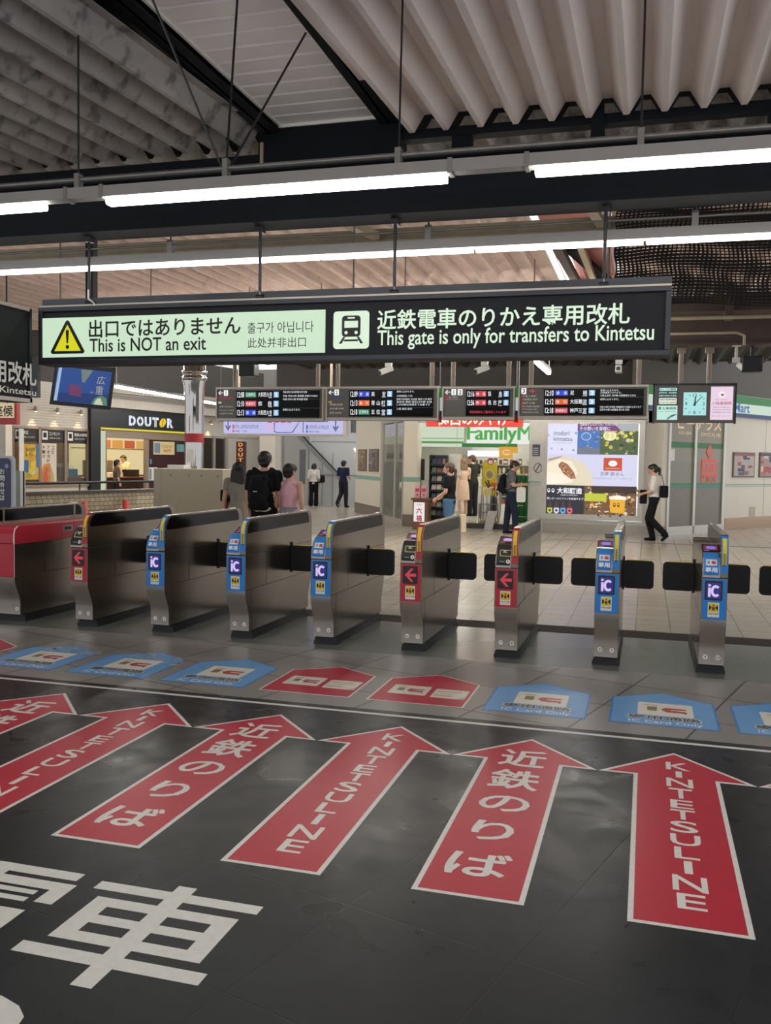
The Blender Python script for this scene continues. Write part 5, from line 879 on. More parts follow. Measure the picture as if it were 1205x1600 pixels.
# red lantern sign box with pink packets
t = thing('lit_sign_box', 'wooden stand with lit white sign in red characters beside the pillar', 'sign', (-5.2, 21.3, 0)); r = rect(646, 785, 667, 815, 21.2); WOOD = paint('#6A4632', .5)
MB().box(r[0] - .02, r[1] + .02, 21.22, 21.55, 0, r[3] + .05, WOOD).box(r[0] - .06, r[1] + .06, 21.18, 21.6, r[3] + .05, r[3] + .1, WOOD).build('stand', t, world=True)
p = MB().box(r[0] + .01, r[1] - .06, 21.2, 21.22, r[2], r[3], glow('#F2ECEC', .9)).build('lit_panel', t, world=True); b = MB(); cx = (r[0] + r[1] - .05) / 2
for k, c in enumerate('六福'): b.text(c, (cx, 21.197, r[3] - .2 - k * .18), X_, Z_, .14, .14, glow('#C8202A', .7), .03, 0, True)
b.text('名物', (cx, 21.197, r[3] - .06), X_, Z_, .12, .05, GREYP, .0, 0, True); b.build('lettering', p, flatn=True, world=True)
PK = paint('#C99AA0', .5)
for k in range(2):
    o = MB().box(0, .13, 0, .1, 0, .30, PK).box(.02, .11, -.002, 0, .15, .23, CARR).box(.045, .085, -.002, 0, .05, .10, CARR); q = o.build('gift_packet'); q.location = (r[0] + .0 + k * .16, 21.3, r[3] + .1); tag(q, ('left pink gift packet on the wooden stand', 'right pink gift packet on the wooden stand')[k], 'packet', 'pink gift packets')
t = thing('wall_monitor', 'black vertical monitor inside the shop opening beside the pillar', 'monitor', (-5.4, 22.6, 1.0)); r = rect(653, 717, 663, 750, 22.6); MB().box(r[0], r[1], 22.6, 22.66, r[2], r[3], BLACK).build('screen', t, world=True); MB().box(r[0], r[1] + .1, 22.55, 22.75, r[2] - .06, r[2], ALU).box((r[0] + r[1]) / 2 - .02, (r[0] + r[1]) / 2 + .02, 22.62, 22.66, .13, r[2], ALU).build('ledge', t, world=True)
# counter shelf on the left inside
t = thing('gondola_shelf', 'low shop shelf with colourful goods on the inner left', 'shelf', (-5.1, 26.5, .13)); MB().box(-5.6, -4.7, 26.3, 26.8, .13, 1.45, WHITE).box(-5.6, -4.7, 26.25, 26.3, .13, .2, ALU).build('cabinet', t, world=True)
r = rect(705, 711, 722, 722, 24.9); t = thing('sale_sign', 'yellow slanted sale banner above the shelf goods', 'sign', (r[0], 24.9, r[2])); MB().box(r[0], r[1], 24.9, 24.92, r[2], r[3], glow('#DDBB2A', .7)).build('board', t, world=True); MB().cyl(((r[0] + r[1]) / 2, 24.91, r[3]), ((r[0] + r[1]) / 2, 24.91, 2.95), .006, PIPE, n=6).build('hanger_rod', t, world=True)

# ================================================================== FAR STAIR WALL
STW = mat('stair_white', '#C9CAC8', .35, 0, 0, .03); STG = paint('#8E9092', .5)
SP = Plane((-14.4, 33.2), (-11.8, 31.2))
struct(MB().box(-11.85, -8.2, 31.2, 31.4, 0, 2.27, STW).box(-11.85, -8.2, 31.17, 31.2, 1.1, 1.115, STG).box(-11.84, -11.80, 31.17, 31.2, 0, 2.3, STG).box(-9.98, -9.95, 31.17, 31.2, 0, 1.2, STG).box(-10.9, -10.89, 31.17, 31.2, 0, 1.9, STG).box(-11.3, -11.29, 31.17, 31.2, 0, 1.9, STG).build('wall_stair'), 'white panelled wall under the stairs at the far end', 'wall')
struct(MB().wbox(SP, 0, 3.28, 0, 3.6, -.2, 0, STW).wbox(SP, 1.1, 1.115, 0, 3.2, 0, .01, STG).wbox(SP, 0, 3.28, 2.7, 2.75, 0, .02, STG).wbox(SP, 2.62, 3.02, .75, 2.0, 0, .02, mat('grey_panel', '#7F8488', .5)).build('wall_stair_side'), 'white panelled side wall beside the far stairs', 'wall')
struct(MB().box(-11.9, -8.2, 31.3, 31.6, 2.27, 2.62, STW).box(-11.9, -8.2, 31.25, 31.3, 2.27, 2.31, STG).build('beam_11'), 'pale beam above the far corridor', 'beam')
b = MB()
for k in range(12): b.box(-11.6, -8.2, 31.35, 31.42, 2.64 + k * .06, 2.67 + k * .06, STG)
b.box(-11.6, -8.2, 31.45, 31.5, 2.63, 3.6, GREYP).box(-10.35, -10.28, 31.3, 31.36, 2.63, 3.5, STW); tag(b.build('louvre_panel'), 'grey louvred panel above the far corridor', 'louvre')
t = thing('stair_handrail', 'dark sloping handrail of the far stairs', 'handrail', (-12, 30.8, 0)); b = MB(); b.bar((-12.75, 31.0, 3.05), (-10.5, 30.85, .95), .06, .1, GREYP).bar((-12.75, 31.0, 3.2), (-10.5, 30.85, 1.1), .05, .04, DARK).bar((-12.4, 31.0, 3.0), (-12.0, 31.0, 2.62), .05, .3, STG); b.bar((-10.5, 30.85, 0), (-10.5, 30.85, 1.1), .05, .05, GREYP).bar((-12.75, 31, 0.0), (-12.75, 31, 3.1), .05, .05, GREYP); b.build('rail', t, world=True)
t = thing('tube_reflection', 'two slanting light tubes reflected on the far corridor wall', 'light', (-9.9, 31.1, 1.6)); b = MB()  # glowing bars stand in for light tubes mirrored in the wall
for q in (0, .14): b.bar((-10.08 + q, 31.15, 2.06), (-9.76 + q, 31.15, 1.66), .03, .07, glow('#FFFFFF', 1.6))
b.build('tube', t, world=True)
t = thing('cardboard_box', 'small brown box at the far corridor beside the cream wall', 'box', (-9.3, 30.6, 0)); MB().box(-9.55, -9.2, 30.4, 30.8, 0, .55, paint('#8A6A5A')).build('body', t, world=True)
# purple route sign
r = rect(350, 640, 536, 678, 18); t = thing('route_sign', 'long lit lavender route map sign under the first two boards', 'sign', ((r[0] + r[1]) / 2, 18, r[2])); LAV = glow('#BCBCEA', .95); DB = glow('#3A62B8', .8); IK = glow('#33375E', .6); PKG = glow('#D85A7A', .8)
MB().box(r[0] - .03, r[1] + .06, 18.02, 18.2, r[2] - .04, r[3] + .03, BFR).build('housing', t, world=True); b = MB(); w, h = r[1] - r[0], r[3] - r[2]; b.box(r[0], r[1], 18, 18.02, r[2], r[3], LAV); o = (r[0], 17.997, r[2]); o2 = (r[0], 17.995, r[2])
for fx in (.035, .94): b.text('↓', (r[0] + w * fx - .06, 17.995, r[2] + h * .12), X_, Z_, .13, .22, IK, .02); b.text('1' if fx < .5 else '2', (r[0] + w * fx - .03, 17.995, r[2] + h * .62), X_, Z_, .07, .13, IK, .02)
b.fr(o, X_, Z_, w * .075, w * .335, h * .5, h * .58, DB); b.fr(o, X_, Z_, w * .70, w * .88, h * .5, h * .58, DB); b.fr(o, X_, Z_, w * .672, w * .678, h * .05, h * .95, IK)
for zz, s, c in ((.28, '奈良 ・大和西大寺 京都 方面', PKG), (.2, 'for Yamato-Saidaiji, Nara, Kyoto', PKG), (.06, '布施 ・石切', PKG)): b.fr(o, X_, Z_, w * .075, w * .092, h * zz, h * (zz + .09), c); b.text(s, (r[0] + w * .1, 17.995, r[2] + h * zz), X_, Z_, w * (.2 if zz > .1 else .1), h * .085, IK, .0)
for zz, s in ((.28, '伊勢志摩・名古屋 方面'), (.2, 'for Ise-Shima, Nagoya'), (.06, '高安 方面')): b.fr(o, X_, Z_, w * .70, w * .715, h * zz, h * (zz + .09), DB); b.text(s, (r[0] + w * .725, 17.995, r[2] + h * zz), X_, Z_, w * (.16 if zz > .1 else .08), h * .085, IK, .0)
b.fr(o2, X_, Z_, w * .36, w * .575, h * .45, h * .5, PKG); b.fr(o2, X_, Z_, w * .36, w * .44, h * .12, h * .34, glow('#D8B8DE', .9)); b.flat(o2, X_, Z_, [(w * .43, h * .46), (w * .438, h * .46), (w * .438, h * .12), (w * .455, h * .075), (w * .58, h * .075), (w * .58, h * .04), (w * .45, h * .04), (w * .43, h * .1)], DB); b.flat(o2, X_, Z_, [(w * .58, h * .06), (w * .64, h * .5), (w * .645, h * .5), (w * .59, h * .06)], IK)
for k in range(4): b.disc((r[0], 17.993, r[2]), X_, Z_, w * (.37 + k * .055), h * .475, .025, .025, LAV, 8)
b.build('display', t, flatn=True, world=True); MB().cyl((r[0] + .3, 18.1, r[3]), (r[0] + .3, 18.1, 4.05), .03, POSTM, n=8).cyl((r[1] - .3, 18.1, r[3]), (r[1] - .3, 18.1, 4.05), .03, POSTM, n=8).build('support_post', t, world=True)

# ================================================================== CAFE FRONT (left, facade running away)
DP = Plane((-16, 24), (-15.82, 24.98)); CLAD = mat('cladding_white', '#CFC6B8', .5, 0, 0, .03)
struct(MB().wbox(DP, -8, 9.2, 2.42, 3.7, -.4, -.02, CLAD).build('wall_cafe'), 'white horizontally boarded wall above the cafe', 'wall')
b = MB()
for k in range(14): b.wbox(DP, -8, -.18, 2.44 + k * .075, 2.49 + k * .075, -.02, -.005, CLAD)
b.wbox(DP, -.2, 9.2, 3.12, 3.4, -.02, .25, paint('#C9C0B2')).wbox(DP, -.2, 9.2, 3.4, 3.5, .1, .3, paint('#8C837A')).wbox(DP, -.2, 9.2, 3.55, 3.75, .2, .4, paint('#B0A79A')); struct(b.build('trim_cafe'), 'white boards and stepped eaves above the cafe', 'trim')
struct(MB().wbox(DP, -3.06, -2.98, 0, 2.42, -.1, 0, ALU).wbox(DP, -4.6, -3.06, 0, 2.42, -.3, -.02, CLAD).wbox(DP, 4.3, 9.2, 0, 2.42, -.4, -.05, CLAD).wbox(DP, -8, -.2, 0, .78, -.2, -.02, CLAD).build('wall_cafe_side'), 'pale cafe wall parts beside the windows', 'wall')
struct(MB().wbox(DP, -8, 9.2, 0, 3.2, -4.2, -4, paint('#6A4A30', .6)).wbox(DP, -3.0, 4.4, 2.55, 2.6, -4.2, -.1, WHITE).build('wall_cafe_inner'), 'brown back wall inside the cafe', 'wall')
t = thing('cafe_fascia', 'black cafe fascia with white and yellow illuminated letters', 'sign', DP.p(2, 2.45)); FB = mat('fascia_black', '#17191D', .4)
MB().wbox(DP, -.2, 4.35, 2.5, 3.1, -.1, .12, FB).wbox(DP, -.2, .2, 0, 2.5, -.1, .12, FB).build('panel', t, world=True); MB().wbox(DP, .2, 4.35, 2.45, 2.5, .1, .16, glow('#E6D83A', .9)).build('yellow_light_line', t, world=True)
u0, u1, z0, z1 = DP.rect(196, 651, 267, 668); b = MB(); lw = (u1 - u0) / 6; LWH = glow('#DDE4EE', 1.)
for k, ch in enumerate('DOUT R'):
    if ch == ' ':
        q = DP.p(u0 + k * lw + lw * .45, (z0 + z1) / 2, .128); pts = [(lw * .42 * math.cos(a), .15 * math.sin(a)) for a in [2 * PI * i / 18 for i in range(18)]]; b.flat(q, DP.d, Z_, [(p[0] + p[1] * .35, p[1]) for p in pts], glow('#F2C81E', .95)); b.flat(DP.p(u0 + k * lw + lw * .45, (z0 + z1) / 2, .132), DP.d, Z_, [(-.05, -.115), (-.02, -.115), (.05, .115), (.02, .115)], FB)
    else:
        b.text(ch, DP.p(u0 + k * lw + lw * .05, z0 + .02, .126), DP.d, Z_, lw * .86, z1 - z0 - .04, LWH, .06); b.fr(DP.p(0, 0, .130), DP.d, Z_, u0 + k * lw + lw * .44, u0 + k * lw + lw * .5, z0, z1, FB)
b.build('lettering', t, flatn=True, world=True)
# cafe entrance
t = struct(thing('door_3', 'cafe entrance with lit counter behind and dark red side panel', 'door', DP.p(2, 0)))
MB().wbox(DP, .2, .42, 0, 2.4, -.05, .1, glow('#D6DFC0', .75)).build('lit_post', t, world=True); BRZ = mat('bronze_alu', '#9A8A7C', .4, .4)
MB().wbox(DP, .42, 4.3, 2.2, 2.45, -.05, .06, BRZ).wbox(DP, .42, .52, 0, 2.25, -.05, .06, BRZ).wbox(DP, 2.28, 2.42, 0, 2.25, -.05, .06, BRZ).build('door_frame', t, world=True)
MB().wbox(DP, 2.42, 4.3, 0, 2.25, -.05, .02, mat('dark_red_panel', '#3A1A1C', .35)).build('side_panel', t, world=True)
def menu(u0, u1, z0, z1, lab, base, txt=None, glowy=False):
    q = thing('menu_board', lab, 'menu', DP.p((u0 + u1) / 2, z0)); MB().wbox(DP, u0, u1, z0, z1, .02, .05, paint(base) if not glowy else glow(base, .6)).build('board', q, world=True); b = MB(); b.fr(DP.p(0, 0, .053), DP.d, Z_, u0 + .03, u0 + (u1 - u0) * .3, z0 + .05, z1 - .05, paint('#6E86A0'))
    if txt: b.text(txt, DP.p(u0 + (u1 - u0) * .36, (z0 + z1) / 2, .054), DP.d, Z_, (u1 - u0) * .55, .12, paint('#6A4A2E'), .01); b.text('300円', DP.p(u0 + (u1 - u0) * .45, z0 + .08, .054), DP.d, Z_, (u1 - u0) * .35, .1, CARR, .01)
    b.build('print', q, flatn=True, world=True)
menu(2.66, 3.7, 1.72, 2.15, 'cream drink poster on the dark red cafe panel', '#D9C58E', 'アイスコーヒー'); menu(2.42, 2.85, .86, 1.30, 'white notice paper beside the cafe door', '#D8D4CA'); menu(2.45, 2.82, 1.36, 1.62, 'small dark framed menu above the white notice', '#2A1A18'); menu(3.85, 4.2, 1.83, 2.08, 'small lit teal sticker near the chrome column', '#6FA8A0', None, True)
# lit counter interior
t = thing('cafe_counter', 'bright cafe counter with menu pictures inside the entrance', 'counter', DP.p(1.4, 0, -2))
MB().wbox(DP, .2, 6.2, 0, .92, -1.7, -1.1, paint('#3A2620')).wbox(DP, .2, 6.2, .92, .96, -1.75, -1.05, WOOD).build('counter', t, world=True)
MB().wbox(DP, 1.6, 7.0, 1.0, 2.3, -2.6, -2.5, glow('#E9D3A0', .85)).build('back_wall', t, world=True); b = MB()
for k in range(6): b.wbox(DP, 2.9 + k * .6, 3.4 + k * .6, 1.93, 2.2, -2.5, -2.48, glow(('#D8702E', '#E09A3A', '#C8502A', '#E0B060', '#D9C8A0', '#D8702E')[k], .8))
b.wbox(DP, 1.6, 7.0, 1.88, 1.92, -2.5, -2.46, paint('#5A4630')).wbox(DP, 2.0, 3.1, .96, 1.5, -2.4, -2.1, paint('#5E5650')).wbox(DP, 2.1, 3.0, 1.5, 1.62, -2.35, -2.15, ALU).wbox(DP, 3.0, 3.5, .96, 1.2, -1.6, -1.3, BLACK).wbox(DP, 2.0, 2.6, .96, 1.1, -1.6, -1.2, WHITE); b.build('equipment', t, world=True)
q = thing('cafe_light', 'warm ceiling light inside the cafe', 'light', DP.p(1.6, 2.55, -1.5)); MB().wbox(DP, .6, 5.0, 2.5, 2.55, -2.2, -.6, mat('warm_panel', '#FFDDA0', .4, 0, 7., 0)).build('panel', q, world=True)
q = thing('cafe_light', 'warm ceiling light behind the cafe windows', 'light', DP.p(-1.6, 2.55, -1.5)); MB().wbox(DP, -2.8, -.4, 2.5, 2.54, -2.2, -1.8, mat('warm_panel2', '#FFDDA0', .4, 0, 2.5, 0)).build('panel', q, world=True)
# cafe windows
WG = mat('cafe_dark_glass', '#2A1E18', .1); wl = ['left cafe window with a folded parasol and yellow poster', 'middle cafe window with tall sandwich poster', 'right cafe window showing a seated guest']
def glass():
    m = bpy.data.materials.new('clear_glass'); m.use_nodes = True; nt = m.node_tree; nt.nodes.remove(nt.nodes['Principled BSDF']); o = nt.nodes['Material Output']
    a, g, x = nt.nodes.new('ShaderNodeBsdfTransparent'), nt.nodes.new('ShaderNodeBsdfGlossy'), nt.nodes.new('ShaderNodeMixShader'); g.inputs['Roughness'].default_value = .03; x.inputs[0].default_value = .1; a.inputs[0].default_value = (.9, .93, .9, 1)
    nt.links.new(a.outputs[0], x.inputs[1]); nt.links.new(g.outputs[0], x.inputs[2]); nt.links.new(x.outputs[0], o.inputs[0]); return m
GLASS = glass()
for k, (a, c) in enumerate(((-2.98, -2.04), (-2.04, -1.09), (-1.09, -.2))):
    w_ = struct(thing('window_%d' % (k + 1), wl[k], 'window', DP.p((a + c) / 2, .8)))
    MB().wbox(DP, a, c, 2.36, 2.42, -.05, .02, BRZ).wbox(DP, a, a + .05, .78, 2.4, -.05, .02, BRZ).wbox(DP, c - .04, c, .78, 2.4, -.05, .02, BRZ).wbox(DP, a, c, .74, .8, -.05, .05, BRZ).build('window_frame', w_, world=True)
    MB().wbox(DP, a + .05, c - .04, .8, 2.36, -.03, -.02, GLASS).build('pane', w_, world=True)
    b = MB().wbox(DP, a + .05, c - .04, 1.99, 2.36, -.018, -.012, mat('header_black', '#1A1618', .4)); b.fr(DP.p(0, 0, -.008), DP.d, Z_, a + .1, a + .3, 2.07, 2.32, WHITE); b.flat(DP.p(0, 0, -.006), DP.d, Z_, [(p[0] + a + .2, p[1] + 2.2) for p in rrect(-.06, .06, -.07, .07, .02)], DARK); b.text(('禁煙', 'コンセント', '無線LAN完備')[k], DP.p(a + .35, 2.2, -.006), DP.d, Z_, (.2, .4, .5)[k], .1, WHITE, .01); b.text('ご利用いただけます', DP.p(a + .35, 2.1, -.006), DP.d, Z_, .42, .05, WHITE); b.build('header_sign', w_, flatn=True, world=True)
def cposter(u0, u1, z0, z1, lab, base, draw):
    q = thing('window_poster', lab, 'poster', DP.p((u0 + u1) / 2, z0)); b = MB().wbox(DP, u0, u1, z0, z1, .0, .015, paint(base)); b.build('sheet', q, world=True); b = MB(); draw(b, DP.p(u0, z0, .018), u1 - u0, z1 - z0); b.build('print', q, flatn=True, world=True)
def yel(b, o, w, h):
    rr = random.Random(4); b.fr(o, DP.d, Z_, 0, w, 0, h, paint('#D9A82E')); 
    for k in range(26): b.disc(o + DP.n * (.0006 * (k + 1)), DP.d, Z_, rr.uniform(.1, w - .1), rr.uniform(.1, h - .1), rr.uniform(.05, .13), rr.uniform(.06, .16), paint(rr.choice(['#E6C43A', '#C8B04A', '#8FA04A', '#D9D0A0', '#E0A030', '#B9B48E'])), 9)
    b.fr(o + DP.n * .018, DP.d, Z_, 0, w * .3, h * .2, h * .55, paint('#3A6AA8')); b.fr(o + DP.n * .0181, DP.d, Z_, w * .82, w, h * .35, h, paint('#3E78B4')); b.text('いろどり', o + DP.n * .02 + DP.d * (w * .12) + Z_ * (h * .8), DP.d, Z_, w * .6, h * .1, paint('#5A3A1E'), .02); b.text('レモン', o + DP.n * .02 + DP.d * (w * .15) + Z_ * (h * .66), DP.d, Z_, w * .5, h * .1, paint('#5A3A1E'), .02)
def sand(b, o, w, h):
    b.flat(o, DP.d, Z_, [(0, 0), (w * .85, 0), (w * .8, h * .25), (w * .55, h * .52), (w * .2, h * .48), (0, h * .3)], paint('#D08A4A')); b.flat(o + DP.n * .002, DP.d, Z_, [(w * .1, 0), (w * .4, 0), (w * .5, h * .4), (w * .3, h * .42), (w * .15, h * .25)], paint('#C8653A')); b.flat(o + DP.n * .003, DP.d, Z_, [(w * .62, 0), (w * .85, 0), (w * .8, h * .25), (w * .6, h * .45)], paint('#B9B070'))
    for k, c in enumerate(('エビ', 'アボカド', 'チーズ')):
        for j, ch in enumerate(c): b.text(ch, o + DP.n * .006 + DP.d * (w * (.78 - k * .3)) + Z_ * (h * (.9 - j * .11)), DP.d, Z_, w * .18, h * .085, paint('#5E4A3E'), .01, 0, True)
    b.text('お得', o + DP.n * .006 + DP.d * (w * .4) + Z_ * (h * .2), DP.d, Z_, w * .3, h * .1, paint('#D9A0A0'), .02)
cposter(-2.62, -2.1, .95, 1.93, 'yellow lemon poster in the left cafe window', '#D9B24A', yel); cposter(-2.02, -1.44, .82, 1.97, 'tall cream sandwich poster in the middle cafe window', '#D9CDBE', sand)
t = thing('window_banner', 'narrow white hanging cloth in front of the left cafe window', 'banner', DP.p(-2.8, 1.0)); MB().wbox(DP, -2.86, -2.7, 1.02, 2.34, .1, .12, WHITE).build('cloth', t, world=True)
t = thing('cafe_table', 'small cafe window counter with cups and bags', 'counter', DP.p(-.7, 0, -.6)); MB().wbox(DP, -2.9, -.25, .95, 1.0, -.9, -.25, WOOD).wbox(DP, -2.9, -.25, .8, .95, -.3, -.26, WOOD).build('counter_top', t, world=True)
for k, (u, w, z, h, c, lb) in enumerate(((-.55, .34, 1.0, .24, '#4A86C0', 'blue paper bag on the cafe window counter'), (-.75, .18, 1.0, .42, '#B9A0A0', 'striped paper bag beside the blue bag'), (-1.0, .25, 1.0, .3, '#6E5650', 'dark paper cup carrier on the window counter'), (-1.9, .28, 1.0, .26, '#8A2E3A', 'red wrapped gift in the cafe window'))):
    t = thing('paper_bag', lb, 'bag', DP.p(u, z, -.5)); MB().wbox(DP, u, u + w, z, z + h, -.55, -.4, paint(c)).build('bag_body', t, world=True); MB().tube([DP.p(u + w * .3, z + h, -.47), DP.p(u + w * .35, z + h + .09, -.47), DP.p(u + w * .6, z + h + .09, -.47), DP.p(u + w * .65, z + h, -.47)], .008, WHITE, 6).build('handle', t, world=True)
# spot lights above the windows
for k, u in enumerate((-2.3, -1.5, -.6, 5.6)):
    t = thing('spot_lamp', ('first', 'second', 'third', 'rightmost')[k] + ' small warm spotlight on the boarded cafe wall', 'lamp', DP.p(u, 2.85, .02)); MB().cyl(DP.p(u, 2.9, 0), DP.p(u, 2.9, .14), .015, BRZ, n=8).cyl(DP.p(u, 2.84, .14), DP.p(u, 2.98, .14), .045, BRZ, n=10).build('shade', t, world=True); MB().ell(DP.p(u, 2.84, .14), (.035, .035, .02), glow('#FFC878', 6), 8, 6).build('bulb', t, world=True)
    l = bpy.data.lights.new('spot_lamp_light', 'SPOT'); l.energy = 14; l.color = (1, .72, .4); l.spot_size = 1.0; l.shadow_soft_size = .03; lo = bpy.data.objects.new('spot_lamp_light', l); COL.objects.link(lo); lo.parent = t; lo.location = DP.p(u, 2.8, .14) - DP.p(u, 2.85, .02); lo.rotation_euler = (0, .12, 0)
# right end of the cafe: window strips and vertical lit sign
t = struct(thing('window_4', 'dark window strips at the far end of the cafe', 'window', DP.p(5.2, .3)))
MB().wbox(DP, 4.5, 6.6, .3, 2.35, -.06, -.04, WG).build('pane', t, world=True); MB().wbox(DP, 4.4, 4.52, 0, 2.42, -.06, .02, ALU).wbox(DP, 5.2, 5.3, 0, 2.42, -.06, .02, ALU).wbox(DP, 5.9, 6.0, 0, 2.42, -.06, .02, ALU).wbox(DP, 6.6, 6.75, 0, 2.42, -.06, .02, ALU).build('window_frame', t, world=True)
b0 = at(378, 690, 27.5); t = thing('vertical_sign', 'narrow vertical lit sign with orange stacked letters', 'sign', (b0.x, 27.5, 1.0)); r = rect(369, 690, 383, 745, 27.5)
MB().box(r[0], r[1], 27.5, 27.6, r[2], r[3], mat('sign_brown', '#3A1A14', .5)).box(r[0], r[1], 27.52, 27.58, 0, r[2], POSTM).build('box', t, world=True); b = MB()
for k, ch in enumerate('DOUTOR'): b.text(ch, ((r[0] + r[1]) / 2, 27.495, r[3] - .1 - k * .165), X_, Z_, .16, .12, glow('#F09A50', 1.), .03, 0, True)
b.build('lettering', t, flatn=True, world=True)
struct(MB().box(-12.62, -12.05, 28.6, 29.1, 0, 3.3, CLAD).box(-12.63, -12.04, 28.59, 29.1, 0, .14, paint('#5A2A22')).build('wall_pillar_far'), 'white pillar left of the far stairs', 'wall')
b = MB(); r = rect(417, 706, 428, 733, 30.8); b.box(r[0], r[1], 31.5, 31.52, r[2], r[3], WHITE)
# far notices
for k, (a, c, lb) in enumerate((((415, 707), (419, 728), 'narrow brown notice on the far side wall'), ((421, 706), (428, 730), 'white notice with a round pictogram on the far side wall'))):
    u0, u1, z0, z1 = SP.rect(a[0], a[1], c[0], c[1]); t = thing('wall_notice', lb, 'notice', SP.p((u0 + u1) / 2, z0)); MB().wbox(SP, u0, u1, z0, z1, 0.011, .03, paint(('#9A8474', '#D8D6D2')[k])).build('sheet', t, world=True); b = MB(); b.disc(SP.p((u0 + u1) / 2, (z0 + z1) / 2 + .1, .033), SP.d, Z_, 0, 0, .08, .1, GREYP, 14); b.disc(SP.p((u0 + u1) / 2, (z0 + z1) / 2 + .1, .035), SP.d, Z_, 0, 0, .05, .07, WHITE, 14); b.build('print', t, flatn=True, world=True)

# ================================================================== LEFT FOREGROUND: tiled wall, cabinet, chrome column, TV, stand
def tiles():
    m = mat('small_wall_tiles', '#B0A78F', .3, 0, 0, 0); nt, b = nodes(m); tc = nt.nodes.new('ShaderNodeTexCoord'); mp = nt.nodes.new('ShaderNodeMapping'); br = nt.nodes.new('ShaderNodeTexBrick'); mp.inputs['Rotation'].default_value = (PI / 2, 0, math.radians(-79)); br.offset = .25
    br.inputs['Scale'].default_value = 1; br.inputs['Brick Width'].default_value = .115; br.inputs['Row Height'].default_value = .075; br.inputs['Mortar Size'].default_value = .005; br.inputs['Color1'].default_value = lin('#B2A890'); br.inputs['Color2'].default_value = lin('#9E947C'); br.inputs['Mortar'].default_value = lin('#3E3A34')
    sx_, cb = nt.nodes.new('ShaderNodeSeparateXYZ'), nt.nodes.new('ShaderNodeCombineXYZ'); nt.links.new(tc.outputs['Object'], sx_.inputs[0]); nt.links.new(sx_.outputs[1], cb.inputs[0]); nt.links.new(sx_.outputs[2], cb.inputs[1]); nt.links.new(cb.outputs[0], br.inputs[0]); nt.links.new(br.outputs[0], b.inputs['Base Color']); return m
TP = Plane((-9.46, 12.3), (-8.62, 13.2)); TP = Plane((-9.65, 12.3), (-9.0, 15.6))
TILE = tiles()
struct(MB().wbox(TP, -4, 4.2, 0, .97, -.2, 0, TILE).wbox(TP, -4, 4.2, .97, 1.02, -.24, .03, paint('#4A443E', .4)).build('wall_tiled'), 'low wall of small beige tiles with dark coping', 'wall')
t = thing('handrail', 'dark double handrail on top of the tiled wall', 'handrail', TP.p(0, 1.0)); b = MB().tube([TP.p(-4, 1.16, -.1), TP.p(4.2, 1.16, -.1)], .022, DARK, 8)
for u in (-3, -1.5, 0, 1.5, 3): b.cyl(TP.p(u, 1.02, -.1), TP.p(u, 1.16, -.1), .012, DARK, n=6)
b.build('rail', t, world=True)
for k, u in enumerate((1.35, 2.35)): a = TP.p(u, 0, .16); tag(MB().lathe((0, 0, 0), [(.0, 0), (.16, 0), (.16, .03), (.09, .04), (.05, .82), (.0, .83)], mat('cone_red', '#C8352A', .5), 12).build('traffic_cone'), ('left', 'right')[k] + ' red cone tip in front of the tiled wall', 'cone'); bpy.data.objects['traffic_cone' + ('' if k == 0 else '.001')].location = (a.x, a.y, .02)
r = rect(240, 733, 348, 800, 13.5); CABM = mat('cabinet_beige', '#A69C88', .45, .2, 0, .03)
t = thing('beige_cabinet', 'tall plain beige metal cabinet behind the gates', 'cabinet', ((r[0] + r[1]) / 2, 13.8, 0)); MB().box(r[0], r[1], 13.5, 14.3, 0, 1.44, CABM).build('body', t, bevel=.01, world=True); b = MB()
for f in (.25, .52, .7, .93): b.cyl((r[0] + (r[1] - r[0]) * f, 13.495, 1.33), (r[0] + (r[1] - r[0]) * f, 13.5, 1.33), .014, paint('#5E564A'), n=8)
b.box(r[0] + .14, r[0] + .143, 13.497, 13.5, .02, 1.42, paint('#8A806E')); b.build('screw', t, world=True); b = MB().box(r[0] + .2, r[0] + .5, 13.6, 13.8, 1.44, 1.5, WHITE); tag(b.build('paper_stack', loc=(r[0] + .35, 13.7, 1.44)), 'white papers lying on top of the beige cabinet', 'papers')
CHR = mat('chrome', '#A8A6A3', .06, 1.0, 0, .02)
t = thing('chrome_column', 'polished chrome column with flared collar rising behind the cabinet', 'column', (-7.9, 15.0, 0)); MB().lathe((0, 0, 0), [(.17, 0), (.17, 2.5), (.185, 2.9), (.21, 3.0), (.21, 3.02), (.225, 3.03), (.225, 3.07), (.21, 3.08), (.21, 3.13), (.23, 3.14), (.23, 3.18), (.20, 3.19), (.20, 3.97)], CHR, 28).build('shaft', t)
MB().box(-1.2, 1.2, -.12, .12, 3.95, 4.1, RUST).build('cross_arm', t); MB().lathe((0, 0, 0), [(.173, 1.9), (.173, 2.06)], paint('#A82A2E'), 28).build('red_sticker', t); MB().box(-.05, .1, -.19, -.175, 1.55, 1.78, WHITE).build('notice', t)
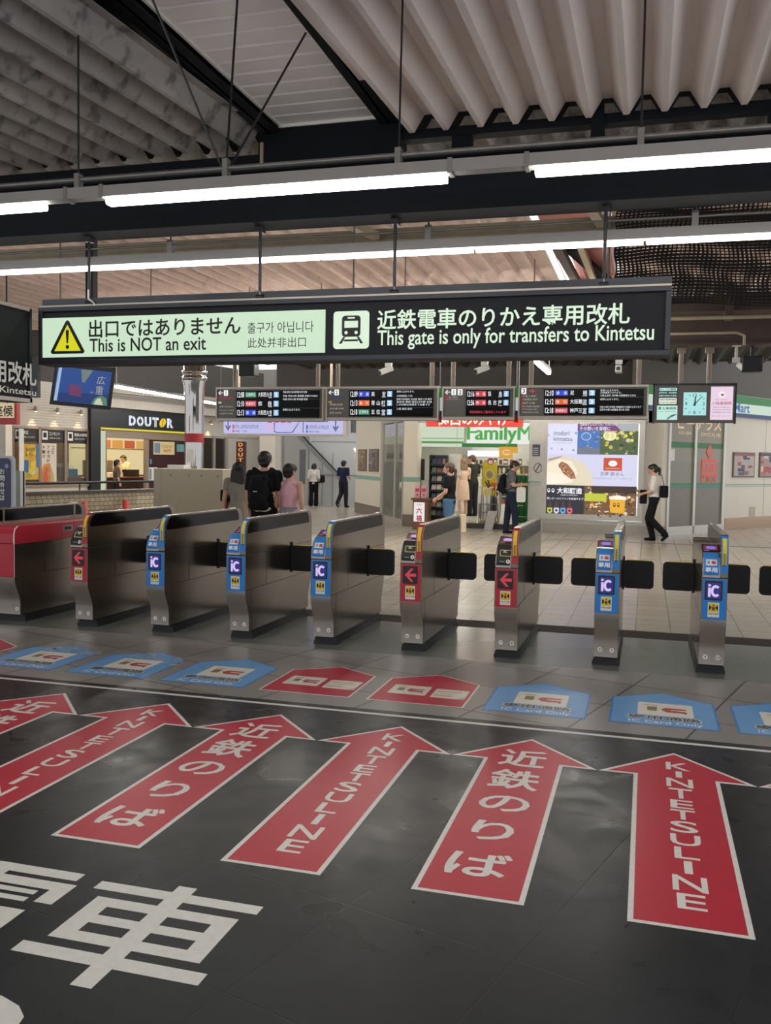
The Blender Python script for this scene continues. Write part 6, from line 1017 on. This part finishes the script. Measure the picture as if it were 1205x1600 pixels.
# TV hanging
a, c = at(132, 570, 9.5), at(127, 638, 9.5)
t = thing('hanging_monitor', 'hanging monitor with blue poster picture at the upper left', 'monitor', (-6.45, 9.5, 2.22)); q0, q1, q2, q3 = at(87, 570, 9.3), at(181, 575, 9.75), at(173, 640, 9.70), at(78, 631, 9.25)
n_ = (q1 - q0).cross(q3 - q0).normalized(); n_ = n_ if n_.y < 0 else -n_
b = MB(); b.hexa([q3, q2, q2 - n_ * .09, q3 - n_ * .09, q0, q1, q1 - n_ * .09, q0 - n_ * .09], BLACK); b.build('housing', t, world=True)
def tv(f, g): return q3 + (q2 - q3) * f + (q0 - q3) * g
sc_ = MB(); TB = glow('#1A4A96', .8)
def tq(b, pts, m, k): b.add([tv(*p) + n_ * (.002 + .0008 * k) for p in pts], [tuple(range(len(pts)))], m)
tq(sc_, [(.04, .08), (.93, .08), (.93, .97), (.04, .97)], TB, 0); tq(sc_, [(.04, .08), (.93, .08), (.93, .4), (.04, .3)], glow('#153A78', .75), 1); tq(sc_, [(.05, .1), (.10, .1), (.11, .96), (.06, .96)], glow('#A9C8E8', .8), 2); tq(sc_, [(.42, .96), (.62, .96), (.50, .62), (.46, .64)], glow('#7E8C86', .7), 2); tq(sc_, [(.27, .28), (.48, .24), (.46, .52), (.26, .55)], glow('#7A3A6A', .7), 3); tq(sc_, [(.66, .09), (.93, .09), (.90, .28), (.80, .34), (.70, .24)], glow('#5E8A6A', .8), 3); tq(sc_, [(.70, .09), (.86, .09), (.80, .27), (.74, .24)], glow('#D0DCC0', .8), 4)
sc_.build('screen', t, flatn=True, world=True); b = MB(); ux, vz = (q2 - q3), (q0 - q3); b.text('広', tv(.70, .62) + n_ * .006, ux, vz, ux.length * .14, vz.length * .22, WHITE, .005); b.text('重', tv(.70, .36) + n_ * .006, ux, vz, ux.length * .13, vz.length * .22, WHITE, .005); b.text('摺の極', tv(.62, .36) + n_ * .006, ux, vz, ux.length * .05, vz.length * .06, WHITE, .0); b.build('lettering', t, flatn=True, world=True)
MB().box(-6.5, -6.4, 9.6, 9.7, 2.7, 4.96, BLACK).box(-7.02, -6.95, 9.3, 9.36, 2.3, 2.75, BLACK).build('bracket', t, world=True)
r = rect(-40, 712, 20, 795, 10); t = thing('information_stand', 'dark blue rounded information board standing at the left edge', 'sign', ((r[0] + r[1]) / 2, 10, 0)); MB().prism(rrect(r[0], r[1], .9, r[3], .06), 'y', 10, 10.06, paint('#B9BCC4')).build('board', t, world=True); MB().prism(rrect(r[0] + .03, r[1] - .03, .93, r[3] - .03, .05), 'y', 9.99, 10.0, mat('board_navy', '#20284E', .4)).build('face', t, world=True); b = MB()
for k, ch in enumerate('お問合せは'): b.text(ch, (r[1] - .15, 9.985, r[3] - .2 - k * .085), X_, Z_, .075, .07, WHITE, .02, 0, True)
b.disc((0, 9.986, 0), X_, Z_, r[1] - .08, r[3] - .13, .03, .03, paint('#9A8AC8'), 12); b.build('lettering', t, flatn=True, world=True); MB().box(r[0] + .1, r[0] + .15, 10, 10.05, 0, .92, POSTM).box(r[1] - .15, r[1] - .1, 10, 10.05, 0, .92, POSTM).build('leg', t, world=True)
r = rect(19, 736, 36, 795, 10.6); t = thing('glass_screen', 'pale green glass partition next to the blue board', 'partition', ((r[0] + r[1]) / 2, 10.6, 0)); MB().box(r[0], r[1], 10.6, 10.63, .3, r[3], mat('green_glass', '#7E8F82', .15)).build('pane', t, world=True); MB().box(r[1] - .03, r[1], 10.58, 10.65, 0, r[3], ALU).box(r[0], r[1], 10.58, 10.65, 0, .3, ALU).build('frame', t, world=True)
r = rect(-30, 640, 26, 663, 12); t = thing('hanging_sign', 'cream and red hanging sign with large characters at the left edge', 'sign', ((r[0] + r[1]) / 2, 12, r[2])); MB().box(r[0], r[1], 12, 12.08, r[2], r[3] + .1, mat('sign_red', '#B8383A', .5)).build('box', t, world=True); b = MB(); b.fr((0, 11.996, 0), X_, Z_, r[0], r[1] - .04, r[2] + .1, r[3] + .1, glow('#E0CBA0', .75)); b.text('座候', (r[1] - .42, 11.99, r[2] + .12), X_, Z_, .36, .17, BLACK, .02); b.build('lettering', t, flatn=True, world=True); MB().cyl((r[1] - .2, 12.04, r[3] + .1), (r[1] - .2, 12.04, 4.5), .012, BLACK, n=6).build('hanger_rod', t, world=True)
# shop at the far left edge
t = thing('ticket_office_window', 'dim shop front at the far left edge', 'shop front', (-12.5, 15, 0)); MB().box(-14.5, -12.25, 15.4, 15.6, 0, 2.6, CLAD).build('wall', t, world=True); MB().box(-13.5, -12.5, 15.36, 15.4, 1.1, 2.0, mat('dim_window', '#4A3A30', .3)).build('pane', t, world=True)
# grey wall closing the left side and the roof void above the cafe
struct(MB().wbox(DP, -14, 9.2, 3.7, 4.95, -.4, -.1, paint('#4E4842', .7)).build('wall_cafe_upper'), 'grey upper wall above the cafe eaves', 'wall')
long_l = thing('ceiling_light', 'long slanting light line above the cafe sign', 'light', DP.p(1.5, 3.35, .6)); pa, pb = at(182, 604, 18.5), at(345, 632, 27); MB().bar(pa, pb, .09, .06, mat('concourse_tube', '#FFFBF2', .4, 0, 26., 0)).build('tube', long_l, world=True); MB().bar(pa + Z_ * .05, pb + Z_ * .05, .14, .05, GREYP).cyl(pa, Vector((pa.x, pa.y, 4.95)), .012, PIPE, n=6).cyl(pb, Vector((pb.x, pb.y, 4.95)), .012, PIPE, n=6).build('channel', long_l, world=True)

# ================================================================== SAFETY NET, pipes at the upper right
t = thing('safety_net', 'black safety net hung below the roof at the upper right', 'net', (1, 10.9, 3.4)); b = MB(); NETM = mat('net_black', '#14100E', .8); rr = random.Random(3)
NX, NZ = 92, 44
def npt(i, j):
    x = -.42 + 4.3 * i / NX; f = j / NZ; return Vector((x + .012 * math.sin(j * .6 + i * .2), 10.9 + .025 * math.sin(i * .25 + j * .1), 3.42 + 1.5 * f + .03 * math.sin(i * .12) * (1 - f) + .006 * math.sin(j * .7 + i * .1)))
for i in range(NX + 1):
    for j in range(NZ):
        p, q = npt(i, j), npt(i, j + 1); w = .010 + .004 * math.sin(i * .7 + j * .4); b.add([p + Vector((-w, 0, 0)), p + Vector((w, 0, 0)), q + Vector((w, 0, 0)), q + Vector((-w, 0, 0))], [(0, 1, 2, 3)], NETM)
for j in range(NZ + 1):
    for i in range(NX):
        p, q = npt(i, j), npt(i + 1, j); w = .011 + .005 * math.sin(j * .8 + i * .15); b.add([p + Vector((0, .002, -w)), q + Vector((0, .002, -w)), q + Vector((0, .002, w)), p + Vector((0, .002, w))], [(0, 1, 2, 3)], NETM)
b.build('mesh', t, flatn=True, world=True); MB().cyl((-.45, 10.9, 4.93), (4, 10.9, 4.93), .015, BLACK, n=6).build('rope', t, world=True)
struct(MB().box(-.2, 6, 12.6, 12.8, 3.62, 3.78, RUST).box(-.2, 6, 12.55, 12.85, 3.78, 3.81, RUST).cyl((-.2, 12.5, 3.52), (6, 12.5, 3.52), .025, OLDCREAM, n=8).tube([(-.2, 13.2, 3.42), (1.1, 13.2, 3.42), (1.2, 13.2, 3.38), (1.2, 13.2, 3.25)], .018, OLDCREAM, 6).box(.9, 1.0, 12.5, 12.7, 3.5, 3.95, RUST).build('beam_12'), 'brown steel beam with cream pipes at the right', 'beam')
# ================================================================== PEOPLE
def capsule(b, p0, r0, p1, r1, m, n=12):
    p0, p1 = Vector(p0), Vector(p1); b.ell(p0, (r0,) * 3, m, n, 8); b.ell(p1, (r1,) * 3, m, n, 8)
    d = p1 - p0
    if d.length > 1e-5: b.cyl(p0, p1, r0, m, r1, n)
def fuse(b, voxel, smooth=4, cuts=()):                              # overlapping volumes -> one continuous skin
    me = bpy.data.meshes.new('w'); me.from_pydata(b.v, [], b.f); bm = bmesh.new(); bm.from_mesh(me); bmesh.ops.recalc_face_normals(bm, faces=bm.faces); bm.to_mesh(me); bm.free()
    o = bpy.data.objects.new('w', me); TMP.collection.objects.link(o); r = o.modifiers.new('r', 'REMESH'); r.mode = 'VOXEL'; r.voxel_size = voxel
    sm = o.modifiers.new('s', 'SMOOTH'); sm.factor = .5; sm.iterations = smooth
    vl = TMP.view_layers[0]; vl.update(); out = bpy.data.meshes.new_from_object(o.evaluated_get(vl.depsgraph)); bpy.data.objects.remove(o); bpy.data.meshes.remove(me)
    if cuts:
        bm = bmesh.new(); bm.from_mesh(out)
        for co, no in cuts:
            bmesh.ops.bisect_plane(bm, geom=bm.verts[:] + bm.edges[:] + bm.faces[:], plane_co=co, plane_no=no, clear_outer=True)
            bmesh.ops.holes_fill(bm, edges=[e for e in bm.edges if e.is_boundary], sides=0)
        bm.to_mesh(out); bm.free()
    for p in out.polygons: p.use_smooth = True
    return out
def mesh_part(name, me, m, parent, label=None):
    me.name = name; me.materials.clear(); me.materials.append(m); o = bpy.data.objects.new(name, me); COL.objects.link(o); o.parent = parent
    if label: o['label'] = label
    return o
SKIN = mat('skin', '#C79B82', .55, 0, 0, .04, 20); HAIRB = mat('hair_black', '#16120F', .5, 0, 0, .15, 40); HAIRBR = mat('hair_brown', '#4A3226', .5, 0, 0, .15, 40); HAIRL = mat('hair_light_brown', '#7A5A40', .5, 0, 0, .15, 40)
def cloth(n, c, v=.06): return mat('cloth_' + n, c, .85, 0, 0, v, 14, .15, .2)
def V3(*a): return Vector(a)
def person(label, loc, rz, H=1.68, fem=False, arms=None, legs=None, lean=0., head_yaw=0., head_down=0., top=None, bottom=None, dress=None, skirt=None, hair='short', hairm=None, shoes='#1C1A1A', sleeve=.5, voxel=.0085, name='person', pant_flare=0.):
    """figure facing -Y; arms / legs give (elbow, wrist) and (knee, ankle) per side in metres at 1.70 m"""
    s = H / 1.70; t = thing(name, label, 'person', loc, rz); t.scale = (s, s, s); SKm = SKIN; hairm = hairm or HAIRB
    sw = .165 if fem else .19; hw = .095
    sh = {-1: V3(-sw, .0 + lean * .9, 1.385), 1: V3(sw, .0 + lean * .9, 1.385)}
    A = arms or {-1: (V3(-sw - .045, .02, 1.12), V3(-sw - .05, -.05, .88)), 1: (V3(sw + .045, .02, 1.12), V3(sw + .05, -.05, .88))}
    G = legs or {-1: (V3(-hw, -.01, .49), V3(-hw, .02, .075)), 1: (V3(hw, -.01, .49), V3(hw, .02, .075))}
    hd = V3(0, -.015 + lean * 1.05 - head_down * .05, 1.575 - head_down * .02); nk = V3(0, .01 + lean, 1.43); ch = V3(0, lean * .75, 1.24); ws = V3(0, lean * .3, 1.07); pv = V3(0, 0, .94)
    b = MB()
    capsule(b, pv, .118, ws, .105, SKm); capsule(b, ws, .105, ch, .12, SKm); b.ell(ch, (sw * .92, .105, .17), SKm); b.ell(pv, (.158, .115, .12), SKm)
    capsule(b, nk - V3(0, 0, .05), .058, hd - V3(0, 0, .04), .05, SKm); capsule(b, sh[-1], .055, sh[1], .055, SKm)
    Rz = Matrix.Rotation(head_yaw, 3, 'Z') @ Matrix.Rotation(head_down * .6, 3, 'X')
    def hp(x, y, z): return hd + Rz @ V3(x, y, z)
    capsule(b, hp(0, .015, .025), .090, hp(0, -.02, .01), .082, SKm, 16); capsule(b, hp(0, -.045, -.055), .045, hp(0, -.03, -.02), .066, SKm); b.ell(hp(0, -.075, -.085), (.025, .022, .02), SKm)
    capsule(b, hp(0, -.093, .015), .010, hp(0, -.112, -.018), .014, SKm, 8); b.ell(hp(0, -.094, .038), (.05, .014, .012), SKm); b.ell(hp(0, -.095, -.052), (.024, .012, .010), SKm)
    for q in (-1, 1): b.ell(hp(q * .086, .012, -.005), (.012, .02, .032), SKm)
    for q in (-1, 1):
        el, wr = A[q]; capsule(b, sh[q], .050, el, .038, SKm); capsule(b, el, .038, wr, .025, SKm)
        d = (wr - el).normalized(); side = V3(1, 0, 0) * -q; side = (side - d * side.dot(d)).normalized(); pn = d.cross(side).normalized(); palm = wr + d * .055
        fw = pn if abs(pn.y) > .2 else V3(0, -1, 0); across = (fw - d * fw.dot(d)).normalized(); inw = d.cross(across).normalized(); inw = inw if inw.dot(V3(-q, 0, 0)) >= 0 else -inw
        for k in range(3): capsule(b, wr + across * (k - 1) * .012, .018, palm + across * (k - 1) * .024, .015, SKm, 8)
        for k, L in enumerate((.062, .072, .068, .052)):
            base = palm + across * (.030 - k * .020) + d * .015; mid = base + d * L * .5 + inw * .008; tip = mid + d * L * .38 + inw * .026; capsule(b, base, .0095, mid, .0088, SKm, 8); capsule(b, mid, .0088, tip, .0075, SKm, 8)
        tb = wr + d * .022 + across * .024; capsule(b, tb, .0115, tb + d * .03 + across * .024 + inw * .008, .010, SKm, 8); capsule(b, tb + d * .03 + across * .024 + inw * .008, .010, tb + d * .055 + across * .028 + inw * .018, .0085, SKm, 8)
        kn, an = G[q]; hip = V3(q * .088, 0, .91); capsule(b, hip, .088 if fem else .085, kn, .058, SKm); mid = kn.lerp(an, .3) + V3(0, .012, 0); capsule(b, kn, .056, mid, .054, SKm); capsule(b, mid, .054, an, .036, SKm)
        f = (an - kn).normalized(); ft = V3(0, -1, 0); up_ = an.z; toe = an + V3(0, -.15, -.045) if an.z < .12 else an + V3(0, -.06, -.13); capsule(b, an - V3(0, -.03, .035), .035, toe, .028, SKm)
    mesh_part('body', fuse(b, voxel), SKm, t)
    for q in (-1, 1): MB().ell(hp(q * .032, -.094, .012), (.011, .006, .007), BLACK, 8, 6).build('eye', t)
    MB().ell(hp(0, -.1045, -.053), (.02, .005, .005), paint('#8E4A44'), 8, 6).build('mouth', t)
    # clothes
    def torso_cloth(b, m, low):
        capsule(b, V3(0, 0, low), .128 if low < 1 else .12, ws, .118 if fem else .126, m); b.ell(V3(0, 0, .98), (.165, .126, .13), m); capsule(b, ws, .118 if fem else .128, ch, .132, m); b.ell(ch + V3(0, 0, .02), (sw * .98, .122, .175), m); (capsule(b, sh[-1], .067, sh[1], .067, m) if sleeve > 0 else capsule(b, sh[-1] * .62 + V3(0, 0, .53), .062, sh[1] * .62 + V3(0, 0, .53), .062, m)); capsule(b, nk - V3(0, 0, .05), .068, nk - V3(0, 0, .02), .062, m)
        if fem: b.ell(ch + V3(-.065, -.075, -.01), (.06, .055, .06), m); b.ell(ch + V3(.065, -.075, -.01), (.06, .055, .06), m)
    if top or dress:
        m = cloth(*(top or dress)[:2]); b = MB(); low = .93 if top else .95; torso_cloth(b, m, low); cuts = [(V3(0, 0, .88 if top else .5), V3(0, 0, -1)), (nk + V3(0, 0, .012), V3(0, .25, 1))]
        for q in (-1, 1):
            el, wr = A[q]
            if sleeve > 0:
                e = sh[q].lerp(el, min(1, sleeve * 1.15)); capsule(b, sh[q], .068, e, .056, m)
                if sleeve > 1: capsule(b, el, .054, el.lerp(wr, sleeve - 1), .042, m)
        if dress:
            n = 16; b.lathe((0, 0, 0), [(0, .5), (.20, .5), (.19, .72), (.17, .92), (.13, 1.07), (0, 1.1)], m, 18)
        mesh_part('dress' if dress else 'shirt', fuse(b, .011, 3, cuts), m, t)
    if skirt:
        m = cloth(*skirt); b = MB(); b.lathe((0, 0, 0), [(0, .44), (.215, .44), (.19, .7), (.17, .9), (.135, 1.06), (0, 1.08)], m, 20); mesh_part('skirt', fuse(b, .012, 2, [(V3(0, 0, .46), V3(0, 0, -1))]), m, t)
    if bottom:
        m = cloth(*bottom); b = MB(); b.ell(V3(0, 0, .95), (.168, .127, .13), m); capsule(b, pv, .125, V3(0, 0, 1.03), .118, m)
        for q in (-1, 1):
            kn, an = G[q]; capsule(b, V3(q * .088, 0, .91), .102, kn, .084, m); capsule(b, kn, .084, an, .066 + pant_flare, m)
        mesh_part('trousers', fuse(b, .011, 3), m, t)
    sm = cloth('shoe' + shoes[1:], shoes)
    for q in (-1, 1):
        kn, an = G[q]; b = MB(); toe = an + V3(0, -.15, -.045) if an.z < .12 else an + V3(0, -.06, -.13); heel = an - V3(0, -.035, .04); capsule(b, heel, .038, toe, .034, sm); capsule(b, heel + V3(0, 0, .02), .036, an - V3(0, .06, .025), .034, sm)
        zc = .0 if an.z < .12 else -1; mesh_part('shoe', fuse(b, .009, 2, [(V3(0, 0, .001), V3(0, 0, -1))] if zc == 0 else ()), sm, t)
    b = MB(); cuts = [(hp(0, -.055, .035), Rz @ V3(0, -1, -.75))]
    capsule(b, hp(0, .022, .032), .098, hp(0, -.02, .035), .093, hairm, 16); b.ell(hp(0, .045, -.01), (.085, .06, .085), hairm)
    if hair == 'short': b.ell(hp(0, .05, -.03), (.075, .055, .07), hairm)
    if hair == 'bob': capsule(b, hp(-.06, .03, .0), .05, hp(-.065, .03, -.1), .045, hairm); capsule(b, hp(.06, .03, .0), .05, hp(.065, .03, -.1), .045, hairm); capsule(b, hp(0, .06, 0), .07, hp(0, .06, -.11), .055, hairm)
    if hair == 'long':
        for x in (-.06, -.02, .02, .06): capsule(b, hp(x, .055, -.02), .05, hd + V3(x * 1.5, .11, -.33), .035, hairm)
    if hair == 'tail':
        capsule(b, hp(0, .09, .02), .035, hp(0, .135, -.03), .032, hairm); capsule(b, hp(0, .135, -.03), .034, hd + V3(0, .14, -.22), .022, hairm)
    mesh_part('hair', fuse(b, .009, 4, cuts), hairm, t)
    return t
def backpack(owner, label, col, dz=0., name='backpack'):
    s = owner.scale[0]; t = thing(name, label, 'backpack', owner.location, owner.rotation_euler[2]); t.scale = owner.scale; m = cloth('bag' + col[1:], col); b = MB()
    b.ell((0, .20, 1.16 + dz), (.15, .085, .21), m); b.ell((0, .24, 1.07 + dz), (.13, .08, .12), m); capsule(b, (-.08, .18, .98 + dz), .07, (.08, .18, .98 + dz), .07, m); capsule(b, (-.08, .17, 1.32 + dz), .06, (.08, .17, 1.32 + dz), .06, m); mesh_part('pack', fuse(b, .011, 4), m, t)
    for q in (-1, 1):
        b = MB(); P = [V3(q * .10, .16, 1.36 + dz), V3(q * .125, .06, 1.475), V3(q * .128, -.07, 1.44), V3(q * .125, -.135, 1.30), V3(q * .14, -.11, 1.12), V3(q * .155, .05, 1.02), V3(q * .12, .14, 1.0 + dz)]
        for a, c in zip(P, P[1:]): b.bar(a, c, .035, .014, m)
        b.build('shoulder_strap', t)
    MB().box(-.02, .03, .283, .29, 1.16, 1.17, WHITE).build('reflector', t); return t
def bag(label, loc, w, h, d, col, strap=None, name='shoulder_bag', rz=0.):
    t = thing(name, label, 'bag', loc, rz); m = cloth('bag' + col[1:], col); b = MB(); b.prism(rrect(-w / 2, w / 2, 0, h, min(w, h) * .2), 'y', -d / 2, d / 2, m); b.build('pouch', t, bevel=.012); b = MB().box(-w / 2 + .02, w / 2 - .02, -d / 2 - .006, -d / 2, h * .5, h * .95, m); b.build('flap', t)
    if strap:
        b = MB()
        for a, c in zip(strap, strap[1:]): b.bar(V3(*a), V3(*c), .02, .008, m)
        b.build('strap', t)
    return t
def phone(label, owner, p, rz=0.):
    s = owner.scale[0]; w = Matrix.Rotation(owner.rotation_euler[2], 3, 'Z') @ (Vector(p) * s) + owner.location; t = thing('mobile_phone', label, 'phone', w, owner.rotation_euler[2] + rz); t.rotation_euler = (.5, 0, owner.rotation_euler[2] + rz); MB().prism(rrect(-.035, .035, -.07, .07, .01), 'y', 0, .009, BLACK).build('case', t); MB().box(-.032, .032, -.001, 0, -.065, .065, glow('#9FB6D8', .5)).build('screen', t)
P_ = PI
# group of three behind the gates (backs to the camera)
p1 = person('person in a grey dress with long black hair, seen from behind at the left', (-5.62, 12.0, 0), P_ + .15, 1.58, True, dress=('greydress', '#8E867C'), hair='long', sleeve=.35, head_yaw=.2, arms={-1: (V3(-.20, -.02, 1.12), V3(-.10, -.2, 1.10)), 1: (V3(.21, .02, 1.12), V3(.24, -.06, .90))})
bag('brown and black shoulder bag hanging on the person in the grey dress', (-5.80, 12.12, .78), .20, .24, .09, '#7A5A36', [(0, 0, .24), (.04, -.02, .5), (.1, 0, .62)], rz=.4); bag('black jacket bundle at the elbow of the person in the grey dress', (-5.84, 12.05, 1.0), .12, .17, .1, '#17161A', None, 'folded_jacket')
p2 = person('tall person in black with a black backpack seen from behind', (-5.0, 11.5, 0), P_, 1.73, False, top=('blacktee', '#17181B'), bottom=('blackpants', '#131417'), hair='short', sleeve=.6, head_yaw=.25); backpack(p2, 'large black backpack on the tall person in black', '#121317', .0)
b = MB(); b.ell((0, 0, .93), (.178, .138, .07), cloth('whitehem', '#D8D4CC')); q = mesh_part('shirt_hem', fuse(b, .012, 2, [(V3(0, 0, .955), V3(0, 0, 1)), (V3(0, 0, .88), V3(0, 0, -1))]), cloth('whitehem', '#D8D4CC'), p2, 'white shirt hem showing under the black top')
p3 = person('person in a sleeveless pink top and patterned skirt seen from behind', (-4.63, 11.5, 0), P_ - .1, 1.57, True, top=('pink', '#D9A6B4'), skirt=('pattern', '#8A8488', .45), hair='short', sleeve=.0, head_yaw=-.3, arms={-1: (V3(-.215, .03, 1.12), V3(-.22, -.02, .87)), 1: (V3(.215, .03, 1.12), V3(.22, -.06, .88))})
bag('small brown bag on a dark strap worn by the person in pink', (-4.42, 11.58, .70), .14, .12, .06, '#5A3026', [(0, .02, .12), (-.12, .06, .42), (-.25, .03, .62)], 'crossbody_bag')
# two walkers in the far corridor
p4 = person('walking person with a white top, black trousers and black bag in the far corridor', (at(490, 790, 30.3).x, 30.3, 0), P_ + .2, 1.52, True, top=('white', '#D5CDC6'), bottom=('blackpants', '#131417'), hair='bob', sleeve=.9, head_down=.8, pant_flare=.03, legs={-1: (V3(-.09, -.06, .49), V3(-.09, -.06, .075)), 1: (V3(.09, .02, .5), V3(.09, .10, .09))})
bag('black shoulder bag carried by the walker in the white top', (p4.location.x + .25, 30.38, .83), .24, .26, .10, '#1E1A1C', [(0, 0, .26), (-.08, .0, .52)])
p5 = person('person in a navy shirt walking into the far corridor', (at(536, 790.8, 30.1).x, 30.1, 0), P_ - .3, 1.63, False, top=('navy', '#20283F'), bottom=('charcoal', '#23242A'), hair='short', sleeve=.7, shoes='#3A3434', arms={-1: (V3(-.235, .02, 1.12), V3(-.16, -.18, 1.05)), 1: (V3(.235, .02, 1.12), V3(.16, -.18, 1.12))}, legs={-1: (V3(-.1, -.03, .49), V3(-.1, -.04, .075)), 1: (V3(.1, -.02, .5), V3(.12, .2, .16))})
# at the shop
p6 = person('person in a black tee and jeans with a ponytail beside the magazine rack', (at(702, 800, 17.2).x, 17.2, 0), -PI / 2 - .2, 1.615, True, top=('blacktee', '#17181B'), bottom=('jeans', '#4A6A8A'), hair='tail', hairm=HAIRBR, sleeve=.55, shoes='#8A7A6A', arms={-1: (V3(-.20, -.02, 1.11), V3(-.16, -.23, 1.0)), 1: (V3(.20, .0, 1.11), V3(.15, -.22, .97))}, legs={-1: (V3(-.09, -.05, .49), V3(-.09, -.10, .075)), 1: (V3(.09, .05, .48), V3(.09, .22, .11))})
bag('cream shopping bag hanging beside the person in the black tee', (at(724, 826, 17.2).x, 17.1, .30), .12, .34, .1, '#D9C9AC', [(0, 0, .34), (-.05, .0, .6)], 'shopping_bag', .6)
p7 = person('person with long light brown hair in a beige dress inside the shop', (at(723, 790, 24.6).x, 24.6, .13), P_ + .5, 1.6, True, dress=('beige', '#D3B7A4'), hair='long', hairm=HAIRL, sleeve=.4, shoes='#2A2422', arms={-1: (V3(-.20, -.05, 1.13), V3(-.16, -.2, 1.15)), 1: (V3(.2, 0, 1.12), V3(.21, -.05, .9))})
p8 = person('bearded person in a dark green tee leaning over the shop shelf', (at(738, 790, 25.3).x, 25.3, .13), P_ + .9, 1.72, False, top=('darkgreen', '#2E3129'), bottom=('darkpants', '#26272A'), hair='short', hairm=HAIRBR, sleeve=.6, head_yaw=.3, head_down=.5, arms={-1: (V3(-.24, -.02, 1.13), V3(-.15, -.22, 1.02)), 1: (V3(.24, .03, 1.12), V3(.18, -.12, .96))})
p9 = person('person in a grey tee with a black backpack looking at a phone before the shop', (at(797, 830, 21.0).x, 21.0, 0), PI / 2 + .15, 1.70, False, top=('greytee', '#6A6A6C'), bottom=('darkjeans', '#20283A'), hair='short', sleeve=.55, head_down=1.0, legs={-1: (V3(-.10, -.10, .49), V3(-.10, -.12, .075)), 1: (V3(.10, .06, .49), V3(.10, .10, .075))}, arms={-1: (V3(-.22, -.05, 1.12), V3(-.12, -.30, 1.14)), 1: (V3(.22, -.05, 1.12), V3(.10, -.31, 1.15))}); backpack(p9, 'black backpack on the person in the grey tee', '#15161B'); phone('phone held by the person in the grey tee', p9, (-.02, -.41, 1.17))
bag('white plastic bag hanging from the arm of the person in the grey tee', (p9.location.x + .25, 20.9, .74), .20, .34, .08, '#D9D8D2', [(0, 0, .34), (0, .0, .46)], 'plastic_bag')
# right: person with a phone, mid-stride
p10 = person('person in a white blouse and black trousers walking past the advertisement', (.17, 20.45, 0), -PI / 2 - .1, 1.665, True, top=('whiteblouse', '#DAD3CB'), bottom=('blackpants', '#131417'), hair='tail', sleeve=.75, shoes='#18161A', head_down=.6, arms={-1: (V3(-.19, -.05, 1.10), V3(-.12, -.28, 1.08)), 1: (V3(.19, -.03, 1.10), V3(.12, -.26, 1.03))}, legs={-1: (V3(-.09, -.12, .50), V3(-.09, -.02, .075)), 1: (V3(.09, -.07, .49), V3(.09, .26, .17))})
phone('phone held by the person in the white blouse', p10, (-.03, -.38, 1.12)); bag('black handbag at the back of the person in the white blouse', (.36, 20.38, .94), .16, .26, .1, '#17151A', [(0, 0, .26), (-.06, 0, .5)], rz=.3); bag('black folded jacket over the forearm of the person in the white blouse', (-.06, 20.42, .80), .14, .3, .1, '#17161A', None, 'folded_jacket', .2)
# cafe: customer and staff
c = DP.p(1.55, 0, -.5); p11 = person('customer with dark hair and grey top at the cafe counter', (c.x, c.y, 0), PI * .75, 1.55, True, top=('greytop', '#5E5852'), bottom=('charcoal', '#23242A'), hair='bob', sleeve=.9)
c = DP.p(3.5, 0, -1.95); p12 = person('cafe worker with a dark cap and light shirt behind the counter', (c.x, c.y, 0), -PI * .1, 1.70, False, top=('lightshirt', '#C9BFA8'), bottom=('darkpants', '#26272A'), hair='short', sleeve=.6, head_down=.6, arms={-1: (V3(-.22, -.05, 1.12), V3(-.14, -.25, 1.05)), 1: (V3(.22, -.05, 1.12), V3(.12, -.26, 1.05))})
c = DP.p(-.62, 0, -1.05); p13 = person('guest with black hair sitting behind the right cafe window', (c.x, c.y, -.28), PI * .5, 1.62, False, top=('blacktee', '#17181B'), bottom=('charcoal', '#23242A'), hair='short', legs={-1: (V3(-.1, -.38, .88), V3(-.1, -.40, .42)), 1: (V3(.1, -.38, .88), V3(.1, -.40, .42))})
t = thing('bar_stool', 'round stool under the seated guest in the cafe', 'stool', (c.x, c.y, 0)); MB().cyl((0, 0, .46), (0, 0, .5), .17, WOOD, n=16).build('seat', t); MB().cyl((0, 0, .02), (0, 0, .46), .025, BLACK, n=8).cyl((0, 0, 0), (0, 0, .02), .18, BLACK, n=16).build('pedestal', t)
bpy.data.scenes.remove(TMP)
